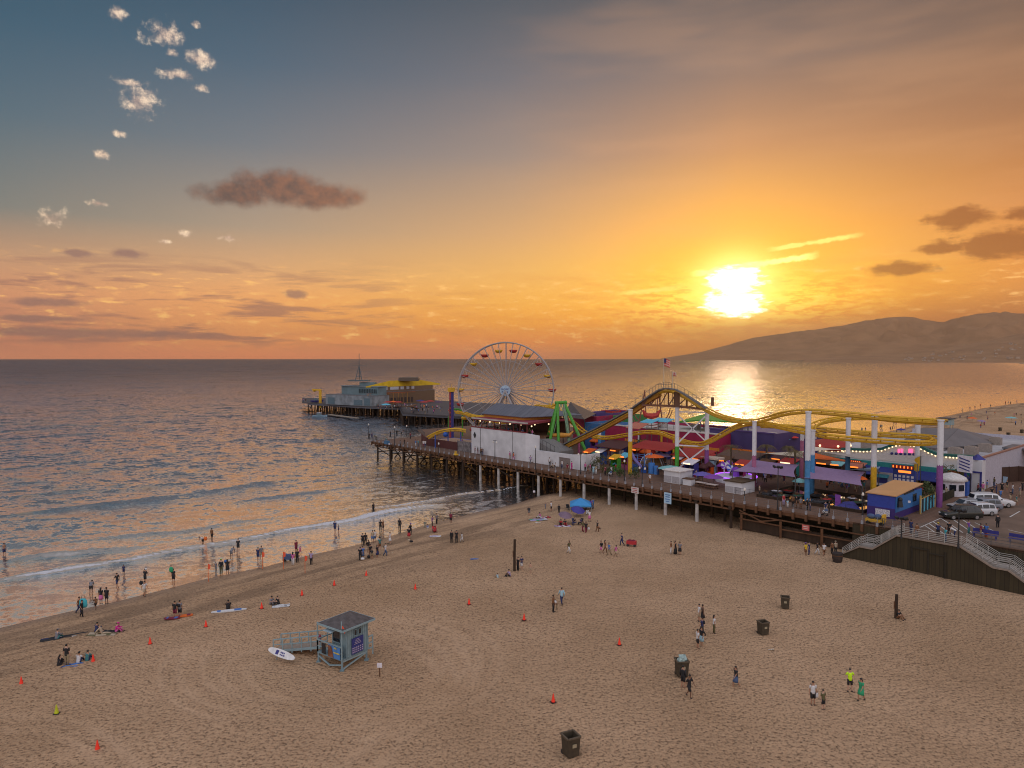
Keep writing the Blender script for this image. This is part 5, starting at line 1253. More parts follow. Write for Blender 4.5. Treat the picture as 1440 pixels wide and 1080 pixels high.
# ---- blue ticket building with the sunset-tinted roof
s0, s1, t0, t1 = s_px(1219.5, 5.4), s_px(1258.5, 5.4), 5.4, 14.6
zb = zpx(692, ST(s0, t0)); e = empty('blue_building', ST(s0, t0), 0, 'two-tone blue building with a flat roof catching the orange sunset', 'building')
b = MB(); stslab(b, [(s0,t0),(s1,t0),(s1,t1),(s0,t1)], DZ+1.35, zb-.1); b.build('wall', C('bright_blue_wall', (.030,.060,.36), var=.12), e)
b = MB(); stslab(b, [(s0-.03,t0-.03),(s1+.02,t0-.03),(s1+.02,t1),(s0-.03,t1)], DZ, DZ+1.35); b.build('lower_wall', C('indigo_wall', (.045,.022,.17), var=.12), e)
b = MB(); b.prism([ST(s1+.03,t0+.02,DZ+.9),ST(s1+.03,t1,DZ+.9),ST(s1+.03,t1,zb-.1),ST(s1+.03,t0+.02,zb-.1)], U*.06); b.build('end_wall', C('sky_blue_wall', (.04,.17,.45), var=.12), e)
b = MB(); b.prism([ST(s0-.2,t0-.2,zb-.1),ST(s1+.2,t0-.2,zb-.1),ST(s1+.2,t1+.2,zb+.45),ST(s0-.2,t1+.2,zb+.45)], (0,0,.12)); b.build('roof', C('sunset_tint_roof', (.62,.34,.16), .35, var=.12, scale=.4), e)  # orange sky glow is put into the roof's base colour
b = MB(); b.prism([ST(s1+.1,11.2,DZ+1.6),ST(s1+.1,12.5,DZ+1.6),ST(s1+.1,12.5,DZ+2.6),ST(s1+.1,11.2,DZ+2.6)], U*.05); b.build('window', m_glass, e)
b = MB(); b.prism([ST(s1+.1,8.1,DZ+2.9),ST(s1+.1,11.6,DZ+3.0),ST(s1+.1,11.6,DZ+3.25),ST(s1+.1,8.1,DZ+3.15)], U*.05); b.build('sign_strip', m_dark, e)
b = MB(); b.ball(ST(s1+.35,6.1,DZ+2.6), .3, 8, 6); b.tube([ST(s1+.3,6.1,DZ+2.4),ST(s1+.35,6.1,DZ+1.6)], [.3,.4], 8); b.build('wall_ornament', m_dark, e)
b = MB(); b.prism([ST(s1-2.4,t0-.1,DZ+.25),ST(s1-.6,t0-.1,DZ+.25),ST(s1-.6,t0-.1,DZ+1.15),ST(s1-2.4,t0-.1,DZ+1.15)], -N*.04)
b.build('poster', C('poster_white', (.62,.60,.66), var=.5, scale=6), e)
b = MB(); b.box(ST(s0+5.2,t0-.1,zb-.5), (.25,.2,.25), ANG); b.build('wall_light', m_wb, e)

# ---- wave-roofed hall with bulbs
sW0, sW1, tW = s_px(1150, 37, 8), s_px(1377, 37, 9), 37
e = empty('wave_hall', ST(sW0, tW), 0, 'white hall with a curved teal roofline traced in light bulbs', 'building')
def wz(px):
    xs = [1150,1193,1215,1240,1258,1273,1290,1305,1320,1352,1377]; ys = [632,633,634,633,626.5,624,627,635,641,643,645]
    return np.interp(px, xs, ys)
tops = []
for px in np.linspace(1150, 1377, 46):
    s_ = s_px(px, tW, 9); p = ST(s_, tW); tops.append((s_, zpx(wz(px), p)))
b = MB(); b.prism([ST(sW0,tW,DZ)]+[ST(sW1,tW,DZ)]+[ST(s_,tW,z_) for s_, z_ in reversed(tops)], N*.4); b.build('facade', m_plaster, e)
b = MB()
for (a, za), (c_, zc) in zip(tops[:-1], tops[1:]): b.beam(ST(a,tW,za+.22), ST(c_,tW,zc+.22), .9, .42)
b.build('roof_trim', C('dark_teal', (.02,.14,.12)), e)
b = MB()
for (a, za), (c_, zc) in zip(tops[:-1], tops[1:]):
    b.ball(ST(a, tW-.35, za-.12), .15, 6, 4)
b.build('bulbs', m_bulb, e)
zf = 8.0; stt = lambda px: s_px(px, tW, 7)
b = MB(); b.prism([ST(sW0,tW-.5,5.9),ST(sW1-1,tW-.5,6.2),ST(sW1-1,tW-.5,7.0),ST(sW0,tW-.5,7.0)], N*.45); b.build('teal_band', m_teal, e)
b = MB(); b.prism([ST(sW0,tW-2.6,4.9),ST(sW1-1,tW-2.6,4.9),ST(sW1-1,tW-.5,6.1),ST(sW0,tW-.5,6.1)], (0,0,.12)); b.build('awning', C('royal_awning', (.02,.035,.24)), e)
b = MB(); b.prism([ST(sW0+1,tW-.2,DZ+.02),ST(sW1-1.5,tW-.2,DZ+.02),ST(sW1-1.5,tW-.2,5.8),ST(sW0+1,tW-.2,5.8)], N*.12); b.build('shopfront', C('dark_shop', (.045,.03,.03)), e)
for px, w_, m_ in ((1204,2.2,m_orn),(1271,3.4,m_orn),(1345,2.2,m_org)):
    s_ = stt(px); b = MB(); b.prism([ST(s_-w_/2,tW-.62,6.25),ST(s_+w_/2,tW-.62,6.25),ST(s_+w_/2,tW-.62,6.85),ST(s_-w_/2,tW-.62,6.85)], N*.1); b.build('lit_sign', C('sign_red', (.35,.03,.02)), e)
    b = MB()
    for k in range(6): b.box(ST(s_-w_/2+.25+(w_-.5)*k/5, tW-.68, 6.55), (.14,.05,.38), ANG)
    b.build('sign_letters', m_, e)
b = MB()
for px in (1264,1268,1279,1282): b.box(ST(stt(px),tW-.1,zpx(634, ST(stt(px),tW))), (.30,.08,.62), ANG)
b.build('neon_letters', m_pinkn, e)
b = MB()
for k in range(7): b.ball(ST(stt(1254+k*6.2),tW-.08,zpx(637.5+k*.3, ST(stt(1254+k*6.2),tW))), .24, 8, 5)
b.build('dots', m_dblue, e)
b = MB(); stslab(b, [(sW0,tW+.4),(sW1,tW+.4),(sW1,84),(sW0,84)], 7.9, 8.1); b.build('roof', C('pale_flat_roof', (.46,.44,.46), .85, var=.2, scale=.3), e)
b = MB(); b.prism([ST(sW1,tW,DZ),ST(sW1,84,DZ),ST(sW1,84,9.1),ST(sW1,tW,9.1)], U*.3); b.prism([ST(sW0,84,DZ),ST(sW1,84,DZ),ST(sW1,84,8.9),ST(sW0,84,8.9)], N*.3); b.build('side_wall', C('lilac_white', (.48,.46,.54), .8, var=.15), e)
b = MB(); b.prism([ST(sW1-.1,tW,9.1),ST(sW1-.1,84,9.1),ST(sW1-.1,84,9.3),ST(sW1-.1,tW,9.3)], U*.5); b.build('parapet', C('rust_trim', (.32,.16,.12)), e)
for px, t_ in ((1343,46),(1366,50),(1385,56),(1220,44),(1330,60),(1400,70)):
    s_ = s_px(px, t_, 8.3)
    b = MB(); q = ST(s_, t_, 8.8); b.box(q, (1.9,1.5,1.4), ANG); b.box((q.x,q.y,q.z+.75), (1.3,1.0,.12), ANG); b.build('air_unit', C('air_unit_grey', (.30,.25,.22)), e)
# gabled grey roof behind
r0, r1, r2, r3 = s_px(1318,62,9), s_px(1386,62,9), s_px(1347,70,12), s_px(1347,70,12)
e = empty('gabled_building', ST(r0, 52), 0, 'grey gable-roofed building beyond the wave hall', 'building'); zR = zpx(603.5, ST(s_px(1347.5,66,12), 66))
sA, sB = s_px(1296,54,9), s_px(1384,66,9); b = MB(); sm = s_px(1347.5,66,12)
b.sheet([ST(sA-3,50,8.6),ST(sm+1.5,50,8.6),ST(sm,66,zR),ST(sA-4,66,zR-.4)], .15); b.sheet([ST(sm+1.5,50,8.6),ST(sB+1,66,8.5),ST(sm,66,zR)], .15); b.sheet([ST(sA-4,66,zR-.4),ST(sm,66,zR),ST(sB+1,66,8.5),ST(sB-1,80,8.5),ST(sA-4,80,8.5)], .15)
b.build('roof', C('slate_grey_roof', (.165,.150,.155), .7, var=.15, scale=.4), e); b = MB(); stslab(b, [(sA-2,51),(sm+1,51),(sB-1,66),(sB-2,79),(sA-2,79)], 8.1, 8.55); b.build('wall', m_plaster, e)
# corner post and sign of the hall
e = empty('corner_tower', SP(1374, 36), ANG, 'slim white and blue corner tower with a pointed cap at the hall end', 'tower'); zc = zpx(646, SP(1374,36))-DZ
b = MB(); b.box((0,0,zc/2), (1.7,1.7,zc)); local(b, 'shaft', m_plaster, e); b = MB(); b.box((-.7,-.9,zc*.3), (.25,.12,zc*.6)); b.box((.7,-.9,zc*.3), (.25,.12,zc*.6)); b.box((0,-.9,zc*.62), (1.7,.12,.25)); local(b, 'blue_frame', m_dblue, e); b = MB(); b.lathe((0,0,zc), [(1.2,0),(.1,.8)], 4); local(b, 'cap', m_dblue, e)
c = SP(1357, 33); e = empty('menu_sign', c, ANG-.3, 'white billboard with slanting dark lines beside the corner tower', 'sign'); z0 = zpx(655, c)-DZ
b = MB(); b.box((0,0,z0/2), (.25,.25,z0)); local(b, 'pole', m_dblue, e); b = MB(); b.box((0,-.2,z0+.3), (2.3,.15,2.6)); local(b, 'board', m_wb, e); b = MB()
for k in range(4): b.box((0,-.30,z0+1.0-.5*k), (1.7,.04,.16), R=Matrix.Rotation(.25, 3, 'Y'))
local(b, 'lettering', m_dblue, e)

# ---- things in front of the hall
def food_truck(px, t, label):
    e = empty('food_truck', SP(px, t), ANG+.1, label, 'food truck'); b = MB(); b.box((0,0,1.5), (3.6,2.0,2.2)); b.prism([(1.8,-.95,.6),(2.7,-.95,.6),(2.7,-.95,1.4),(2.3,-.95,2.2),(1.8,-.95,2.3)], (0,1.9,0)); local(b, 'body', m_wb, e)
    b = MB(); b.box((-.4,-1.03,1.6), (1.5,.06,.9)); local(b, 'hatch', m_dblue, e); b = MB(); b.prism([(-1.3,-1.7,2.1),(.6,-1.7,2.1),(.6,-1.0,2.5),(-1.3,-1.0,2.5)], (0,0,.06)); local(b, 'awning', m_cyan, e)
    for x in (-1.1, 1.9):
        for y in (-1.0, 1.0): b = MB(); b.cyl((x,y-.1,.38), (x,y+.1,.38), .38, n=14); local(b, 'wheel', m_dark, e)
food_truck(1247, 27, 'white food truck with a blue hatch behind the yellow-footed column')
c = SP(1271, 25); e = empty('menu_board', c, ANG, 'tall blue board with rows of white letters and an orange heading', 'sign'); b = MB(); b.box((0,0,2.2), (3.2,.2,3.2)); local(b, 'board', C('board_blue', (.03,.06,.30)), e)
b = MB()
for r in range(4):
    for k in range(5): b.box((-1.2+k*.6,-.13,1.1+r*.55), (.38,.04,.36))
local(b, 'lettering', m_wb, e); b = MB(); b.box((.1,-.14,3.5), (1.8,.06,.35)); local(b, 'heading', m_orn, e); b = MB(); b.box((-1.3,0,.3), (.15,.15,.7)); b.box((1.3,0,.3), (.15,.15,.7)); local(b, 'legs', m_dark, e)
c = SP(1338, 30); e = empty('round_booth', c, ANG, 'round white booth with a domed white top beyond the dark hedge', 'booth'); b = MB(); b.lathe((0,0,0), [(1.8,0),(1.8,2.3)], 10); local(b, 'wall', m_wb, e); b = MB(); b.lathe((0,0,2.3), [(2.2,0),(1.9,.5),(1.0,.95),(.1,1.15)], 14); local(b, 'roof', C('dome_white', (.66,.64,.64)), e, True)
for a in (-2.0,-1.2,-.5): b = MB(); b.box((1.82*math.cos(a), 1.82*math.sin(a), 1.35), (.9,.06,.9), a+PI/2); local(b, 'window', m_glass, e)
c = SP(1353, 31); e = empty('blue_container', c, ANG, 'small royal blue vending cabin right of the round white booth', 'cabin'); b = MB(); b.box((0,0,1.1), (1.6,1.2,2.2)); local(b, 'body', m_blue, e); b = MB(); b.box((0,-.62,1.2), (1.1,.05,1.3)); local(b, 'panel', m_dblue, e)
fence_run([SP(1322,22), SP(1357,34)], 1.2, C('hedge_dark', (.028,.024,.012), .9, var=.5, scale=4), 'dark hedge-like fence bordering the parking deck')
fence_run([SP(1378,44), SP(1432,52), SP(1475,53)], 2.6, C('brown_fence', (.060,.028,.018), .85), 'tall dark brown fence behind the crowd at the right')
e = empty('slatted_gate', SP(1293,11.5), 0, 'yellow and bright blue slatted gate between the tree and the blue building', 'gate')
p, q = SP(1294,11.5), SP(1314,18); b = MB(); b2 = MB()
for k in range(9):
    a = p.lerp(q, (k+.5)/9); (b if k % 2 else b2).beam(a+Vector((0,0,.1)), a+Vector((0,0,1.9)), .42, .06, up=U)
b.build('dark_slats', m_dark, e); b2.build('blue_slats', m_cyan, e); b = MB(); b.beam(p, p+Vector((0,0,2.5)), .2); b.beam(q, q+Vector((0,0,2.1)), .2); b.beam(p+Vector((0,0,2.0)), q+Vector((0,0,2.0)), .1); b.build('frame', C('yellow_post', (.45,.30,.10)), e)
# grey shelter at the far right and notice board
c = SP(1412, 50); e = empty('notice_board', c, ANG, 'pale blue notice board on the dark brown fence', 'sign'); zn = zpx(674, c)-DZ; b = MB(); b.box((0,-1.3,zn), (1.6,.08,1.3)); local(b, 'panel', C('notice_blue', (.36,.52,.68)), e); b = MB(); b.box((0,-1.2,zn/2), (.12,.1,zn)); local(b, 'post', m_dark, e)
e = empty('shelter', SP(1425, 62), ANG, 'grey flat-roofed shelter beyond the brown fence at the right edge', 'shelter'); b = MB(); b.box((3,2,4.6), (9,7,.3)); local(b, 'roof', m_groof, e); b = MB()
for x in (-1.2, 7.2):
    for y in (-1,5): b.box((x,y,2.2), (.3,.3,4.5))
b.box((3,4.5,1.6), (8,.3,3.2)); local(b, 'posts', m_timber, e)

for (px, py, D_, w, d, mt, lab) in ((866,622,141,7,5,m_maroon,'broad maroon sloping roof below the rolling yellow track'),(922,624,136,9,5,m_red,'long red sloping roof in front of the magenta arcade'),(975,634,132,7,5,m_red,'red sloping roof between the cross-braced columns'),(1040,637,131,8,5,C('brown_booth', (.12,.06,.04)),'brown sloping roof before the deep purple hall')):
    awning(px, py, D_, w, d, 3, mt, lab, .9)
# ---- dense small stalls filling the park
st_p = []
rs_ = random.Random(33); hues = [('red', m_red), ('orange', m_orc), ('purple', m_vio2), ('maroon', m_maroon), ('maroon', m_maroon), ('magenta', m_mag), ('navy', m_dblue), ('brown', m_timber2), ('brown', C('brown_booth', (.12,.06,.04)))]
base_stall = None
for i in range(26):
    px = rs_.uniform(835, 1060); t = rs_.uniform(14, 30); w = rs_.uniform(1.2, 2.1); hn, hm = rs_.choice(hues); hn2, hm2 = rs_.choice(hues)
    if 1060 < px and t < 11.5: t += 4
    if base_stall is None:
        e = empty('market_stall', (0,0,0), 0, '', 'stall', 'packed little stalls in the park'); b = MB(); b.box((0,.45,1.0), (1,.08,2.0)); b.box((-.48,0,1.0), (.06,.9,2.0)); b.box((.48,0,1.0), (.06,.9,2.0)); b.box((0,-.42,.45), (.9,.08,.9)); o = local(b, 'body', hm, e)
        b = MB(); b.add([(-.6,-.6,2.0),(.6,-.6,2.0),(.6,.6,2.0),(-.6,.6,2.0),(0,0,2.9),(-.6,-.6,1.8),(.6,-.6,1.8),(.6,.6,1.8),(-.6,.6,1.8)], [(0,1,4),(1,2,4),(2,3,4),(3,0,4),(0,5,6,1),(1,6,7,2),(2,7,8,3),(3,8,5,0)]); local(b, 'tent_roof', hm, e); base_stall = e
    else: e = copy_tree(base_stall)
    place(e, SP(px, t), ANG+rs_.uniform(-.3,.3), (w, w*.9, rs_.uniform(.85, 1.1)), 'small '+hn+'-roofed stall with '+hn2+' sides among the packed park rides', first=True)
    for ch in e.children:
        ch.material_slots[0].link = 'OBJECT'; ch.material_slots[0].material = hm if ch.name.startswith('tent') else hm2
# ================================================================ people (one body per pose, clothes as separate parts)
SKIN = [C('skin_tan', (.42,.22,.14), .6, var=.05), C('skin_light', (.55,.33,.24), .6, var=.05), C('skin_brown', (.20,.10,.06), .6, var=.05)]
HAIR = {'black': C('hair_black', (.012,.010,.010), .5), 'brown': C('hair_brown', (.07,.035,.018), .5), 'blond': C('hair_blond', (.40,.26,.12), .5)}
CL = {'black':(.018,.018,.022),'navy':(.025,.035,.12),'grey':(.20,.20,.23),'white':(.66,.66,.68),'red':(.45,.03,.04),'maroon':(.20,.02,.05),'pink':(.60,.16,.38),'magenta':(.60,.03,.28),'purple':(.20,.08,.36),
 'blue':(.06,.18,.50),'pale blue':(.34,.55,.66),'turquoise':(.06,.42,.50),'teal':(.05,.20,.22),'green':(.03,.34,.16),'olive':(.12,.11,.05),'khaki':(.32,.25,.16),'brown':(.20,.09,.04),'orange':(.75,.16,.03),'yellow':(.72,.50,.03),'neon':(.62,1.0,.02),'beige':(.45,.36,.26),'denim':(.07,.11,.22),'lilac':(.38,.30,.50)}
CM = {k: C('cloth_'+k.replace(' ', '_'), v, .85, var=.12, scale=8) for k, v in CL.items()}
def skin_mesh(name, V, E, R):
    me = bpy.data.meshes.new(name); me.from_pydata(V, E, []); o = bpy.data.objects.new(name, me); COL.objects.link(o)
    sk = o.modifiers.new('s', 'SKIN'); sk.use_smooth_shade = True
    for i, r in enumerate(R): me.skin_vertices[0].data[i].radius = r if isinstance(r, tuple) else (r, r)
    me.skin_vertices[0].data[0].use_root = True
    sb = o.modifiers.new('u', 'SUBSURF'); sb.levels = 1; sb.render_levels = 1
    dg = bpy.context.evaluated_depsgraph_get(); m2 = bpy.data.meshes.new_from_object(o.evaluated_get(dg)); bpy.data.objects.remove(o)
    m2.name = name; return m2
def pose(P, lean=0.0, arms=None, legs=None):
    """joint table; P = pelvis height; everything else hangs off it"""
    J = {}
    J['pel'] = Vector((0, 0, P)); ca, sa_ = math.cos(lean), math.sin(lean)
    up_ = lambda x, y, h: J['pel']+Vector((x, -sa_*h+y*ca, ca*h+y*sa_))
    J['spi'] = up_(0, 0, .20); J['che'] = up_(0, 0, .40); J['nek'] = up_(0, 0, .54); J['hed'] = up_(0, -.015, .64); J['top'] = up_(0, -.01, .75)
    for s_, n_ in ((-1, 'l'), (1, 'r')):
        J['sh'+n_] = up_(.17*s_, 0, .47)
        e_, w_ = (arms or {}).get(n_, ((.055, .03, -.28), (.02, -.06, -.25)))
        J['el'+n_] = J['sh'+n_]+Vector((e_[0]*s_, e_[1], e_[2])); J['wr'+n_] = J['el'+n_]+Vector((w_[0]*s_, w_[1], w_[2]))
        d = (J['wr'+n_]-J['el'+n_]).normalized(); J['ha'+n_] = J['wr'+n_]+d*.075
        J['hi'+n_] = J['pel']+Vector((.09*s_, 0, -.04))
        k_, a_, t_ = (legs or {}).get(n_, ((.01, -.02, -.42), (0, .03, -.43), (.01, -.14, -.04)))
        J['kn'+n_] = J['hi'+n_]+Vector((k_[0]*s_, k_[1], k_[2])); J['an'+n_] = J['kn'+n_]+Vector((a_[0]*s_, a_[1], a_[2])); J['to'+n_] = J['an'+n_]+Vector((t_[0]*s_, t_[1], t_[2]))
    return J
RAD = {'pel':(.145,.105),'spi':(.125,.09),'che':(.155,.10),'nek':.052,'hed':.080,'top':.078,'sh':.056,'el':.041,'wr':.027,'ha':.032,'hi':.088,'kn':.056,'an':.037,'to':.032}
BON = [('pel','spi'),('spi','che'),('che','nek'),('nek','hed'),('hed','top')]+[(a+n, b+n) for n in 'lr' for a, b in (('sh','el'),('el','wr'),('wr','ha'),('hi','kn'),('kn','an'),('an','to'))]+[('che','shl'),('che','shr'),('pel','hil'),('pel','hir')]
POSES = {
 'stand': pose(.90),
 'akimbo': pose(.90, 0, {'l':((.16,.05,-.22),(-.12,-.08,-.16)),'r':((.16,.05,-.22),(-.12,-.08,-.16))}, {'l':((.04,-.02,-.42),(.02,.03,-.43),(.03,-.14,-.04)),'r':((.04,-.02,-.42),(.02,.03,-.43),(.03,-.14,-.04))}),
 'walk': pose(.87, .08, {'l':((.05,.16,-.24),(.01,-.02,-.25)),'r':((.05,-.13,-.25),(-.01,-.15,-.19))}, {'l':((.0,-.20,-.38),(0,.02,-.42),(0,-.14,-.02)),'r':((.0,.07,-.41),(0,.24,-.34),(0,-.10,-.09))}),
 'phone': pose(.90, .03, {'l':((.06,-.05,-.26),(-.08,-.22,.06)),'r':((.06,-.05,-.26),(-.08,-.22,.10))}),
 'bend': pose(.84, 1.05, {'l':((.03,-.05,-.27),(0,-.02,-.25)),'r':((.03,-.08,-.27),(0,-.04,-.25))}, {'l':((.02,-.08,-.37),(0,.07,-.40),(0,-.14,-.04)),'r':((.02,-.08,-.37),(0,.07,-.40),(0,-.14,-.04))}),
 'sit': pose(.13, .18, {'l':((.08,-.16,-.20),(-.06,-.22,.02)),'r':((.08,-.16,-.20),(-.06,-.22,.02))}, {'l':((.05,-.30,.30),(.0,-.26,-.33),(.01,-.13,-.03)),'r':((.05,-.32,.27),(.02,-.25,-.30),(.01,-.13,-.03))}),
 'lounge': pose(.12, -.45, {'l':((.08,.20,-.20),(.03,.10,-.20)),'r':((.08,.20,-.20),(.03,.10,-.20))}, {'l':((.03,-.42,.04),(.0,-.42,-.05),(0,-.05,.12)),'r':((.04,-.40,.12),(.02,-.38,-.14),(0,-.05,.12))}),
 'lie': pose(.12, -1.48, {'l':((.10,.20,.0),(.05,.2,-.02)),'r':((.1,.2,0),(-.05,.2,.03))}, {'l':((.03,-.42,.0),(.0,-.42,-.01),(0,-.03,.13)),'r':((.05,-.42,.03),(.02,-.42,-.04),(0,-.03,.13))}),
 'carry': pose(.88, .05, {'l':((.08,.02,-.27),(-.02,-.12,-.20)),'r':((.10,-.08,-.24),(-.05,-.22,.0))}, {'l':((.0,-.14,-.40),(0,.0,-.43),(0,-.14,-.02)),'r':((.0,.05,-.41),(0,.18,-.38),(0,-.11,-.08))}),
 'chair': pose(.46, .05, {'l':((.06,-.08,-.25),(0,-.22,-.04)),'r':((.06,-.08,-.25),(0,-.22,-.04))}, {'l':((.04,-.42,.03),(.0,-.04,-.42),(0,-.14,-.04)),'r':((.04,-.42,.03),(.0,-.04,-.42),(0,-.14,-.04))}),
}
def hand_fingers(b, J, n_):
    s_ = -1 if n_ == 'l' else 1; w = J['ha'+n_]; d = (J['ha'+n_]-J['wr'+n_]).normalized(); fw_ = Vector((0,-1,0)); sd_ = d.cross(fw_)
    if sd_.length < .2: fw_ = Vector((0,0,1)); sd_ = d.cross(fw_)
    sd_.normalize(); ax = sd_.cross(d).normalized()
    for k, ln in enumerate((.062, .072, .068, .052)):
        o_ = w+ax*(.024-.016*k)+d*.01; m_ = o_+d*ln*.55; e_ = m_+d*ln*.42+sd_*(-s_)*.018; b.tube([o_, m_, e_], [.0085,.008,.006], 5)
    o_ = J['wr'+n_]+d*.03+ax*.026; b.tube([o_, o_+ax*.028+d*.028, o_+ax*.034+d*.058], [.0095,.009,.007], 5)
PM = {}
m_eye = C('eye_dark', (.02,.015,.012), .3)
for pn, J in POSES.items():
    keys = list(J); idx = {k: i for i, k in enumerate(keys)}
    V = [J[k] for k in keys]; E = [(idx[a], idx[b_]) for a, b_ in BON]
    Rr = [RAD.get(k, RAD.get(k[:-1])) for k in keys]
    body = skin_mesh('body', V, E, Rr)
    f = MB(); hand_fingers(f, J, 'l'); hand_fingers(f, J, 'r')
    hd = J['hed']; upv = (J['top']-J['nek']).normalized(); fwd_ = Vector((0,-1,0)); fwd_ = (fwd_-upv*fwd_.dot(upv)); fwd_ = fwd_.normalized() if fwd_.length > .2 else Vector((0,0,1))
    rtv = fwd_.cross(upv).normalized(); cen = (J['hed']+J['top'])/2
    f.tube([cen+fwd_*.07+upv*.012, cen+fwd_*.100-upv*.022, cen+fwd_*.078-upv*.030], [.008,.014,.010], 5)          # nose
    for s_ in (-1, 1): f.ball(cen+rtv*s_*.083-upv*.01, (.012,.022,.03), 6, 5)                                      # ears
    f.tube([cen+fwd_*.078-upv*.058-rtv*.022, cen+fwd_*.088-upv*.056, cen+fwd_*.078-upv*.058+rtv*.022], .007, 5)     # lips
    bm = bmesh.new(); bm.from_mesh(body); off = len(bm.verts); vs = [bm.verts.new(v) for v in f.v]
    for fc in f.f:
        try: bm.faces.new([vs[i] for i in fc])
        except ValueError: pass
    bm.normal_update(); bm.to_mesh(body); bm.free(); body.polygons.foreach_set('use_smooth', [True]*len(body.polygons))
    D_ = {'body': body}
    def mk(nm, fn, smooth=True):
        b = MB(); fn(b); me_o = b.build(nm, m_dark, None, smooth); D_[nm] = me_o.data; bpy.data.objects.remove(me_o)
    sc = lambda k, g=1.12, add=.008: tuple(q*g+add for q in RAD[k]) if isinstance(RAD[k], tuple) else RAD[k]*g+add
    def torso(b, lo=True):
        pth = [J['pel'].lerp(J['spi'], -.45 if lo else .1), J['pel'], J['spi'], J['che'], J['che'].lerp(J['nek'], .55), J['nek'].lerp(J['che'], .18)]
        b.tube(pth, [(.168,.128),(.165,.125),(.148,.112),(.178,.124),(.145,.10),(.062,.062)], 12, flat=True)
    def sleeve(b, long=False):
        for n_ in 'lr':
            p = [J['che'].lerp(J['sh'+n_], .55), J['sh'+n_], J['sh'+n_].lerp(J['el'+n_], .72)]; r_ = [.075,.072,.064]
            if long: p += [J['el'+n_], J['wr'+n_]]; r_ += [.056,.042]
            b.tube(p, r_, 8)
    mk('shirt', lambda b: (torso(b), sleeve(b)))
    mk('jacket', lambda b: (torso(b), sleeve(b, True)))
    def legs_(b, f1):
        b.tube([J['pel']-(J['spi']-J['pel'])*.1, J['pel']+(J['spi']-J['pel'])*.25], [(.165,.125),(.155,.118)], 10, flat=True)
        for n_ in 'lr':
            p = [J['hi'+n_].lerp(J['pel'], .4), J['hi'+n_], J['hi'+n_].lerp(J['kn'+n_], .5)]; r_ = [.105,.108,.092]
            if f1 > 1: p += [J['kn'+n_], J['kn'+n_].lerp(J['an'+n_], .9)]; r_ += [.075,.056]
            else: p += [J['hi'+n_].lerp(J['kn'+n_], .92)]; r_ += [.086]
            b.tube(p, r_, 9)
    mk('trousers', lambda b: legs_(b, 2)); mk('shorts', lambda b: legs_(b, 1))
    def skirt(b, ln):
        m_ = (J['knl']+J['knr'])/2; a_ = (J['anl']+J['anr'])/2; p = [J['pel'].lerp(J['spi'], .3), J['pel'], J['pel'].lerp(m_, .55), m_]; r_ = [(.14,.11),(.17,.135),(.22,.18),(.245,.21)]
        if ln: p.append(m_.lerp(a_, .85)); r_.append((.27,.24))
        b.tube(p, r_, 12, flat=True)
    mk('skirt', lambda b: skirt(b, False)); mk('dress', lambda b: (torso(b, False), skirt(b, False))); mk('long_dress', lambda b: (torso(b, False), skirt(b, True)))
    mk('hair', lambda b: b.tube([cen-upv*.055-fwd_*-.0+fwd_*-.045, cen+fwd_*-.028, cen+upv*.045-fwd_*.018, cen+upv*.088-fwd_*.008], [.060,.088,.090,.045], 10))
    mk('long_hair', lambda b: (b.tube([cen-fwd_*.028, cen+upv*.045-fwd_*.018, cen+upv*.088-fwd_*.008], [.090,.093,.045], 10), b.tube([cen+upv*.03-fwd_*.05, cen-upv*.10-fwd_*.085, cen-upv*.27-fwd_*.10], [(.085,.055),(.09,.05),(.05,.025)], 8)))
    mk('hat', lambda b: b.tube([cen+upv*.040, cen+upv*.055, cen+upv*.06, cen+upv*.12], [.15,.15,.095,.06], 12))
    mk('cap', lambda b: (b.tube([cen+upv*.035, cen+upv*.075, cen+upv*.105], [.095,.088,.045], 10), b.tube([cen+upv*.045+fwd_*.06, cen+upv*.04+fwd_*.16], [(.07,.012),(.05,.01)], 8)))
    mk('shoes', lambda b: [b.tube([J['an'+n_]+(J['an'+n_]-J['to'+n_])*.15-Vector((0,0,.02)), J['to'+n_].lerp(J['an'+n_], .3), J['to'+n_]], [.05,.05,.04], 7) for n_ in 'lr'])
    mk('backpack', lambda b: b.tube([J['spi']+Vector((0,.17,-.02)), J['che']+Vector((0,.18,.04))], [(.13,.09),(.12,.08)], 8, flat=True))
    PM[pn] = D_
def mobj(me, name, mat, parent):
    o = bpy.data.objects.new(name, me); COL.objects.link(o); o.parent = parent
    if not me.materials: me.materials.append(mat)
    o.material_slots[0].link = 'OBJECT'; o.material_slots[0].material = mat
    return o
m_shoe = C('shoe_dark', (.03,.028,.03), .7)
rp = random.Random(21); NP = 0
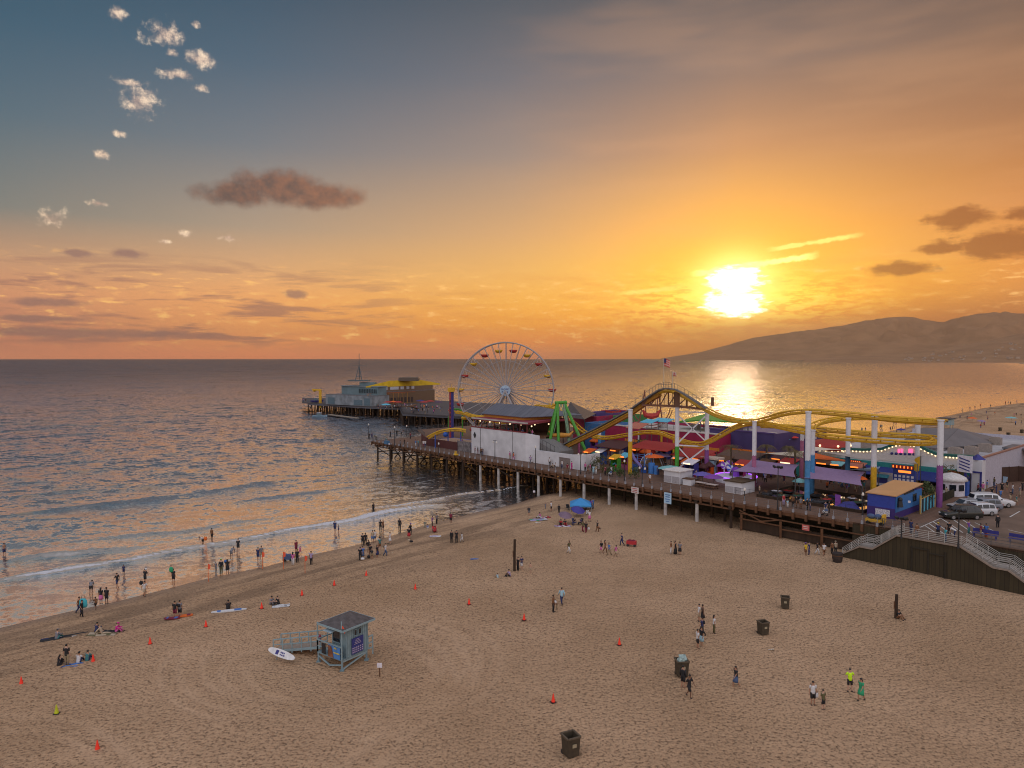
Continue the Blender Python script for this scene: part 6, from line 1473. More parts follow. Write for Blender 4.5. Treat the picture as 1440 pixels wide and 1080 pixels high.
def person(p, po='stand', top='black', bot='black', label='', h=1.70, rz=None, kind='shirt', low='trousers', hair='black', long=False, skin=None, hat=None, extra=None, group=None, detail=True):
    """p: ground point. rz: heading in degrees, 0 looks toward the camera"""
    global NP; NP += 1
    rz = math.radians(rz) if rz is not None else rp.uniform(0, 2*PI)
    e = bpy.data.objects.new('person', None); COL.objects.link(e); e.location = p; e.rotation_euler = (0, 0, rz); k = h/1.70; e.scale = (k, k, k); e.empty_display_size = .3
    D_ = PM[po]; sk_ = SKIN[skin if skin is not None else rp.choice((0,0,1,2))]
    mobj(D_['body'], 'body', sk_, e)
    if top: mobj(D_[kind], kind, CM[top], e)
    if low and kind not in ('dress', 'long_dress'): mobj(D_[low], low, CM[bot], e)
    if hat: mobj(D_['hat' if hat[1] else 'cap'], 'hat', CM[hat[0]], e)
    mobj(D_['long_hair' if long else 'hair'], 'hair', HAIR[hair], e)
    if detail: mobj(D_['shoes'], 'shoes', m_shoe, e)
    if extra == 'backpack': mobj(D_['backpack'], 'backpack', CM['black'], e)
    tag(e, label, 'person', group); return e
def B(px, py, *a, **k): return person(GB(px, py), *a, **k)
BG = 'people on the beach and in the shallows'
P_ = [ # px, py, pose, top, bottom, label, options
 (6,781.5,'stand',None,'navy','bare-chested bather standing in the sea at the left edge',dict(low='shorts',skin=0)),
 (128,834,'bend','grey','black','person bending over in the shallow water, leftmost of the waders',dict(low='shorts',rz=200)),
 (134.7,856,'walk','brown','black','small child walking beside two adults on the wet sand',dict(h=1.25,low='shorts')),
 (142,848.5,'stand','black','pink','woman in black top and pink skirt at the water edge',dict(low='skirt',long=True,rz=180)),
 (150,848,'stand','black','black','person in black shirt right of the woman in a pink skirt',dict(low='shorts',rz=180)),
 (111,862,'walk','brown','navy','person striding along the wet sand behind the one with a turquoise towel',dict(rz=110)),
 (115,867,'carry','black','black','person in black carrying a big turquoise towel',dict(rz=90)),
 (165,826,'walk','black','navy','person in a dark top walking in the thin water',dict(low='shorts',rz=250)),
 (174,808,'stand','navy','navy','small child standing in the shallows above the dark walker',dict(h=1.2,low='shorts')),
 (204,820,'phone','black','black','person in dark jacket holding a white bag at the water edge',dict(low='shorts',rz=160,kind='jacket')),
 (203,838.5,'walk','white','beige','woman in white top with a bag by the water edge',dict(low='shorts',rz=60)),
 (244,820,'stand','black','black','person in black with a bright green towel at the waist',dict(low='shorts',rz=170)),
 (285.6,766,'bend','white','black','person in white shirt stooping in the wave with an orange float',dict(low='shorts')),
 (298,759,'stand','brown','black','person standing in the sea beyond the one with the orange float',dict(low='shorts')),
 (325,784,'bend','grey','grey','grey-haired bather leaning forward in the shallows',dict(low='shorts',rz=170)),
 (335,775,'stand','black','black','person in black standing in the shallows right of the leaning bather',dict(low='shorts')),
 (303.6,803,'stand','grey','grey','small child left of the man in the dark jacket',dict(h=1.15)),
 (311,807.5,'stand','black','olive','big man in dark jacket and neon cap at the water edge',dict(h=1.85,kind='jacket',hat=('neon',False),rz=180)),
 (320,806,'stand','black','black','woman in black with a blue bag next to the neon-capped man',dict(long=True,low='skirt',rz=190)),
 (363,788,'stand','navy','navy','person in navy blue at the water edge left of a companion in grey',dict(low='shorts',rz=170)),
 (367.7,785.5,'stand','grey','beige','person in grey beside the one in navy blue at the water edge',dict(low='shorts',rz=200)),
 (246,869,'stand','black','maroon','person in black and maroon shorts next to the backpacker on the sand',dict(low='shorts',rz=170)),
 (253,868,'stand','grey','black','person in grey carrying a black and white backpack on the sand',dict(low='shorts',rz=180,extra='backpack')),
 (321,856.5,'sit','black','black','person in black sitting on a white and blue surfboard',dict(rz=200)),
 (381,850,'sit','grey','grey','person in grey sitting left of the one in black by a white towel',dict(rz=60)),
 (392,850,'sit','black','black','person in black sitting on a white towel beside one in grey',dict(rz=-60)),
 (412,795,'stand','pink','white','woman in bright pink top and white trousers by the cart',dict(long=True,rz=170)),
 (418,791,'stand','black','black','person in black behind the woman in pink and white',dict(rz=180)),
 (416.5,777,'stand','maroon','maroon','person in maroon at the water edge beyond the cart',dict(low='shorts')),
 (422,779.5,'walk','pink','pink','small child in pink at the water edge beyond the cart',dict(h=1.15,low='shorts')),
 (437.6,794,'stand','lilac','black','man in lilac plaid shirt with black trousers right of the orange flag',dict(rz=170)),
 (471,748,'stand','navy','navy','adult in navy wading hand in hand with a small child',dict(low='shorts',rz=180)),
 (476,748,'stand','grey','navy','small child wading beside the adult in navy',dict(h=1.1,low='shorts')),
 (525,721,'stand','black','black','lone person standing knee deep in the breaking wave',dict(low='shorts')),
 (535,746.5,'stand','black','black','person in black of the close pair in the thin water',dict(rz=180)),
 (538.7,746.5,'stand','brown','black','person in brown of the close pair in the thin water',dict(low='shorts')),
 (562,745.5,'stand','black','black','person in long dark coat standing alone at the water edge',dict(kind='jacket',rz=180,h=1.8)),
 (575,758,'stand','black','red','woman in a red skirt beside a purple-hatted companion',dict(low='skirt',rz=170)),
 (577.5,752,'stand','black','black','person in a purple hat at the water edge behind the red skirt',dict(hat=('purple',True),extra='backpack')),
 (510,767,'stand','black','black','thin person in black at the left rear of the big group by the shore',dict()),
 (514,766.5,'stand','black','black','person in a black coat second from the left at the rear of the big group',dict(kind='jacket')),
 (506.6,788,'stand','black','black','tall person in black at the left front of the big group',dict(rz=190)),
 (510,786.5,'stand','blue','denim','person in faded blue next to the tall one in black in the big group',dict(low='skirt')),
 (518,777,'stand','black','beige','person in black with a beige bag in the middle of the big group',dict(low='shorts')),
 (521,783,'walk','black','brown','person in black stepping forward in the middle of the big group',dict(low='shorts')),
 (523,786,'bend','black','khaki','crouching person in black and khaki at the front of the big group',dict(low='shorts',h=1.5)),
 (527,762,'stand','white','denim','person in white top at the rear of the big group',dict(low='shorts')),
 (524,762.5,'stand','beige','blue','person in beige at the rear of the big group next to the white top',dict(low='shorts')),
 (530.6,784.5,'stand','black','navy','woman in black and navy skirt right of the crouching person',dict(long=True,low='skirt')),
 (534,773,'stand','teal','brown','person in a teal top on the right side of the big group',dict(low='shorts')),
 (542,782,'walk','white','denim','person in white with a dark bag at the right end of the big group',dict(rz=90,extra='backpack')),
 (548,765,'walk','white','white','woman in a short white dress running by the shore',dict(kind='dress',rz=80)),
 (597.5,742,'stand','teal','teal','small child in teal left of the cluster near the red chair',dict(h=1.1)),
 (601,743,'sit','blue','white','child sitting left of the cluster near the red chair',dict(h=1.2)),
 (608,741,'stand','purple','black','person in purple in the cluster near the red chair',dict(long=True)),
 (614,737,'stand','grey','black','person in grey at the right rear of the cluster near the red chair',dict()),
 (611,748,'sit','red','red','person sitting in a red top beside a small white towel',dict(rz=20)),
 (634,735.5,'stand','maroon','black','lone man in maroon shirt standing at the water edge',dict(rz=180,low='shorts')),
 (635,763,'stand','black','black','leftmost of the three walkers left of the tall post, all black clothes',dict(kind='jacket')),
 (642,763,'stand','black','black','middle of the three walkers left of the tall post, with a bag',dict(extra='backpack')),
 (649.6,762,'walk','white','white','child in white, rightmost of the three walkers left of the tall post',dict(h=1.3)),
 (744,725,'bend','black','grey','person in black bending over near the colourful towels',dict(low='shorts')),
 (767,716,'stand','grey','grey','small child in grey near the man in white shirt',dict(h=1.1)),
 (775,719,'stand','white','black','man in white shirt and black shorts left of the blue canopy',dict(low='shorts')),
 (786,721,'stand','black','black','stocky person in black left of the blue canopy',dict(h=1.4,kind='jacket')),
 (760,728,'sit','pink','white','person in pink sitting on the colourful towels',dict()),
 (806,718,'chair','black','black','person in black seated under the blue canopy, leftmost',dict()),(812,716,'stand','black','black','person in black standing under the blue canopy',dict(kind='jacket')),
 (818,718,'chair','grey','beige','person in grey seated under the blue canopy',dict()),(824,714.5,'stand','beige','black','person in beige standing under the right edge of the blue canopy',dict()),
 (831,716,'stand','purple','black','woman in purple standing right of the blue canopy',dict(long=True)),(834,715,'stand','blue','denim','person in blue standing just right of the woman in purple',dict()),
 (826,723,'sit','white','white','person in white sitting at the right corner of the blue canopy',dict()),(829,733,'stand','white','pink','person in white top and pink skirt below the blue canopy',dict(low='skirt')),
 (789,738,'sit','red','black','person in red sitting under the mauve parasol',dict()),(794,738,'sit','black','red','person in black sitting under the mauve parasol',dict()),
 (808,738,'chair','black','navy','person in black sitting on a low beach chair right of the mauve parasol',dict(h=1.5)),(817,738,'chair','navy','black','person in navy sitting on a beach chair below the navy parasol',dict(h=1.5)),
 (819.5,748,'walk','olive','maroon','person in olive walking left of one in black below the beach chairs',dict()),(824,749.5,'walk','black','maroon','person in black walking with a white bag below the beach chairs',dict()),
 (840,748,'carry','black','brown','person in black carrying a child on the arm',dict()),(842,744,'sit','brown','black','small child carried near the person in black',dict(h=.9)),
 (800,778,'walk','olive','white','person in olive shirt and white trousers walking alone',dict(rz=60)),
 (845.6,778,'walk','black','pink','person in black and pink shorts, leftmost of the walking four',dict(low='shorts',extra='backpack')),
 (850.5,777,'walk','brown','brown','person with brown clothes second of the walking four',dict(long=True)),
 (856.7,781,'walk','blue','khaki','man in blue shirt and khaki trousers third of the walking four',dict(rz=-60)),
 (866,783,'walk','pink','beige','girl in pale pink, rightmost of the walking four',dict(low='shorts',h=1.55,rz=60)),
 (874.6,767,'walk','navy','navy','person in navy pulling the red wagon over the sand',dict(rz=-80)),
 (943.5,779,'stand','brown','white','person in brown top and wide white trousers, left of three friends',dict()),
 (949.6,779,'stand','black','grey','woman in a black and grey long dress, middle of three friends',dict(kind='long_dress',long=True)),
 (956,780,'stand','grey','black','person in grey top and dark skirt, right of three friends',dict(low='skirt')),
 (790,849.5,'walk','pale blue','navy','person in long pale blue shirt walking behind a companion in brown',dict(kind='jacket',rz=-160,h=1.75)),
 (778,860,'stand','brown','black','person in brown jacket holding a small white bag',dict(kind='jacket',rz=70,h=1.7)),
 (783.5,856.5,'bend','brown','khaki','small stooping figure beside the person in the brown jacket',dict(h=1.0)),
 (728.5,803,'stand','black','black','person in black leaning at the foot of the tall post',dict()),(733.5,801.5,'phone','navy','white','person in navy top and white shorts right of the tall post',dict(low='shorts')),
 (746,806,'stand',None,'beige','bare-chested child in beige shorts right of the tall post',dict(h=1.25,low='shorts',skin=1)),
 (717,811,'sit','lilac','black','person in lilac sitting left of the tall post',dict(rz=-70)),(700,813,'sit','pale blue','beige','small child in pale blue sitting on the sand',dict(h=1.1)),
 (983,873.5,'stand','white','beige','person in white top embracing one in black',dict(low='shorts',rz=-90)),(988,874.5,'stand','black','black','person in black dress in the embracing pair',dict(kind='dress',rz=90)),
 (1004,890.5,'stand','white','olive','woman in white top and olive trousers with long dark hair',dict(long=True,rz=90)),
 (987.5,893,'walk','navy','black','person in dark clothes with a backpack behind the couple',dict(extra='backpack')),
 (981,911.5,'stand','white','black','man in white shirt and black shorts beside the patterned skirt',dict(low='shorts',rz=100)),
 (986.5,908,'stand','black','pale blue','woman in black top and pale patterned long skirt',dict(low='skirt',kind='shirt',long=True)),
 (960.5,967,'stand','black','black','person in black standing in front of the overfull bin',dict(kind='jacket',low='shorts',h=1.75)),
 (969,980,'walk','black','black','man in black shorts and shirt walking from the overfull bin',dict(low='shorts',rz=40,h=1.75)),
 (1035,966.5,'walk','black','denim','woman in black top and denim skirt walking alone',dict(low='skirt',long=True,rz=-70)),
 (1143,991,'stand','white','black','man in white and purple shirt carrying a white bag',dict(low='shorts',rz=0,h=1.75,extra='backpack')),
 (1157.5,997.5,'stand','olive','black','boy in olive and black top beside the man with a white bag',dict(low='shorts',h=1.45,rz=20)),
 (1195,971.5,'akimbo','neon','black','person in bright neon yellow shirt with hands on hips',dict(low='shorts',rz=0,h=1.72)),
 (1211,984.5,'walk','green','green','woman in a green top with a pale green flowing skirt',dict(low='skirt',rz=-60,long=True)),
 (1262.5,869.5,'sit','black','brown','person in black sitting by the short wooden post at right',dict(rz=30)),
 (1133,781.5,'stand','yellow','brown','person in yellow shirt and purple hat near the board wall',dict(hat=('purple',True),low='shorts',rz=-150)),(1137.5,780.5,'stand','navy','navy','person in navy beside the one in the yellow shirt',dict()),
 (1149,780,'walk','black','white','person in black shirt and white trousers near the board wall',dict(rz=80)),(1158.7,781.5,'walk','white','brown','man in white vest near the foot of the left staircase',dict(low='shorts')),
 (1170,779,'stand','brown','black','person in brown leaning near the dark round bin',dict(h=1.6)),(1175,778,'stand','beige','black','person in beige leaning over the dark round bin',dict(hat=('beige',True),h=1.6)),
 (83,936.5,'sit','black','black','person in black sitting on the blue mat at lower left',dict(rz=170,long=True)),(94,936,'stand','black','khaki','man in black shirt and khaki trousers standing by the blue mat',dict(rz=180,h=1.8)),
 (110,932.5,'sit','white','navy','person in white shirt and black cap sitting by the blue mat',dict(rz=180,hat=('black',False))),(122.5,930,'sit','teal','navy','person in teal shirt sitting at the right end of the blue mat',dict(rz=180)),
 (79.5,899,'sit','grey','teal','person in a pale grey hood sitting on a dark and white blanket',dict(rz=160,kind='jacket',hat=('grey',False))),
 (135.5,889,'sit','navy','navy','person in navy sitting at the left of the reclining trio',dict(rz=170,kind='jacket')),(144,891,'lounge','beige','beige','person in beige reclining between navy and pink',dict(rz=100,kind='jacket')),
 (155,889.5,'lie','black','black','person in black lying down on the sand left of the pink hood',dict(rz=100)),(163.5,889,'sit','magenta','pink','person in a magenta hooded top sitting on the sand',dict(rz=100,kind='jacket',hat=('magenta',False))),
]
for px, py, po, top, bot, lab, kw in P_: B(px, py, po, top, bot, lab, **kw)
# ---- on the pier, readable ones
def D(px, py, po, top, bot, lab, **kw): return person(G(px, py, DZ+.03), po, top, bot, lab, **kw)
Q_ = [(519,617.5,'stand','black','black','person in black leaning on the rail at the seaward tip of the pier'),(523,617,'stand','navy','navy','person in navy second from the seaward tip of the pier'),(529,619,'bend','olive','black','angler stooping by a bucket near the pier tip'),(543,620,'sit','teal','black','person in teal sitting by a blue box near the pier tip'),
 (549,614.5,'stand','black','black','tall person in black on the seaward deck left of the lamp post'),(558,613,'stand','black','black','person at the back rail right of the tall one in black'),(565,611.5,'stand','grey','black','left person of the pair at the back rail near the lamp'),(568,611.5,'stand','black','grey','right person of the pair at the back rail near the lamp'),
 (577,617,'stand','maroon','black','person in maroon left of the round track enclosure'),(568.5,626.5,'walk','black','black','person in black walking on the seaward deck'),(563,629,'stand','grey','black','person in grey beside the deck edge'),(573.5,627.5,'stand','white','grey','child in white beside the walking person in black'),
 (584.5,628,'stand','blue','white','person in blue of the bright pair before the dark red fence'),(588,628,'stand','turquoise','denim','person in turquoise of the bright pair before the dark red fence'),(595.5,629,'stand','white','maroon','person in white before the dark red fence'),(598,629,'stand','white','navy','second person in white before the dark red fence'),
 (668,638.5,'stand','maroon','black','person at the foot of the tall white wall, leftmost'),(672,639,'stand','black','maroon','second person from the left along the tall white wall'),(676.5,640,'stand','brown','black','third person from the left along the tall white wall'),(679,640.5,'stand','black','navy','fourth person from the left along the tall white wall'),
 (717,646,'stand','pink','beige','person in pink by the tall white wall'),(722,647,'walk','orange','pink','person in orange by the tall white wall'),(727.5,645,'stand','black','black','person in black at the right end of the tall white wall'),(746,652,'walk','lilac','grey','person in lilac before the lower white wall'),
 (764,650,'stand','navy','black','person in navy at the lower white wall'),(767.5,651,'stand','pink','black','person in pink at the lower white wall'),(773,655,'stand','white','black','person in white left of the grey door'),(778,658,'sit','beige','black','person sitting left of the grey door'),(782,657,'sit','white','black','second person sitting left of the grey door'),(790.5,659,'walk','white','navy','person in white in front of the grey door'),
 (797.5,657,'stand','black','black','person in black right of the grey door'),(804,661,'stand','magenta','magenta','person in magenta on the walkway below the white wall'),(798,664,'walk','maroon','brown','person in maroon on the walkway below the white wall'),(823,663,'stand','pink','black','leftmost person in pink of the row along the shrubs'),(826.5,666,'walk','black','brown','person in black of the row along the shrubs'),
 (830,664.5,'stand','pink','beige','second person in pink of the row along the shrubs'),(834.5,667,'stand','pale blue','pale blue','person all in pale blue on the walkway by the shrubs'),(838,667,'stand','beige','white','person in beige on the walkway by the shrubs'),(851,668.5,'stand','maroon','black','person in maroon on the walkway left of the pram'),(860,668,'walk','white','black','person in white with a pram on the walkway'),
 (914,679.5,'walk','white','brown','person in white walking before the blue play structure'),(1068,697,'stand','beige','black','person in beige at the railing by the white hut'),(1102,711,'stand','red','lilac','person in bright red top right of the tall floodlight mast'),(1107.5,714,'stand','pale blue','white','child in pale blue right of the one in bright red'),
 (1115,713,'stand','brown','black','person in brown leaning at the rail under the right purple sail'),(1120,714,'stand','black','brown','person in black at the rail under the right purple sail'),(1126,715.5,'stand','grey','brown','person in grey at the rail under the right purple sail'),(1135,717,'stand','black','black','left person of the black-clad pair at the pool railing'),(1139,717.5,'stand','black','navy','right person of the black-clad pair at the pool railing'),
 (1161,722,'walk','navy','beige','person in navy pushing a pram near the deck edge'),(1166,721,'stand','black','black','person in black beside the pram near the deck edge'),(1289,756,'stand','brown','grey','person in brown at the platform rail, leftmost'),(1281,750,'stand','navy','navy','person in navy at the head of the left staircase'),
 (1319,755,'stand','navy','black','person in navy wearing a yellow hat on the platform'),(1329.6,762,'stand','turquoise','denim','person in turquoise at the platform rail'),(1334.6,752.5,'stand','black','black','person in black on the hatched paving'),(1343,756,'bend','white','navy','person in white bending on the hatched paving'),(1362,751,'stand','purple','teal','person in purple and teal near the right staircase head'),
 (1379,756,'stand','maroon','khaki','person in maroon near the right staircase head'),(1386.6,756,'stand','blue','orange','person in blue near the right staircase head'),(1403,742,'stand','black','black','person in a long black coat standing alone on the parking deck')]
for px, py, po, top, bot, lab in Q_:
    kw = dict(kind='jacket') if 'coat' in lab else {}
    if 'child' in lab: kw['h'] = 1.2
    if 'yellow hat' in lab: kw['hat'] = ('yellow', True)
    D(px, py, po, top, bot, lab, **kw)
rq = random.Random(77)
tops = ['black','black','navy','grey','white','maroon','red','pink','blue','purple','olive','orange','beige','denim','teal']
def crowd(pts, label, group, hs=(1.5,1.85)):
    for p in pts: person(p, rq.choice(('stand','stand','walk','phone')), rq.choice(tops), rq.choice(('black','black','navy','denim','beige','khaki')), label, h=rq.uniform(*hs), group=group, low=rq.choice(('trousers','shorts')), detail=False)
crowd([G(x, y, DZ+.03) for x, y in [(1375,693),(1382,694),(1388,690),(1395,699),(1401,694),(1407,702),(1409,693),(1416,690),(1421,704),(1424,695),(1429,710),(1434,698),(1438,690),(1371,688),(1398,686)]], 'person in the small crowd before the dark brown fence at right', 'crowd before the brown fence')
crowd([ST(sL+.8+(sR-sL-1.6)*k/13, 5.9+1.5*(k % 3), 8.72) for k in range(14)], 'diner on the roofed terrace above the tall white wall', 'people on the roofed terrace')
crowd([SP(rq.uniform(1140, 1215), rq.uniform(18.5, 27)) for _ in range(22)], 'person in the dense crowd behind the reflecting pool', 'crowd behind the pool')
crowd([SP(rq.uniform(1068, 1125), rq.uniform(18, 25)) for _ in range(10)], 'person in the shade of the left purple sail', 'crowd under the left purple sail')
crowd([SP(rq.uniform(845, 985), rq.uniform(8, 26)) for _ in range(24)], 'visitor between the booths before the magenta arcade', 'visitors among the booths')
crowd([SP(rq.uniform(1225, 1340), rq.uniform(24, 33)) for _ in range(12)], 'visitor on the plaza before the blue awning', 'visitors before the wave hall')
crowd([GB(x, y) for x, y in [(1371,575),(1353,578),(1364,576),(1379,572),(1393,573),(1409,574),(1414,568),(1418,568),(1421,569),(1430,566),(1387,582),(1399,584),(1389,591),(1381,597),(1384,599),(1379,602),(1426,586),(1429,585),(1436,587),(1436,597),(1428,598),(1360,590),(1350,589),(1336,591),(1238,603),(1240,603),(1257,599),(1260,599),(1252,606),(1255,606),(1267,607),(1273,600),(1300,597),(1295,598),(1212,608),(1217,607),(1261,611),(1406,617),(1402,618),(1366,586)]], 'tiny figure on the far beach beyond the park', 'people on the far beach')
# ================================================================ things on the beach
# lifeguard tower
O = G(481, 944.5, 0); er = Vector((.588,.809,0)).normalized(); el_ = Vector((-er.y, er.x, 0))
m_lg = C('tower_blue', (.27,.38,.42), .65, var=.14); m_lgd = C('tower_trim', (.20,.29,.33), .65, var=.14); m_shg = C('roof_shingle', (.115,.10,.10), .9, var=.35, scale=3, bump=.5)
e = empty('lifeguard_tower', O, 0, 'pale blue wooden lifeguard tower with a grey hipped roof and a ramp', 'lifeguard tower')
W1, W2 = 2.75, 3.05; T = lambda a, b_, z: Vector((O.x, O.y, 0))+er*a+el_*b_+Vector((0,0,z))
zp = .92
def bb(b, p, q, w, h=None): b.beam(p, q, w, h)
b = MB(); b.slab([T(0,0,0),T(W1,0,0),T(W1,W2,0),T(0,W2,0)], zp-.12, zp); b.build('platform', m_lgd, e)
for (a, c_) in ((.08,.08),(W1-.08,.08),(.08,W2-.08),(W1-.08,W2-.08)): b = MB(); bb(b, T(a,c_,-.1), T(a,c_,zp-.1), .14); b.box(T(a,c_,.0), (.34,.34,.16)); b.build('leg', m_lgd, e)
b = MB(); bb(b, T(.05,.05,.5), T(.05,W2/2,.12), .1); bb(b, T(.05,W2/2,.12), T(.05,W2-.05,.6), .1); bb(b, T(.05,.05,.12), T(W1-.05,.05,.7), .1); bb(b, T(.05,.05,.75), T(W1-.05,.05,.75), .1, .14); b.build('brace', m_lg, e)
c0, c1, d0_, d1_ = .55, W1-.05, .05, 1.75   # cabin along er, el_
zt = 3.32; b = MB()
def wallp(p, q, z0, z1, off=0.0): b.prism([Vector((p.x,p.y,z0)),Vector((q.x,q.y,z0)),Vector((q.x,q.y,z1)),Vector((p.x,p.y,z1))], (q-p).cross(Vector((0,0,1))).normalized()*-.08)
wallp(T(c0,d0_,0), T(c1,d0_,0), zp, zt); wallp(T(c1,d0_,0), T(c1,d1_,0), zp, zt-.003); wallp(T(c1,d1_,0), T(c0,d1_,0), zp, zt-.006); wallp(T(c0,d1_,0), T(c0,d0_,0), zp, zt-.009); b.build('cabin_wall', m_lg, e)
b = MB()
for k in range(1, 9): 
    f = c0+(c1-c0)*k/9; bb(b, T(f,d0_-.02,zp), T(f,d0_-.02,zt-.02), .03)
for k in range(1, 8):
    f = d0_+(d1_-d0_)*k/8; bb(b, T(c0-.02,f,zp), T(c0-.02,f,zt-.02), .03)
for (a, c_) in ((c0,d0_),(c1,d0_),(c0,d1_)): bb(b, T(a,c_-.02,zp), T(a,c_-.02,zt), .12)
b.build('battens', m_lgd, e)
# windows: big one on the left face, two small on the right
def pane(p, q, z0, z1, nrm): 
    b = MB(); b.prism([Vector((p.x,p.y,z0)),Vector((q.x,q.y,z0)),Vector((q.x,q.y,z1)),Vector((p.x,p.y,z1))], nrm*.03); o = b.build('window', m_glass, e)
    f = MB(); 
    for (u, v) in ((Vector((p.x,p.y,z0)),Vector((q.x,q.y,z0))),(Vector((q.x,q.y,z0)),Vector((q.x,q.y,z1))),(Vector((q.x,q.y,z1)),Vector((p.x,p.y,z1))),(Vector((p.x,p.y,z1)),Vector((p.x,p.y,z0)))): f.beam(u+nrm*.05, v+nrm*.05, .07)
    f.build('frame', m_lgd, o)
pane(T(c0-.03,.72,0), T(c0-.03,1.66,0), 1.95, 2.95, -er); 
for a in (1.25, 1.72): pane(T(a,d0_-.03,0), T(a+.32,d0_-.03,0), 2.48, 2.98, -el_)
b = MB(); b.prism([T(c0-.05,.85,3.12),T(c0-.05,1.8,3.12),T(c0-.95,1.8,3.02),T(c0-.95,.85,3.02)], (0,0,.05)); b.build('shutter', C('shutter_blue', (.38,.50,.58)), e)
# roof
ov = .42; ez = 3.36; rc = [T(-.15-ov*.3,-ov,ez), T(W1+ov,-ov,ez), T(W1+ov,2.2+ov,ez), T(-.15-ov*.3,2.2+ov,ez)]; ap = T(1.5,1.05,ez+.78)
b = MB(); b.add(rc+[ap]+[v+Vector((0,0,.10)) for v in rc], [(5,6,4),(6,7,4),(7,8,4),(8,5,4),(3,2,1,0)]); b.build('roof', m_shg, e)
b = MB()
for i in range(4): b.beam(rc[i]+Vector((0,0,.03)), rc[(i+1)%4]+Vector((0,0,.03)), .08, .15)
b.build('roof_edge', m_lg, e)
b = MB()
for v in [T(0,0,zp),T(0,W2*.5,zp),T(0,W2-.05,zp),T(W1,W2-.05,zp),T(W1+.0,-.02,zp)]: bb(b, v, v+Vector((0,0,1.02)), .09)
bb(b, T(0,-.02,zp+1.0), T(0,W2,zp+1.0), .1, .08); bb(b, T(0,W2,zp+1.0), T(W1,W2,zp+1.0), .09, .08); bb(b, T(0,0,zp+.5), T(0,W2,zp+.5), .07, .07); bb(b, T(0,W2-.05,zp), T(0,W2-.05,ez), .09)
bb(b, T(W1+.1,0,zp+.0), T(W1+.55,0,zp+.0), .09); bb(b, T(W1+.55,0,zp-.6), T(W1+.55,0,zp+1.0), .09); bb(b, T(W1+.1,0,zp+1.0), T(W1+.55,0,zp+1.0), .09); bb(b, T(W1+.1,0,zp+.45), T(W1+.55,0,zp+.45), .07)
b.build('guard_rail', m_lg, e)
# ramp
r0, r1, r2, r3 = Vector((-16.0,58.6,zp)), Vector((-20.25,59.5,.2)), Vector((-15.75,59.85,zp)), Vector((-20.0,60.75,.2))
b = MB(); b.beam((r0+r2)/2-Vector((0,0,.05)), (r1+r3)/2-Vector((0,0,.05)), 1.25, .08); b.build('ramp', C('ramp_board', (.34,.27,.22)), e)
b = MB()
for p, q in ((r0, r1), (r2, r3)):
    for k in range(6): v = p.lerp(q, k/5); bb(b, v-Vector((0,0,.3 if k else 0)), v+Vector((0,0,.95)), .08)
    bb(b, p+Vector((0,0,.95)), q+Vector((0,0,.95)), .10, .08); bb(b, p+Vector((0,0,.5)), q+Vector((0,0,.5)), .06); bb(b, p-Vector((0,0,.06)), q-Vector((0,0,.06)), .07, .2)
b.build('ramp_railing', m_lg, e)
# banners on the tower
b = MB(); b.prism([T(-.08,.12,zp+.0),T(-.08,1.55,zp+.0),T(-.08,1.55,zp+.95),T(-.08,.12,zp+.95)], -er*.03); ban = b.build('banner', C('banner_blue', (.08,.24,.58)), e)
b = MB(); b.prism([T(-.13,.85,zp+.03),T(-.13,1.52,zp+.03),T(-.13,1.52,zp+.93),T(-.13,1.15,zp+.93),T(-.13,.98,zp+.5)], -er*.015); b.build('portrait_patch', C('portrait_brown', (.24,.09,.045), var=.5, scale=3), ban)
b = MB(); b.prism([T(-.13,.14,zp+.42),T(-.13,.84,zp+.42),T(-.13,.84,zp+.52),T(-.13,.14,zp+.52)], -er*.015); b.prism([T(-.13,.5,zp+.78),T(-.13,.8,zp+.78),T(-.13,.8,zp+.90),T(-.13,.5,zp+.90)], -er*.015); b.build('banner_print', C('print_yellow', (.65,.50,.10)), ban)
b = MB(); b.prism([T(.95,-.06,zp+.12),T(2.2,-.06,zp+.12),T(2.2,-.06,zp+1.42),T(.95,-.06,zp+1.42)], -el_*.03); ban = b.build('banner', C('banner_navy', (.035,.045,.22)), e)
b = MB()
for r in range(3):
    for k in range(6): p = T(1.05+k*.2, -.12, zp+.28+r*.17); b.box(p, (.11,.02,.10), math.atan2(er.y, er.x))
for k in range(4): p = T(1.55, -.12, zp+.92+k*.12); b.box(p, (.75-.12*k,.02,.04), math.atan2(er.y, er.x))
b.build('banner_print', C('print_pink', (.42,.36,.52)), ban)
b = MB(); b.prism([T(-.06,1.9,zp+.05),T(-.06,2.35,zp+.05),T(-.06,2.35,zp+.9),T(-.06,1.9,zp+.9)], -er*.05); b.build('notice', m_dark, e)
# flag on a pole at the front corner
e2 = empty('warning_flag', T(-.1,-.12,0), 0, 'small orange-red flag on the pale blue pole at the lifeguard tower corner', 'flag')
b = MB(); b.cyl(T(-.12,-.12,zp), T(-.12,-.12,4.1), .045, n=8); b.build('pole', m_lg, e2)
b = MB(); t_ = T(-.12,-.12,3.75); b.add([t_, t_+Vector((.10,-.03,.0)), t_+Vector((.34,-.05,-.42)), t_+Vector((.26,-.02,-.62)), t_+Vector((.02,0,-.38)), *[v+Vector((0,.03,0)) for v in [t_, t_+Vector((.10,-.03,.0)), t_+Vector((.34,-.05,-.42)), t_+Vector((.26,-.02,-.62)), t_+Vector((.02,0,-.38))]]], [(0,1,2,3,4),(9,8,7,6,5),(0,5,6,1),(1,6,7,2),(2,7,8,3),(3,8,9,4),(4,9,5,0)]); b.build('cloth', C('flag_orange', (.85,.12,.06)), e2)
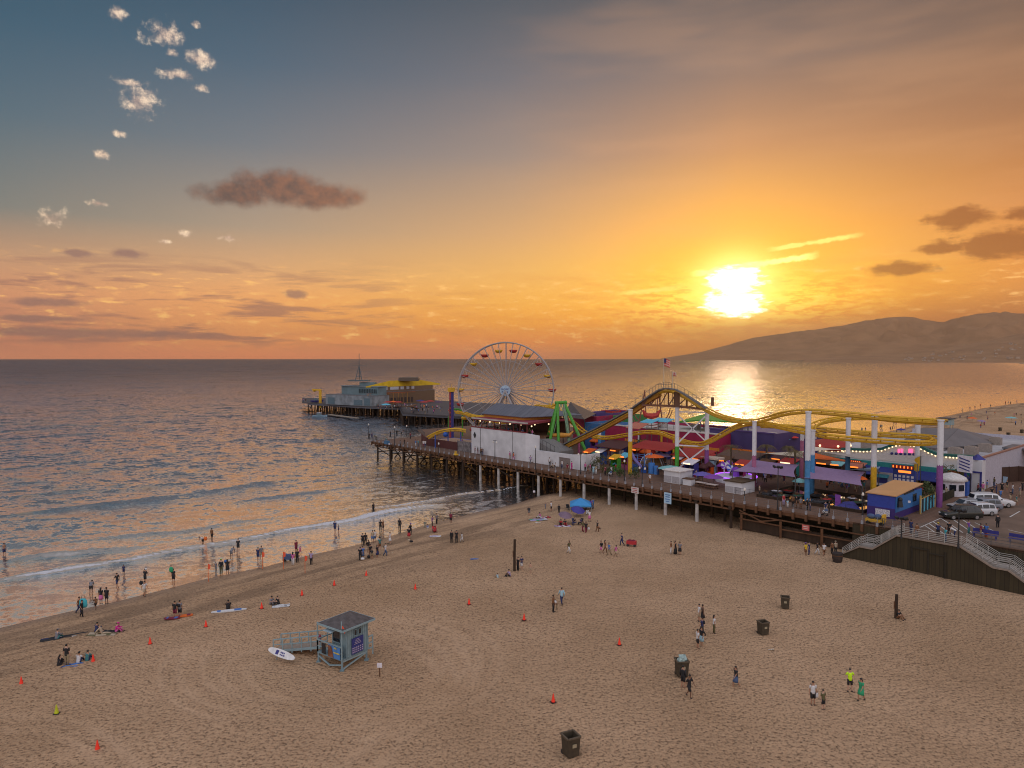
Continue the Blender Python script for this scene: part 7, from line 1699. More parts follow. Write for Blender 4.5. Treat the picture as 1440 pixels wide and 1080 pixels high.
o = MB(); c_ = Vector((-16.0, 58.45, zp+.85)); o.tube([c_+Vector((0,0,.25)), c_, c_-Vector((0,0,.35))], [.05,.14,.08], 8); tag(o.build('rescue_can', C('maroon_can', (.30,.02,.06)), smooth=True), 'maroon float hanging on the lifeguard tower rail', 'rescue float')
# rescue board leaning at the ramp foot
pc = PD(396.5, 919.5, 57.6)
e = empty('rescue_board', (pc.x, pc.y, 0), 0, 'white oval rescue board with dark lettering leaning by the tower ramp', 'surfboard')
dv = (PD(415, 926.8, 57.2)-PD(378.5, 912.8, 58.2)); ln = dv.length; dv.normalize(); nv = (Vector((0, -1, .55))-dv*Vector((0,-1,.55)).dot(dv)).normalized(); wv = nv.cross(dv)
b = MB(); ring = [(.5*ln*math.cos(a), .30*(abs(math.sin(a))**.8)*(1 if math.sin(a) > 0 else -1)) for a in np.linspace(0, 2*PI, 28, endpoint=False)]
pts = [pc+dv*u+wv*v for u, v in ring]; b.prism(pts, nv*.10); b.build('board', C('board_white', (.72,.72,.74), .35), e)
b = MB()
for k, (u, w_, h_) in enumerate(((-.42,.26,.34),(-.05,.10,.12),(.10,.10,.12),(.25,.10,.12),(-.05,.10,.10),(.12,.12,.10),(.30,.14,.10))):
    v_ = 0 if k == 0 else (.08 if k < 4 else -.10); c_ = pc+dv*(u)+wv*v_+nv*.11; b.prism([c_-dv*w_/2-wv*h_/2, c_+dv*w_/2-wv*h_/2, c_+dv*w_/2+wv*h_/2, c_-dv*w_/2+wv*h_/2], nv*.012)
b.build('lettering', m_dblue, e); b = MB(); b.beam(pc+wv*.2-nv*.02-dv*.6, Vector((pc.x-.6, pc.y+.5, 0)), .06); b.beam(pc+wv*.2-nv*.02+dv*.6, Vector((pc.x+.5, pc.y+.5, 0)), .06); b.build('prop', m_lgd, e)
# little sign post right of the tower
def post_sign(px, py, h, label, col):
    e = empty('sign_post', GB(px, py), 0, label, 'sign'); b = MB(); b.cyl((0,0,0), (0,0,h), .045, n=6); local(b, 'post', m_timber2, e); b = MB(); b.box((0,-.05,h-.02), (.40,.04,.36)); local(b, 'panel', col, e)
post_sign(534, 952.5, 1.0, 'small white sign on a thin stake right of the lifeguard tower', m_wb); post_sign(751, 702.5, 1.5, 'small white sign on a stake near the pier piles', m_wb)

# cones
cone = empty('traffic_cone', (0,0,0), 0, '', 'cone', 'safety cones on the sand'); b = MB(); b.lathe((0,0,0), [(.17,.04),(.15,.1),(.035,.66),(.03,.70)], 14); cb = local(b, 'cone_body', C('cone_orange', (1.0,.045,.02), .5, var=.05), cone, True)
cb.material_slots[0].link = 'OBJECT'; cb.material_slots[0].material = MATS['cone_orange']; b = MB(); b.box((0,0,.02), (.40,.40,.05)); local(b, 'base', m_dark, cone)
cones = [(211,906,'orange cone on the sand below the magenta hooded sitter'),(131,931,'orange cone right of the person in teal on the blue mat'),(30,963,'orange cone at the far left of the sand'),(79.5,1003.6,'lime yellow cone at lower left'),(137,1054.5,'orange cone nearest the bottom left corner'),(289.6,881.7,'orange cone below the sitter on the surfboard'),
 (368,856,'orange cone left of the pair on the white towel'),(424.6,837.5,'orange cone right of the pair on the white towel'),(470,823.5,'orange cone on open sand between the tower and the shore'),(515,810,'orange cone below the big group by the shore'),(584,829,'orange cone between the tower and the tall post'),(659.6,850,'orange cone on open sand left of the tall post line'),
 (737,872,'orange cone left of the person in the brown jacket'),(871,907,'orange cone left of the couple on the sand'),(778,987.5,'small orange-brown cone above the front bin')]
for i, (x, y, lab) in enumerate(cones):
    o = cone if i == 0 else copy_tree(cone); place(o, GB(x, y), rp.uniform(0, 1), .92, lab, first=True)
    if 'lime' in lab: 
        for ch in o.children:
            if ch.name.startswith('cone_body'): ch.material_slots[0].material = C('cone_lime', (.55,.62,.02), .5)
# orange beach flags on stakes
fs_ = None
for i, (x, y, lab) in enumerate([(293,818,'orange flag on a tall thin stake near the man in the neon cap'),(369,800,'orange flag on a stake right of the navy and grey pair'),(398.6,800,'orange flag on a stake left of the cart'),(429,806,'orange flag on a stake right of the woman in bright pink'),(333.5,800,'bare thin stake at the water edge right of the woman with the blue bag')]):
    e = empty('beach_flag', GB(x, y), rp.uniform(-.4,.4), lab, 'flag', 'orange flags along the shoreline'); b = MB(); b.cyl((0,0,0), (0,0,2.1), .03, n=6); local(b, 'stake', m_orc if i < 4 else m_timber2, e)
    if i < 4: b = MB(); b.prism([(0,0,2.1),(.28,0,1.95),(.25,0,1.5),(.0,0,1.4)], (0,.03,0)); local(b, 'cloth', C('flag_orange', (.85,.12,.06)), e)
# wooden posts
for x, y, yt, lab in ((723.5,804,758.5,'tall dark wooden post standing alone on the open beach'),(1260,869,836,'shorter dark wooden post near the right edge of the sand')):
    p = GB(x, y); h = zat(yt, p.y); b = MB(); b.tube([(p.x,p.y,-.2),(p.x,p.y,h*.5),(p.x+.03,p.y,h)], [.16,.15,.14], 10); e = empty('wooden_post', p, 0, lab, 'post'); b.build('timber', m_timber, e); b = MB(); b.box((p.x-.17,p.y,h*.55), (.1,.1,.7)); b.build('cleat', m_timber2, e)
# bins: slatted boxes
def bin_(px, py, rz, label, k=1.0, full=False):
    e = empty('litter_bin', GB(px, py), rz, label, 'bin', 'litter bins on the sand', k); m_b = C('bin_brown', (.060,.045,.028), .7, var=.3); b = MB()
    WM.pop(e.name, None); w, h = .40, 1.15
    b.prism([(-w*.85,-w*.85,.08),(w*.85,-w*.85,.08),(w,-w,h),(-w,-w,h)], (0,.06,0)); b.prism([(-w*.85,w*.85,.08),(w*.85,w*.85,.08),(w,w,h),(-w,w,h)], (0,-.06,0))
    b.prism([(-w*.85,-w*.85+.06,.08),(-w*.85,w*.85-.06,.08),(-w,w-.06,h),(-w,-w+.06,h)], (.06,0,0)); b.prism([(w*.85,-w*.85+.06,.08),(w*.85,w*.85-.06,.08),(w,w-.06,h),(w,-w+.06,h)], (-.06,0,0)); b.box((0,0,.12), (.6,.6,.06)); local(b, 'body', m_b, e)
    b = MB()
    for p, q in (((-w,-w),(w,-w)),((w,-w),(w,w)),((w,w),(-w,w)),((-w,w),(-w,-w))): b.beam((*p,h+.02), (*q,h+.02), .11, .08)
    local(b, 'rim', C('bin_rim', (.10,.075,.05)), e); b = MB(); b.cyl((-.34,.42,.1), (-.22,.42,.1), .12, n=10); b.cyl((.22,.42,.1), (.34,.42,.1), .12, n=10); local(b, 'wheel', m_dark, e)
    b = MB(); b.box((.0,-w-.03,.75), (.26,.02,.2)); local(b, 'sticker', C('sticker', (.35,.30,.20)), e)
    if full: b = MB(); b.ball((-.1,-.1,h+.02), (.30,.28,.22), 8, 6); b.box((.1,.05,h+.16), (.5,.5,.05), R=Matrix.Rotation(.5,3,'X')); local(b, 'rubbish', C('rubbish', (.32,.42,.40), var=.5, scale=8), e)
    WM[e.name] = Matrix.Translation(Vector(e.location))
bin_(802.5, 1062.5, .45, 'dark brown square litter bin nearest the camera', 1.12); bin_(1104, 855.5, -.3, 'brown litter bin farthest up the beach, leaning slightly', 1.0); bin_(1073, 892, .25, 'dark litter bin right of the woman in olive trousers'); bin_(958.5, 951, .1, 'overfull litter bin behind the two people in black', 1.12, True)
p = GB(1177.5, 790.5); e = empty('litter_bin', p, 0, 'round dark barrel bin at the foot of the left staircase', 'bin', 'litter bins on the sand'); b = MB(); b.lathe((0,0,0), [(.48,0),(.60,.5),(.62,1.15),(.56,1.18)], 16); local(b, 'barrel', C('barrel_dark', (.030,.022,.022)), e); b = MB(); b.lathe((0,0,.8), [(.625,0),(.63,.1)], 16); local(b, 'hoop', m_timber2, e)

# blankets, towels, boards
def cloth(px, py, w, d, rz, cols, label, name='towel', n_=6):
    e = empty(name, GB(px, py)+Vector((0,0,.02)), rz, label, name); b = MB(); r_ = random.Random(int(px*10))
    vs = []; m_ = 5
    for i in range(n_+1):
        for j in range(m_+1): vs.append((-w/2+w*i/n_+r_.uniform(-.05,.05), -d/2+d*j/m_+r_.uniform(-.05,.05), r_.uniform(.0,.07)))
    for i in range(n_):
        for j in range(m_): b.mat(r_.randrange(len(cols))); k = len(b.v); b.add([vs[i*(m_+1)+j], vs[(i+1)*(m_+1)+j], vs[(i+1)*(m_+1)+j+1], vs[i*(m_+1)+j+1]], [(0,1,2,3)])
    b.mat(0); b.box((0,0,.0), (w*.9,d*.9,.03)); local(b, 'fabric', [CM[c_] for c_ in cols], e); return e
cloth(98, 937, 2.6, 1.2, .1, ['navy','blue','denim'], 'blue mat under the group of four at lower left', 'mat'); cloth(90, 896.5, 3.6, .9, .45, ['black','white','black','navy'], 'black and white blanket beside the pale-hooded sitter', 'blanket')
cloth(144, 892, 2.6, .9, .05, ['beige','olive'], 'beige blanket under the reclining trio', 'blanket'); cloth(395, 852.5, 1.7, .8, .3, ['white','white','grey'], 'white towel under the sitter in black'); cloth(612, 754.5, 1.6, .8, .1, ['white','lilac'], 'small white towel below the sitter in red')
cloth(757, 731, 2.8, 1.3, .3, ['lilac','blue','white','green'], 'patterned lilac and blue towels left of the blue canopy', 'blanket'); cloth(767, 727.5, 1.7, 1.0, .1, ['red','black','white'], 'red towel right of the patterned lilac ones'); cloth(791, 740, 2.4, 1.1, .1, ['white','maroon','lilac'], 'pale blanket under the mauve parasol', 'blanket')
cloth(667, 786.5, 1.0, .35, .2, ['blue'], 'small blue cloth lying on empty sand'); cloth(590, 807.5, .9, .2, .2, ['black'], 'thin dark strip lying on empty sand', 'driftwood')
cloth(1085, 914, .45, .22, .2, ['beige','white'], 'pale scrap of paper on the sand below the dark litter bin', 'paper_scrap'); cloth(757, 735.5, .8, .2, 0, ['white'], 'little white towel in front of the patterned lilac ones')
def board(px, py, L_, rz, cols, label):
    e = empty('surfboard', GB(px, py)+Vector((0,0,.05)), rz, label, 'surfboard'); b = MB(); pts = [(L_/2*math.cos(a), .28*math.copysign(abs(math.sin(a))**.75, math.sin(a)), 0) for a in np.linspace(0, 2*PI, 24, endpoint=False)]; b.prism(pts, (0,0,.09)); local(b, 'deck', CM[cols[0]], e)
    b = MB(); b.box((L_*.25,0,.10), (L_*.2,.5,.012)); b.box((-L_*.28,0,.10), (L_*.1,.46,.012)); local(b, 'stripe', CM[cols[1]], e); b = MB(); b.prism([(-L_/2+.2,0,0),(-L_/2+.4,0,0),(-L_/2+.2,0,-.14)], (0,.02,0)); local(b, 'fin', m_dark, e)
board(322, 860, 3.3, .32, ['white','blue'], 'white and blue surfboard under the sitter in black'); board(242, 870.5, 1.5, .1, ['maroon','blue'], 'short maroon board on the sand left of the backpacker'); board(259, 867, 1.6, .4, ['orange','maroon'], 'short orange board on the sand right of the backpacker')
# things carried
def carried(px, py, z, build, name, label, cat): 
    p = GB(px, py); e = empty(name, (p.x, p.y, max(p.z,0)+z), 0, label, cat); build(e); return e
def soft(w, d, h, col): 
    def f(e): b = MB(); b.tube([(0,0,-h/2),(0,0,-h/4),(0,0,h/4),(0,0,h/2)], [(w*.7,d*.6),(w,d),(w*.95,d),(w*.55,d*.5)], 10); local(b, 'body', CM[col], e, True); b = MB(); b.tube([(-w*.5,0,h/2),(-w*.3,0,h*.8),(w*.3,0,h*.8),(w*.5,0,h/2)], .02, 5); local(b, 'handle', CM['black'], e)
    return f
carried(117.5, 866, .85, soft(.42,.16,.9,'turquoise'), 'towel', 'big turquoise towel carried by the person in black', 'towel'); carried(241, 820.5, .95, soft(.24,.12,.6,'green'), 'towel', 'bright green towel at the side of the person in black', 'towel')
carried(199, 838, .85, soft(.22,.14,.4,'black'), 'shoulder_bag', 'black bag of the woman in white top', 'bag'); carried(205.5, 820, 1.0, soft(.14,.1,.24,'white'), 'hand_bag', 'small white bag held by the person in dark jacket', 'bag')
carried(289, 766.5, .25, soft(.24,.2,.5,'orange'), 'float', 'orange float beside the stooping bather', 'float'); carried(317.5, 806, .8, soft(.2,.12,.36,'blue'), 'hand_bag', 'blue bag of the woman beside the neon-capped man', 'bag')
carried(780.8, 857, .75, soft(.14,.1,.3,'white'), 'hand_bag', 'small white bag of the person in the brown jacket', 'bag'); carried(1148, 991, .7, soft(.14,.08,.38,'white'), 'carrier_bag', 'white carrier bag of the man in white and purple', 'bag')
carried(827.5, 749, .6, soft(.2,.12,.34,'white'), 'carrier_bag', 'white bag of the walker below the beach chairs', 'bag'); carried(518.5, 786, .18, soft(.2,.16,.34,'black'), 'rucksack', 'black rucksack on the sand in front of the big group', 'bag'); carried(510, 788.5, .15, soft(.24,.2,.3,'white'), 'beach_bag', 'white bag on the sand in front of the big group', 'bag')
carried(575, 763.5, .15, soft(.2,.16,.3,'beige'), 'beach_bag', 'beige bag on the sand below the red skirt', 'bag'); carried(578.5, 764.5, .12, soft(.26,.18,.24,'black'), 'beach_bag', 'black bag right of the beige one on the sand', 'bag')
# cart by the shore, red wagon
def wagon(px, py, rz, body, label, w=1.3, h=.45, pull=True):
    e = empty('beach_wagon', GB(px, py), rz, label, 'wagon'); b = MB(); b.box((0,0,.5), (w,.65,h)); local(b, 'tub', CM[body], e)
    for x in (-w*.35, w*.35):
        for y in (-.34,.34): b = MB(); b.cyl((x,y-.05,.17), (x,y+.05,.17), .17, n=12); local(b, 'wheel', m_dark, e)
    b = MB(); b.ball((-.2,0,.75), (.3,.22,.16), 8, 6); b.ball((.25,.05,.76), (.22,.2,.14), 8, 6); local(b, 'load', CM['maroon' if body == 'red' else 'denim'], e)
    if pull: b = MB(); b.cyl((-w/2,0,.45), (-w/2-.95,0,.95), .025, n=6); local(b, 'handle', m_dark, e)
wagon(888, 768, -.3, 'red', 'red wagon loaded with things pulled over the sand'); wagon(405, 788.5, .1, 'denim', 'grey-blue cart full of gear next to the woman in pink', 1.2, .6, False)
# blue pop-up canopy with parasols and chairs
p = GB(816.5, 717); e = empty('beach_canopy', p, ANG+.75, 'bright blue pop-up canopy on four white legs near the pier', 'canopy'); w = 1.75; zc = zpx(708, p)-p.z
b = MB(); v = [(-w,-w,zc),(w,-w,zc),(w,w,zc),(-w,w,zc)]; v2 = [(q[0],q[1],q[2]-.25) for q in v]; b.add(v+v2+[(0,0,zc+.95)], [(0,1,8),(1,2,8),(2,3,8),(3,0,8),(0,4,5,1),(1,5,6,2),(2,6,7,3),(3,7,4,0)]); local(b, 'canopy', C('canopy_blue', (.05,.28,.62), .7, var=.06), e)
for x, y in ((-w,-w),(w,-w),(w,w),(-w,w)): b = MB(); b.cyl((x*.97,y*.97,0), (x*.97,y*.97,zc), .05, n=6); local(b, 'leg', m_railw, e)
umbrella(GB(811, 725), 1.15, 1.5, C('navy_violet', (.05,.04,.28)), 'navy-violet parasol in front of the blue canopy', tilt=.35); umbrella(GB(793, 735), 1.1, 1.75, C('mauve_cloth', (.20,.13,.19)), 'mauve-grey parasol left of the navy one', tilt=.3)
def bchair(px, py, rz, col, label):
    e = empty('beach_chair', GB(px, py), rz, label, 'chair', 'low beach chairs'); b = MB(); b.prism([(-.28,-.25,.32),(.28,-.25,.32),(.28,.25,.26),(-.28,.25,.26)], (0,0,.04)); local(b, 'seat', CM[col], e); b = MB(); b.prism([(-.28,.25,.28),(.28,.25,.28),(.28,.5,.85),(-.28,.5,.85)], (0,.04,0)); local(b, 'backrest', CM[col], e)
    for x in (-.28,.28):
        b = MB(); b.tube([(x,-.3,0),(x,-.25,.5),(x,.35,.5),(x,.5,0)], .02, 5); local(b, 'leg', m_rail, e)
bchair(808, 737.5, .3, 'navy', 'navy beach chair right of the mauve parasol'); bchair(817, 737.5, -.3, 'black', 'black beach chair below the navy-violet parasol'); bchair(611, 749, .2, 'red', 'red beach chair by the shore next to a small white towel'); bchair(800, 717, .5, 'black', 'black beach chair under the left of the blue canopy')

# ================================================================ cars on the parking deck
m_tyre = C('tyre_rubber', (.018,.018,.018), .85); m_rim = C('wheel_rim', (.45,.45,.47), .35, metal=.7); m_tail = C('tail_lamp', (.35,.01,.01), .3); m_head = C('head_lamp', (.75,.75,.78), .15)
def car(p, rz, L_, Ht, Wd, paint, label, van=False, taxi_rack=True):
    e = empty('parked_car', p, rz, label, 'car', 'cars parked on the pier deck'); hl, hw = L_/2, Wd/2
    g = .26; belt = Ht*.58; bon = Ht*.52
    # stations: x, bottom, belt, top, half width low, half width top
    st = [(-hl,g+.22,belt*.80,belt*.84,hw*.86,hw*.74),(-hl+.10,g,belt*.97,Ht*.62,hw*.97,hw*.78),(-hl+.38,g-.02,belt,Ht*.93,hw,hw*.74),(-hl*.55,g-.04,belt,Ht,hw,hw*.78),(-hl*.05,g-.04,belt,Ht,hw,hw*.79),(hl*.16,g-.04,belt,Ht*.97,hw,hw*.76),
          (hl*.45,g-.04,belt*.97,bon+.06,hw,hw*.84),(hl*.55,g-.03,bon,bon+.03,hw,hw*.84),(hl-.30,g,bon*.90,bon*.97,hw*.97,hw*.82),(hl-.06,g+.05,bon*.78,bon*.82,hw*.90,hw*.74),(hl,g+.16,bon*.62,bon*.66,hw*.82,hw*.66)]
    def ring(s_):
        x, z0, zb_, zt_, w0, w1 = s_; return [(x,-w0*.92,z0),(x,-w0,z0+.12),(x,-w0,zb_-.06),(x,-w0*.965,zb_),(x,-w1,zt_-.07),(x,-w1*.86,zt_),(x,w1*.86,zt_),(x,w1,zt_-.07),(x,w0*.965,zb_),(x,w0,zb_-.06),(x,w0,z0+.12),(x,w0*.92,z0)]
    b = MB(); n_ = 12; vs = [v for s_ in st for v in ring(s_)]; fs = [(i*n_+j,i*n_+(j+1)%n_,(i+1)*n_+(j+1)%n_,(i+1)*n_+j) for i in range(len(st)-1) for j in range(n_)]; fs += [tuple(range(n_)), tuple((len(st)-1)*n_+j for j in range(n_))]; b.add(vs, fs); o = local(b, 'body', paint, e, True)
    for sgn in (-1, 1):    # side glass
        a = lambda i, f: (lambda r_: Vector(r_[3 if sgn < 0 else 8]).lerp(Vector(r_[4 if sgn < 0 else 7]), f)+Vector((0, sgn*.012, 0)))(ring(st[i]))
        def pt(x, f):
            for i in range(len(st)-1):
                if st[i][0] <= x <= st[i+1][0]: u = (x-st[i][0])/(st[i+1][0]-st[i][0]); return a(i, f).lerp(a(i+1, f), u)
            return a(-1, f)
        for x0, x1 in ((-hl+.42,-hl*.52),(-hl*.49,-hl*.12),(-hl*.08,hl*.17)):
            b = MB(); q = [pt(x0,.10), pt(x1,.10), pt(x1,.86), pt(x0+.04,.86)]
            b.prism(q, (0,sgn*.012,0)); local(b, 'side_window', m_glass, e)
    def cross(i0, i1, f0, f1, nm):
        A0, A1 = ring(st[i0]), ring(st[i1]); la = Vector(A0[5]).lerp(Vector(A1[5]), f0); ra_ = Vector(A0[6]).lerp(Vector(A1[6]), f0); lb = Vector(A0[5]).lerp(Vector(A1[5]), f1); rb2 = Vector(A0[6]).lerp(Vector(A1[6]), f1)
        nrm = (lb-la).cross(ra_-la).normalized(); nrm = nrm if nrm.z > 0 else -nrm; b = MB(); b.prism([la+nrm*.006, ra_+nrm*.006, rb2+nrm*.006, lb+nrm*.006], nrm*.012); local(b, nm, m_glass, e)
    cross(5, 6, .10, .92, 'windscreen'); cross(1, 2, .12, .90, 'rear_window')
    for x in (-hl*.62, hl*.64):
        for y in (-1, 1):
            b = MB(); b.tube([(x,y*(hw-.20),.34),(x,y*(hw-.02),.34),(x,y*(hw+.012),.34)], [.34,.345,.31], 18); w = local(b, 'wheel', m_tyre, e); b = MB(); b.cyl((x,y*(hw+.004),.34), (x,y*(hw+.025),.34), .21, n=14); o2_ = local(b, 'rim', m_rim, w)
    for y in (-1, 1):
        b = MB(); b.box((hl-.06, y*hw*.66, bon*.74), (.12,.34,.14)); local(b, 'headlight', m_head, e); b = MB(); b.box((-hl+.03, y*hw*.78, belt*.86), (.08,.16,.30)); local(b, 'tail_light', m_tail, e); b = MB(); b.box((hl*.30, y*(hw+.10), belt+.06), (.14,.16,.12)); local(b, 'mirror', m_dark, e)
    b = MB(); b.box((hl-.01,0,g+.22), (.06,Wd*.6,.22)); local(b, 'grille', m_dark, e)
    if taxi_rack: b = MB(); b.beam((-hl*.7,-hw*.62,Ht+.04),(hl*.1,-hw*.62,Ht+.04),.04); b.beam((-hl*.7,hw*.62,Ht+.04),(hl*.1,hw*.62,Ht+.04),.04); local(b, 'roof_rail', m_rail, e)
    return e
pt_ = lambda n, c: C(n, c, .22, spec=.7, var=.03)
z_ = DZ+.03
car(G(1351, 729, z_), PI+.02, 4.9, 1.80, 1.95, pt_('car_black', (.022,.025,.022)), 'black boxy off-road car parked nearest the hatched paving')
car(G(1373, 724, z_), PI+.06, 4.7, 1.70, 1.9, pt_('car_white', (.60,.62,.66)), 'white estate car with dark windows between the black one and a grey one')
car(G(1382, 717.5, z_), PI+.08, 4.7, 1.68, 1.9, pt_('car_grey', (.20,.22,.27)), 'grey estate car between the small white one and the big white one')
car(G(1393, 712, z_), -.08, 5.7, 1.95, 2.05, pt_('car_white2', (.66,.67,.70)), 'long white off-road vehicle facing right, farthest of the row')
car(G(1357, 716, z_), PI+.1, 4.4, 1.45, 1.8, pt_('car_silver', (.34,.35,.38)), 'low silver car mostly hidden behind the black one')
# paving marks
b = MB(); e = empty('hatched_marking', G(1350, 745, z_), 0, 'white diagonal hatching painted on the parking deck before the cars', 'road marking')
def line(p, q, w=.13): 
    p, q = G(*p, z_+.004), G(*q, z_+.004); d = (q-p).normalized(); sd2 = Vector((-d.y, d.x, 0))*w/2; b.add([p-sd2, q-sd2, q+sd2, p+sd2], [(0,1,2,3)])
line((1294,741.5),(1323,728.5)); line((1323,728.5),(1354,749)); line((1339,729.5),(1370,751)); line((1354,731),(1386,752)); line((1371,735),(1401,748)); line((1300,738.5),(1314,748)); line((1306,736),(1328,751)); line((1312,733.5),(1342,752.5))
line((1418,745),(1440,750)); line((1420,727),(1434,719), .16); b.build('lines', C('road_paint', (.62,.60,.58), .8, var=.3, scale=2), e)
for x, y, lab in ((1385,757,'long blue bench at the parking deck edge, left one'),(1437,765,'long blue bench at the parking deck edge, right one')):
    e = empty('park_bench', G(x, y, DZ+.03), ANG, lab, 'bench'); b = MB(); b.box((0,0,.48), (2.6,.45,.07)); local(b, 'seat', m_dblue, e); b = MB(); b.box((0,.28,.8), (2.6,.06,.4)); local(b, 'backrest', m_dblue, e)
    for s_ in (-1.1, 1.1): b = MB(); b.box((s_,0,.22), (.08,.42,.44)); local(b, 'leg', m_dblue, e)
# yellow and grey stall cart on the walkway, pram
p = G(1231, 737, DZ); e = empty('vendor_cart', p, ANG+.05, 'low yellow cart loaded with grey bundles at the deck edge', 'cart'); b = MB(); b.box((0,0,.5), (2.2,.8,.35)); b.box((1.0,0,.95), (.3,.8,.8)); local(b, 'frame', C('cart_yellow', (.68,.40,.03)), e); b = MB(); b.ball((-.5,0,.95), (.55,.35,.32), 10, 6); b.ball((.3,.05,.98), (.45,.35,.35), 10, 6); local(b, 'load', CM['denim'], e, True)
for x in (-.8,.8): b = MB(); b.cyl((x,-.42,.2),(x,.42,.2), .2, n=12); local(b, 'wheel', m_tyre, e)
def pram(px, py, label):
    e = empty('pram', G(px, py, DZ+.02), ANG, label, 'pram'); b = MB(); b.tube([(-.3,0,.55),(0,0,.5),(.32,0,.62)], [(.2,.15),(.24,.2),(.2,.14)], 8); local(b, 'seat', CM['white'], e, True); b = MB(); b.lathe((.18,0,.7), [(.27,0),(.2,.2),(.02,.3)], 10); local(b, 'hood', CM['denim'], e); b = MB(); b.beam((-.35,-.2,.1),(.3,-.2,.7),.03); b.beam((-.35,.2,.1),(.3,.2,.7),.03); b.beam((.3,-.2,.15),(-.5,-.2,1.0),.03); b.beam((.3,.2,.15),(-.5,.2,1.0),.03); local(b, 'frame', m_dark, e)
    for x in (-.34,.3):
        for y in (-.2,.2): b = MB(); b.cyl((x,y-.02,.1),(x,y+.02,.1), .1, n=10); local(b, 'wheel', m_tyre, e)
pram(858, 670, 'white pram on the walkway left of the yellow column'); pram(1160, 725, 'pale pram near the deck edge under the right purple sail')
e = empty('tackle_box', G(544, 625, DZ), ANG, 'blue angler cart with bucket on the seaward deck edge', 'cart'); b = MB(); b.box((0,0,.5), (1.5,.7,.8)); local(b, 'box', C('cart_blue', (.06,.16,.30)), e); b = MB(); b.lathe((1.1,0,0), [(.16,0),(.2,.4)], 10); local(b, 'bucket', m_wb, e)
p = G(641, 640, DZ); e = empty('caution_stand', p, ANG, 'small yellow caution stand on the deck edge before the mural hoarding', 'sign'); b = MB(); b.prism([(-.5,-.3,0),(.5,-.3,0),(.35,0,.9),(-.35,0,.9)], (0,.05,0)); b.box((.6,0,.2), (.8,.5,.25)); local(b, 'board', m_yel, e)
# far beach: parasols, tents, lifeguard hut
for x, y, r, m_, lab in ((1422,594,2.2,m_ltc,'pale green beach tent on the far beach'),(1367,594.5,1.8,m_orc,'small orange parasol on the far beach'),(1380,599,1.6,m_lil,'lilac parasol on the far beach'),(1267,612,1.6,m_dblue,'small navy parasol on the far beach by the coaster end')):
    umbrella(GB(x, y), r, 2.2, m_, lab)
p = GB(1330, 603); e = empty('lifeguard_hut', p, ANG, 'pale lifeguard hut on the far beach behind the end of the coaster', 'hut'); b = MB(); b.box((0,0,2.6), (4.2,3.6,2.2)); local(b, 'cabin', m_lg, e); b = MB(); b.box((0,0,3.8), (5.2,4.6,.25)); local(b, 'roof', m_shg, e); b = MB()
for x in (-1.8,1.8):
    for y in (-1.5,1.5): b.box((x,y,.75), (.2,.2,1.5))
local(b, 'legs', m_lgd, e); b = MB(); b.box((0,-1.84,2.9), (2.4,.06,.8)); local(b, 'window', m_glass, e)
for x, y, lab in ((1406.5,606,'brown litter bin on the far beach, left'),(1418,613.5,'brown litter bin on the far beach, middle'),(1437,609,'brown litter bin on the far beach, right')): bin_(x, y, .2, lab)

# ================================================================ trees and shrubs
m_bark = C('bark', (.10,.065,.04), .9, bump=.5)
def leafmat(nm, c1, c2):
    global nt, L
    if nm in MATS: return MATS[nm]
    m, b_, _o = new_mat(nm); ge = nn('ShaderNodeNewGeometry'); L.new(mix(ge.outputs['Random Per Island'], c1, c2), b_.inputs['Base Color']); b_.inputs['Roughness'].default_value = .6; MATS[nm] = m; return m
m_leaf = leafmat('leaf_green', (.030,.055,.016), (.10,.13,.035)); m_leaf2 = leafmat('leaf_yellow_green', (.07,.07,.018), (.16,.13,.04)); m_palm = leafmat('palm_leaf', (.10,.075,.02), (.17,.12,.04))
def shrub(p, r, h, mat, label, cat='tree', name='shrub', th=.0, n=500):
    e = empty(name, p, 0, label, cat); r_ = random.Random(int(p.x*100)); b = MB()
    b.tube([(0,0,0),(.03,0,max(th,.3)*.6),(0,.02,max(th, h*.5))], [.09,.07,.04], 7)
    for k in range(6): a = k*1.05; b.tube([(0,0,max(th,h*.3)),(r*.5*math.cos(a), r*.5*math.sin(a), th+(h-th)*.6)], [.04,.015], 5)
    local(b, 'trunk', m_bark, e); b = MB()
    cl = [(Vector((r_.gauss(0,.42)*r, r_.gauss(0,.42)*r, th+(h-th)*r_.uniform(.2,.95))), r_.uniform(.25,.5)*r) for _ in range(14)]
    for _ in range(n):
        c_, cr = r_.choice(cl); d = Vector((r_.gauss(0,1), r_.gauss(0,1), r_.gauss(0,1))).normalized()*cr*r_.uniform(.6,1.0); q = c_+d; s_ = r_.uniform(.08,.16)
        u = Vector((r_.gauss(0,1), r_.gauss(0,1), r_.gauss(0,1))).normalized(); v = u.cross(d).normalized() if u.cross(d).length > .01 else Vector((1,0,0)); b.add([q-u*s_, q+v*s_*.5, q+u*s_, q-v*s_*.5], [(0,1,2,3)])
    local(b, 'crown', mat, e)
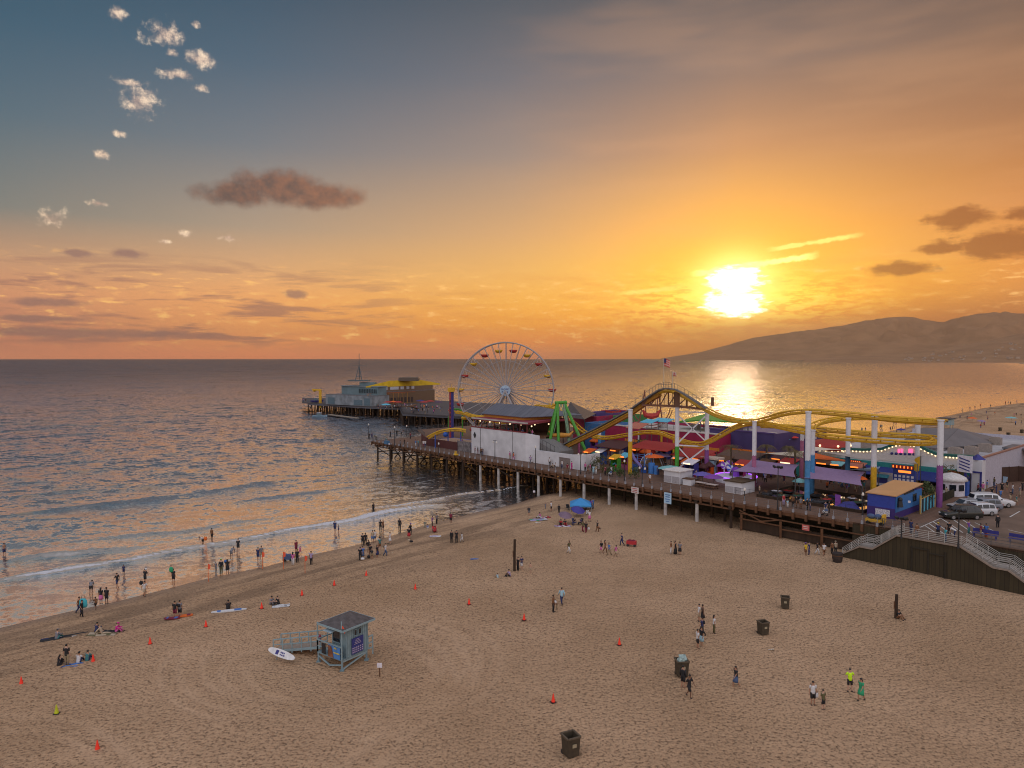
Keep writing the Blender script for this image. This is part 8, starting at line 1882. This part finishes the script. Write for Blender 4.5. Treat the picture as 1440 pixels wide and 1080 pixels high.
def palm(p, h, label, r=2.1):
    e = empty('palm_tree', p, 0, label, 'palm tree'); r_ = random.Random(int(p.x*77)); b = MB(); b.tube([(0,0,0),(.08,0,h*.35),(.1,.05,h*.7),(.05,0,h)], [.22,.17,.15,.18], 9); local(b, 'trunk', m_bark, e); b = MB()
    for k in range(20):
        a = 2*PI*k/20+r_.uniform(-.1,.1); up0 = r_.uniform(.1,1.0); pts = []
        for i in range(7): t = i/6; pts.append(Vector((.05+r*t*math.cos(a), r*t*math.sin(a), h+up0*1.2*t-(1.5+.5*up0)*t*t)))
        for i in range(6):
            d = (pts[i+1]-pts[i]).normalized(); sd2 = d.cross(Vector((0,0,1))).normalized()
            for s_ in (-1, 1):
                for f in (0, .5):
                    q = pts[i].lerp(pts[i+1], f); w_ = .5*(1-abs(i/6-.35)); b.add([q, q+d*.10, q+d*.22+sd2*s_*w_-Vector((0,0,.22*w_))], [(0,1,2)])
    local(b, 'crown', m_palm, e)
shrub(SP(847,6.0), 1.6, 3.2, m_leaf2, 'rounded olive shrub right of the lower white wall', n=700); shrub(SP(832,6.5), 1.3, 2.0, m_leaf, 'low dark shrub beside the lower white wall end', cat='shrub'); shrub(SP(871,4.5), 1.1, 1.6, m_leaf, 'dark bush by the walkway left of the yellow column', cat='shrub'); shrub(SP(893,5.0), 1.1, 1.9, m_leaf, 'dark bush at the foot of the yellow-footed column', cat='shrub'); shrub(SP(858,5.2), .9, 1.3, m_leaf, 'small bush between the rounded shrub and the yellow column', cat='shrub')
shrub(SP(1303,16), 1.5, 3.8, m_leaf, 'dark leafy tree at the corner of the blue building', name='tree', th=1.2, n=900); shrub(SP(1331,33), 1.4, 4.2, m_leaf2, 'thin olive tree behind the purple-footed column', name='tree', th=1.8); shrub(SP(1352,34), 1.1, 3.8, m_leaf2, 'small olive tree right of the thin one near the round booth', name='tree', th=1.8)
shrub(SP(899,22), 1.2, 4.8, m_leaf2, 'yellowish tree behind the yellow-footed column', name='tree', th=2.2)
palm(SP(1027,16), 6.0, 'palm tree left of the pink column before the deep purple hall', 2.6); palm(SP(1077,26), 5.4, 'palm tree right of the pink column'); palm(SP(1117,20), 5.6, 'palm tree left of the blue-footed column', 2.3); palm(SP(1108,30), 5.0, 'second palm tree left of the blue-footed column', 1.8)

# ================================================================ far pier
fA, fB = G(433, 566.5, DZ), G(640, 584, DZ)
def FP(px, py, z=DZ): return G(px, py, z)
e = empty('far_pier', FP(500,571), 0, 'distant pier head on dark timber piles with restaurants on it', 'pier')
dk = [FP(424.5,565.8), FP(517,571.3), FP(563,572.5), FP(567,581), FP(655,585.5), FP(655,585.5)+Vector((30,55,0)), FP(560,560), FP(425,559.5)]
b = MB(); b.slab(dk, DZ-.45, DZ); b.build('deck', C('far_deck', (.085,.075,.08), .85, var=.3), e)
b = MB(); rf = random.Random(5)
front = [FP(433,566.3), FP(517,571.3), FP(563,573), FP(567,581), FP(650,585)]
for (p, q) in zip(front[:-1], front[1:]):
    k = max(1, int((q-p).length/2.6))
    for i in range(k+1):
        c_ = p.lerp(q, i/k)
        for r in range(5): o_ = Vector((.62,.78,0))*r*5.2; b.tube([(c_.x+o_.x+rf.uniform(-.4,.4),c_.y+o_.y+.4,-3.2),(c_.x+o_.x,c_.y+o_.y+.4,DZ-.4)], .27, 6)
        if i % 2: b.beam((c_.x,c_.y+.4,DZ-.5), (c_.x+rf.choice((-2.2,2.2)),c_.y+3,-1.2), .22)
o = b.build('timber_piling', m_timber, e); o['kind'] = 'stuff'
b = MB(); 
for p, q in zip(front[:-1], front[1:]): b.beam(p-Vector((0,0,.7)), q-Vector((0,0,.7)), .4, .6)
b.build('fascia', C('far_fascia', (.10,.10,.12)), e)
b = MB(); b.beam(FP(463,583,.2), FP(503,588,.2), 1.6, .3); b.build('landing_stage', C('pale_jetty', (.30,.25,.20)), e)
railing(front, 'dim railing along the front of the distant pier head', h=1.1, step=2.6, rails=(.55,1.1))
def fbox(x0, y0, x1, y1, ytop, depth, name, wall, label, roofm=None, ov=0, parent=None):
    p, q = G(x0,y0,DZ), G(x1,y1,DZ); z1 = zat(ytop, p.y); inn = Vector((.62,.78,0))*depth
    if parent is None: parent = empty(name, p, 0, label, 'building')
    b = MB(); b.slab([p, q, q+inn, p+inn], DZ, z1); b.build('wall', wall, parent)
    b = MB(); u = (q-p).normalized(); b.slab([p-u*ov-inn.normalized()*ov, q+u*ov-inn.normalized()*ov, q+u*ov+inn*1.0, p-u*ov+inn], z1, z1+.3); b.build('roof', roofm or m_groof, parent); return parent, p, q, inn, z1
m_fb = C('harbour_blue', (.15,.22,.25), .75, var=.2, scale=.3); m_fw = C('harbour_pale', (.25,.28,.31), .75, var=.4, scale=.4)
e, p, q, inn, z1 = fbox(458,568.3,523,571.6,555,10,'harbour_office', m_fw, 'pale blue-grey two-storey harbour office with a mast on the distant pier')
p1, q1 = p+inn*.35+(q-p)*.22, q+inn*.35; z2 = zat(543, p1.y); b = MB(); b.slab([p1,q1,q1+inn*.5,p1+inn*.5], z1+.3, z2); b.build('upper_storey', m_fb, e)
b = MB()
for k in range(11): c_ = p1.lerp(q1, .50+.045*k); b.beam(c_+Vector((0,-.12,z1+1.2-DZ)), c_+Vector((0,-.12,z2-.9-DZ)), .9, .1)
b.build('windows', m_glass, e); b = MB(); b.slab([p1-Vector((.4,.4,0)),q1+Vector((.4,-.4,0)),q1+inn*.55,p1+inn*.55], z2, z2+.35); b.build('upper_roof', C('far_roof', (.20,.24,.27)), e)
b = MB(); c_ = (p1+q1)/2+inn*.25; b.box((c_.x+2,c_.y,z2+1.1), (7,4,1.6)); b.build('plant_room', m_fb, e)
for f0, f1, zt2 in ((.05,.2,.75),(.62,.8,.6),(.84,.96,.8)): b = MB(); a_, c2 = p.lerp(q, f0), p.lerp(q, f1); b.prism([a_+Vector((0,-.08,.3)), c2+Vector((0,-.08,.3)), c2+Vector((0,-.08,(z1-DZ)*zt2)), a_+Vector((0,-.08,(z1-DZ)*zt2))], (0,-.1,0)); b.build('panel', C('panel_teal', (.10,.16,.20)), e)
mz = z2+1.9; M0 = PD(505, 536, c_.y); ap_ = PD(505, 497, c_.y); mid_ = PD(505, 514, c_.y)
b = MB()
for dx, dy in ((-1.6,-1.2),(1.6,-1.2),(0,1.6)): b.beam((M0.x+dx,M0.y+dy,M0.z), mid_, .24)
for f in (.3,.6): b.tube([Vector((M0.x+dx,M0.y+dy,M0.z)).lerp(mid_, f) for dx, dy in ((-1.6,-1.2),(1.6,-1.2),(0,1.6))], .09, 4, close=True)
b.cyl(mid_, ap_, .13, n=6); b.beam(PD(495,514,c_.y), PD(515.5,514,c_.y), .12); b.beam(PD(495,514,c_.y), PD(495,518,c_.y), .1); b.beam(PD(515.5,514,c_.y), PD(515.5,518,c_.y), .1); b.box((M0.x,M0.y,M0.z+.3), (9,6,.5)); b.build('mast', C('mast_grey', (.10,.13,.15)), e)
# yellow roofed restaurant
e, p, q, inn, z1 = fbox(523,570.5,584,566.5,552.5,13,'yellow_roof_restaurant', C('ochre_wall', (.16,.10,.06), var=.2), 'two-storey restaurant with a broad yellow hipped roof on the distant pier', ov=0)
z2 = zat(543.2, p.y); b = MB(); b.slab([p+inn*.1,q+inn*.1,q+inn*.9,p+inn*.9], z1+.3, z2); b.build('upper_storey', C('tan_wall', (.18,.12,.08)), e)
b = MB()
for f0, f1 in ((.08,.30),(.36,.56),(.60,.68),(.74,.81),(.86,.93)): a_, c2 = (p+inn*.1).lerp(q+inn*.1, f0), (p+inn*.1).lerp(q+inn*.1, f1); b.prism([a_+Vector((0,-.1,z1+1.0-DZ)), c2+Vector((0,-.1,z1+1.0-DZ)), c2+Vector((0,-.1,z2-.6-DZ)), a_+Vector((0,-.1,z2-.6-DZ))], (0,-.1,0))
b.build('windows', C('pale_glass', (.50,.52,.58), .2), e)
u = (q-p).normalized(); v_ = inn.normalized(); zr = zat(535.5, p.y+6)
c4 = [p-u*1.2-v_*2.2, q+u*2.5-v_*2.2, q+u*2.5+inn+v_*1.5, p-u*1.2+inn+v_*1.5]; c4 = [Vector((k.x,k.y,z2)) for k in c4]; i4 = [c4[0].lerp(c4[2],.3), c4[1].lerp(c4[3],.3), c4[2].lerp(c4[0],.3), c4[3].lerp(c4[1],.3)]; i4 = [Vector((k.x,k.y,zr)) for k in i4]
b = MB(); b.add(c4+i4+[k-Vector((0,0,.5)) for k in c4], [(0,1,5,4),(1,2,6,5),(2,3,7,6),(3,0,4,7),(4,5,6,7),(0,8,9,1),(1,9,10,2),(2,10,11,3),(3,11,8,0),(8,11,10,9)]); b.build('hipped_roof', C('yellow_roof', (.72,.48,.02), .6, var=.2, scale=.4), e)
b = MB(); k = (i4[0]+i4[2])/2; b.box((k.x+2,k.y-1,k.z+.5), (9,5,1.6)); b.build('roof_vent', C('vent_brown', (.12,.09,.07)), e)
b = MB(); b.beam(FP(556,571,DZ+.3), FP(577,571.5,DZ+3.6), 1.4, .3); b.beam(FP(577,571.5,DZ+3.6), FP(584,569,DZ+3.6), 1.4, .3); b.beam(FP(577,571.5,DZ+3.6), FP(587,574.5,DZ+.3), 1.2, .3); b.build('outer_stair', m_timber2, e)
b = MB(); b.slab([p-v_*3.2, q-v_*3.2, q, p], z1-.5, z1-.3); b.build('terrace_awning', C('rust_awning', (.45,.09,.03)), e)
b = MB()
for k in range(12): a_ = p.lerp(q, .03+k*.08); b.prism([a_+Vector((-.2,-.3,.6)), a_+(q-p)*.05+Vector((-.2,-.3,.6)), a_+(q-p)*.05+Vector((-.2,-.3,3.0)), a_+Vector((-.2,-.3,3.0))], (0,-.12,0))
b.build('shopfront', C('dark_shop', (.045,.03,.03)), e)
b = MB()
for k in range(9): a_ = p.lerp(q, .05+k*.11)-v_*3.1; b.box((a_.x,a_.y,(z1+DZ)/2-.3), (.2,.2,z1-DZ-.5))
for k in range(14): a_ = p.lerp(q, .02+k*.07)-v_*3.0; b.ball((a_.x,a_.y,z1-1.0), .22, 6, 4)
b.build('terrace_posts', C('ochre_post', (.40,.20,.05)), e)
for i, (x, y, mm, cn) in enumerate(((546,573,m_red,'red'),(553,572.5,m_orc,'orange'),(560,573,m_red,'red'),(543,577,m_cyan,'multicoloured cyan'),(596,573,m_red,'red'),(605,571.5,m_red,'dark red'),(617,573,C('dark_violet', (.10,.04,.10)),'dark violet'),(591,571,m_dblue,'blue'))):
    umbrella(FP(x, y), 2.1, 2.7, mm, cn+' parasol on the distant pier'+(' below the yellow roof' if x < 580 else ' right of the yellow roof')+(', left one' if x < 550 else ', nearer one' if i in (2,3) else ', far right' if x > 600 else ''), 'parasols on the distant pier')
# yellow crane and boats
p = FP(450.5, 567); e = empty('boat_crane', p, 0, 'yellow boat hoist with a bent arm at the end of the distant pier', 'crane'); zt2 = zat(548.5, p.y); b = MB(); b.box((p.x,p.y,(zt2+DZ)/2-1), (1.1,1.1,zt2-DZ+2.4)); b.build('post', m_yel, e); b = MB(); b.beam((p.x+.3,p.y,zt2), (PD(439,548.5,p.y).x,p.y,zt2+.2), .9, .7); b.tube([Vector((PD(443,549,p.y).x,p.y,zt2)), PD(441,550.5,p.y)], [.8,.3], 8); b.build('arm', m_yel, e)
def boat(p, rz, L_, m_, label):
    e = empty('boat', p, rz, label, 'boat'); b = MB(); st = [(-.5,.34,.0,.9),(-.25,.42,-.05,.85),(.1,.44,-.05,.9),(.35,.28,0,1.05),(.5,.03,.3,1.25)]; vs = []
    for f, hw_, z0_, z1_ in st: x = f*L_; w_ = hw_*L_*.42; vs += [(x,-w_,z1_),(x,-w_*.6,z0_),(x,w_*.6,z0_),(x,w_,z1_)]
    fs = [(i*4+j,i*4+j+1,(i+1)*4+j+1,(i+1)*4+j) for i in range(4) for j in range(3)]+[(i*4+3,i*4,(i+1)*4,(i+1)*4+3) for i in range(4)]+[(0,1,2,3),(19,18,17,16)]; b.add(vs, fs); local(b, 'hull', m_, e)
    b = MB(); b.prism([(-.2*L_,-.8,.85),(.1*L_,-.8,.9),(.04*L_,-.8,1.9),(-.18*L_,-.8,1.9)], (0,1.6,0)); local(b, 'cabin', m_fb, e); b = MB(); b.box((-.06*L_,0,1.98), (.3*L_,1.9,.1)); local(b, 'cabin_roof', m_wb, e)
boat(G(450, 587, SEA), -.1, 6.5, C('hull_blue', (.28,.42,.55)), 'small pale blue boat moored under the end of the distant pier'); boat(FP(446,565.5,DZ+.2), 0, 6, m_dblue, 'dark boat stored on the end of the distant pier')
crowd([FP(rq.uniform(525,600), rq.uniform(571.5,576)) for _ in range(34)]+[FP(rq.uniform(575,640), rq.uniform(574,583)) for _ in range(30)], 'tiny person in the crowd on the distant pier deck', 'crowd on the distant pier')
crowd([FP(x, y) for x, y in ((427,565),(430,565.2),(433,565.5),(463,553),(464.5,553))][:3], 'tiny person at the left end of the distant pier', 'people at the end of the distant pier')
crowd([SP(x, t) for x, t in ((620,12),(610,14),(615,20),(640,8),(650,10))], 'visitor inside the round track enclosure', 'visitors in the round track enclosure')
print('people', NP)
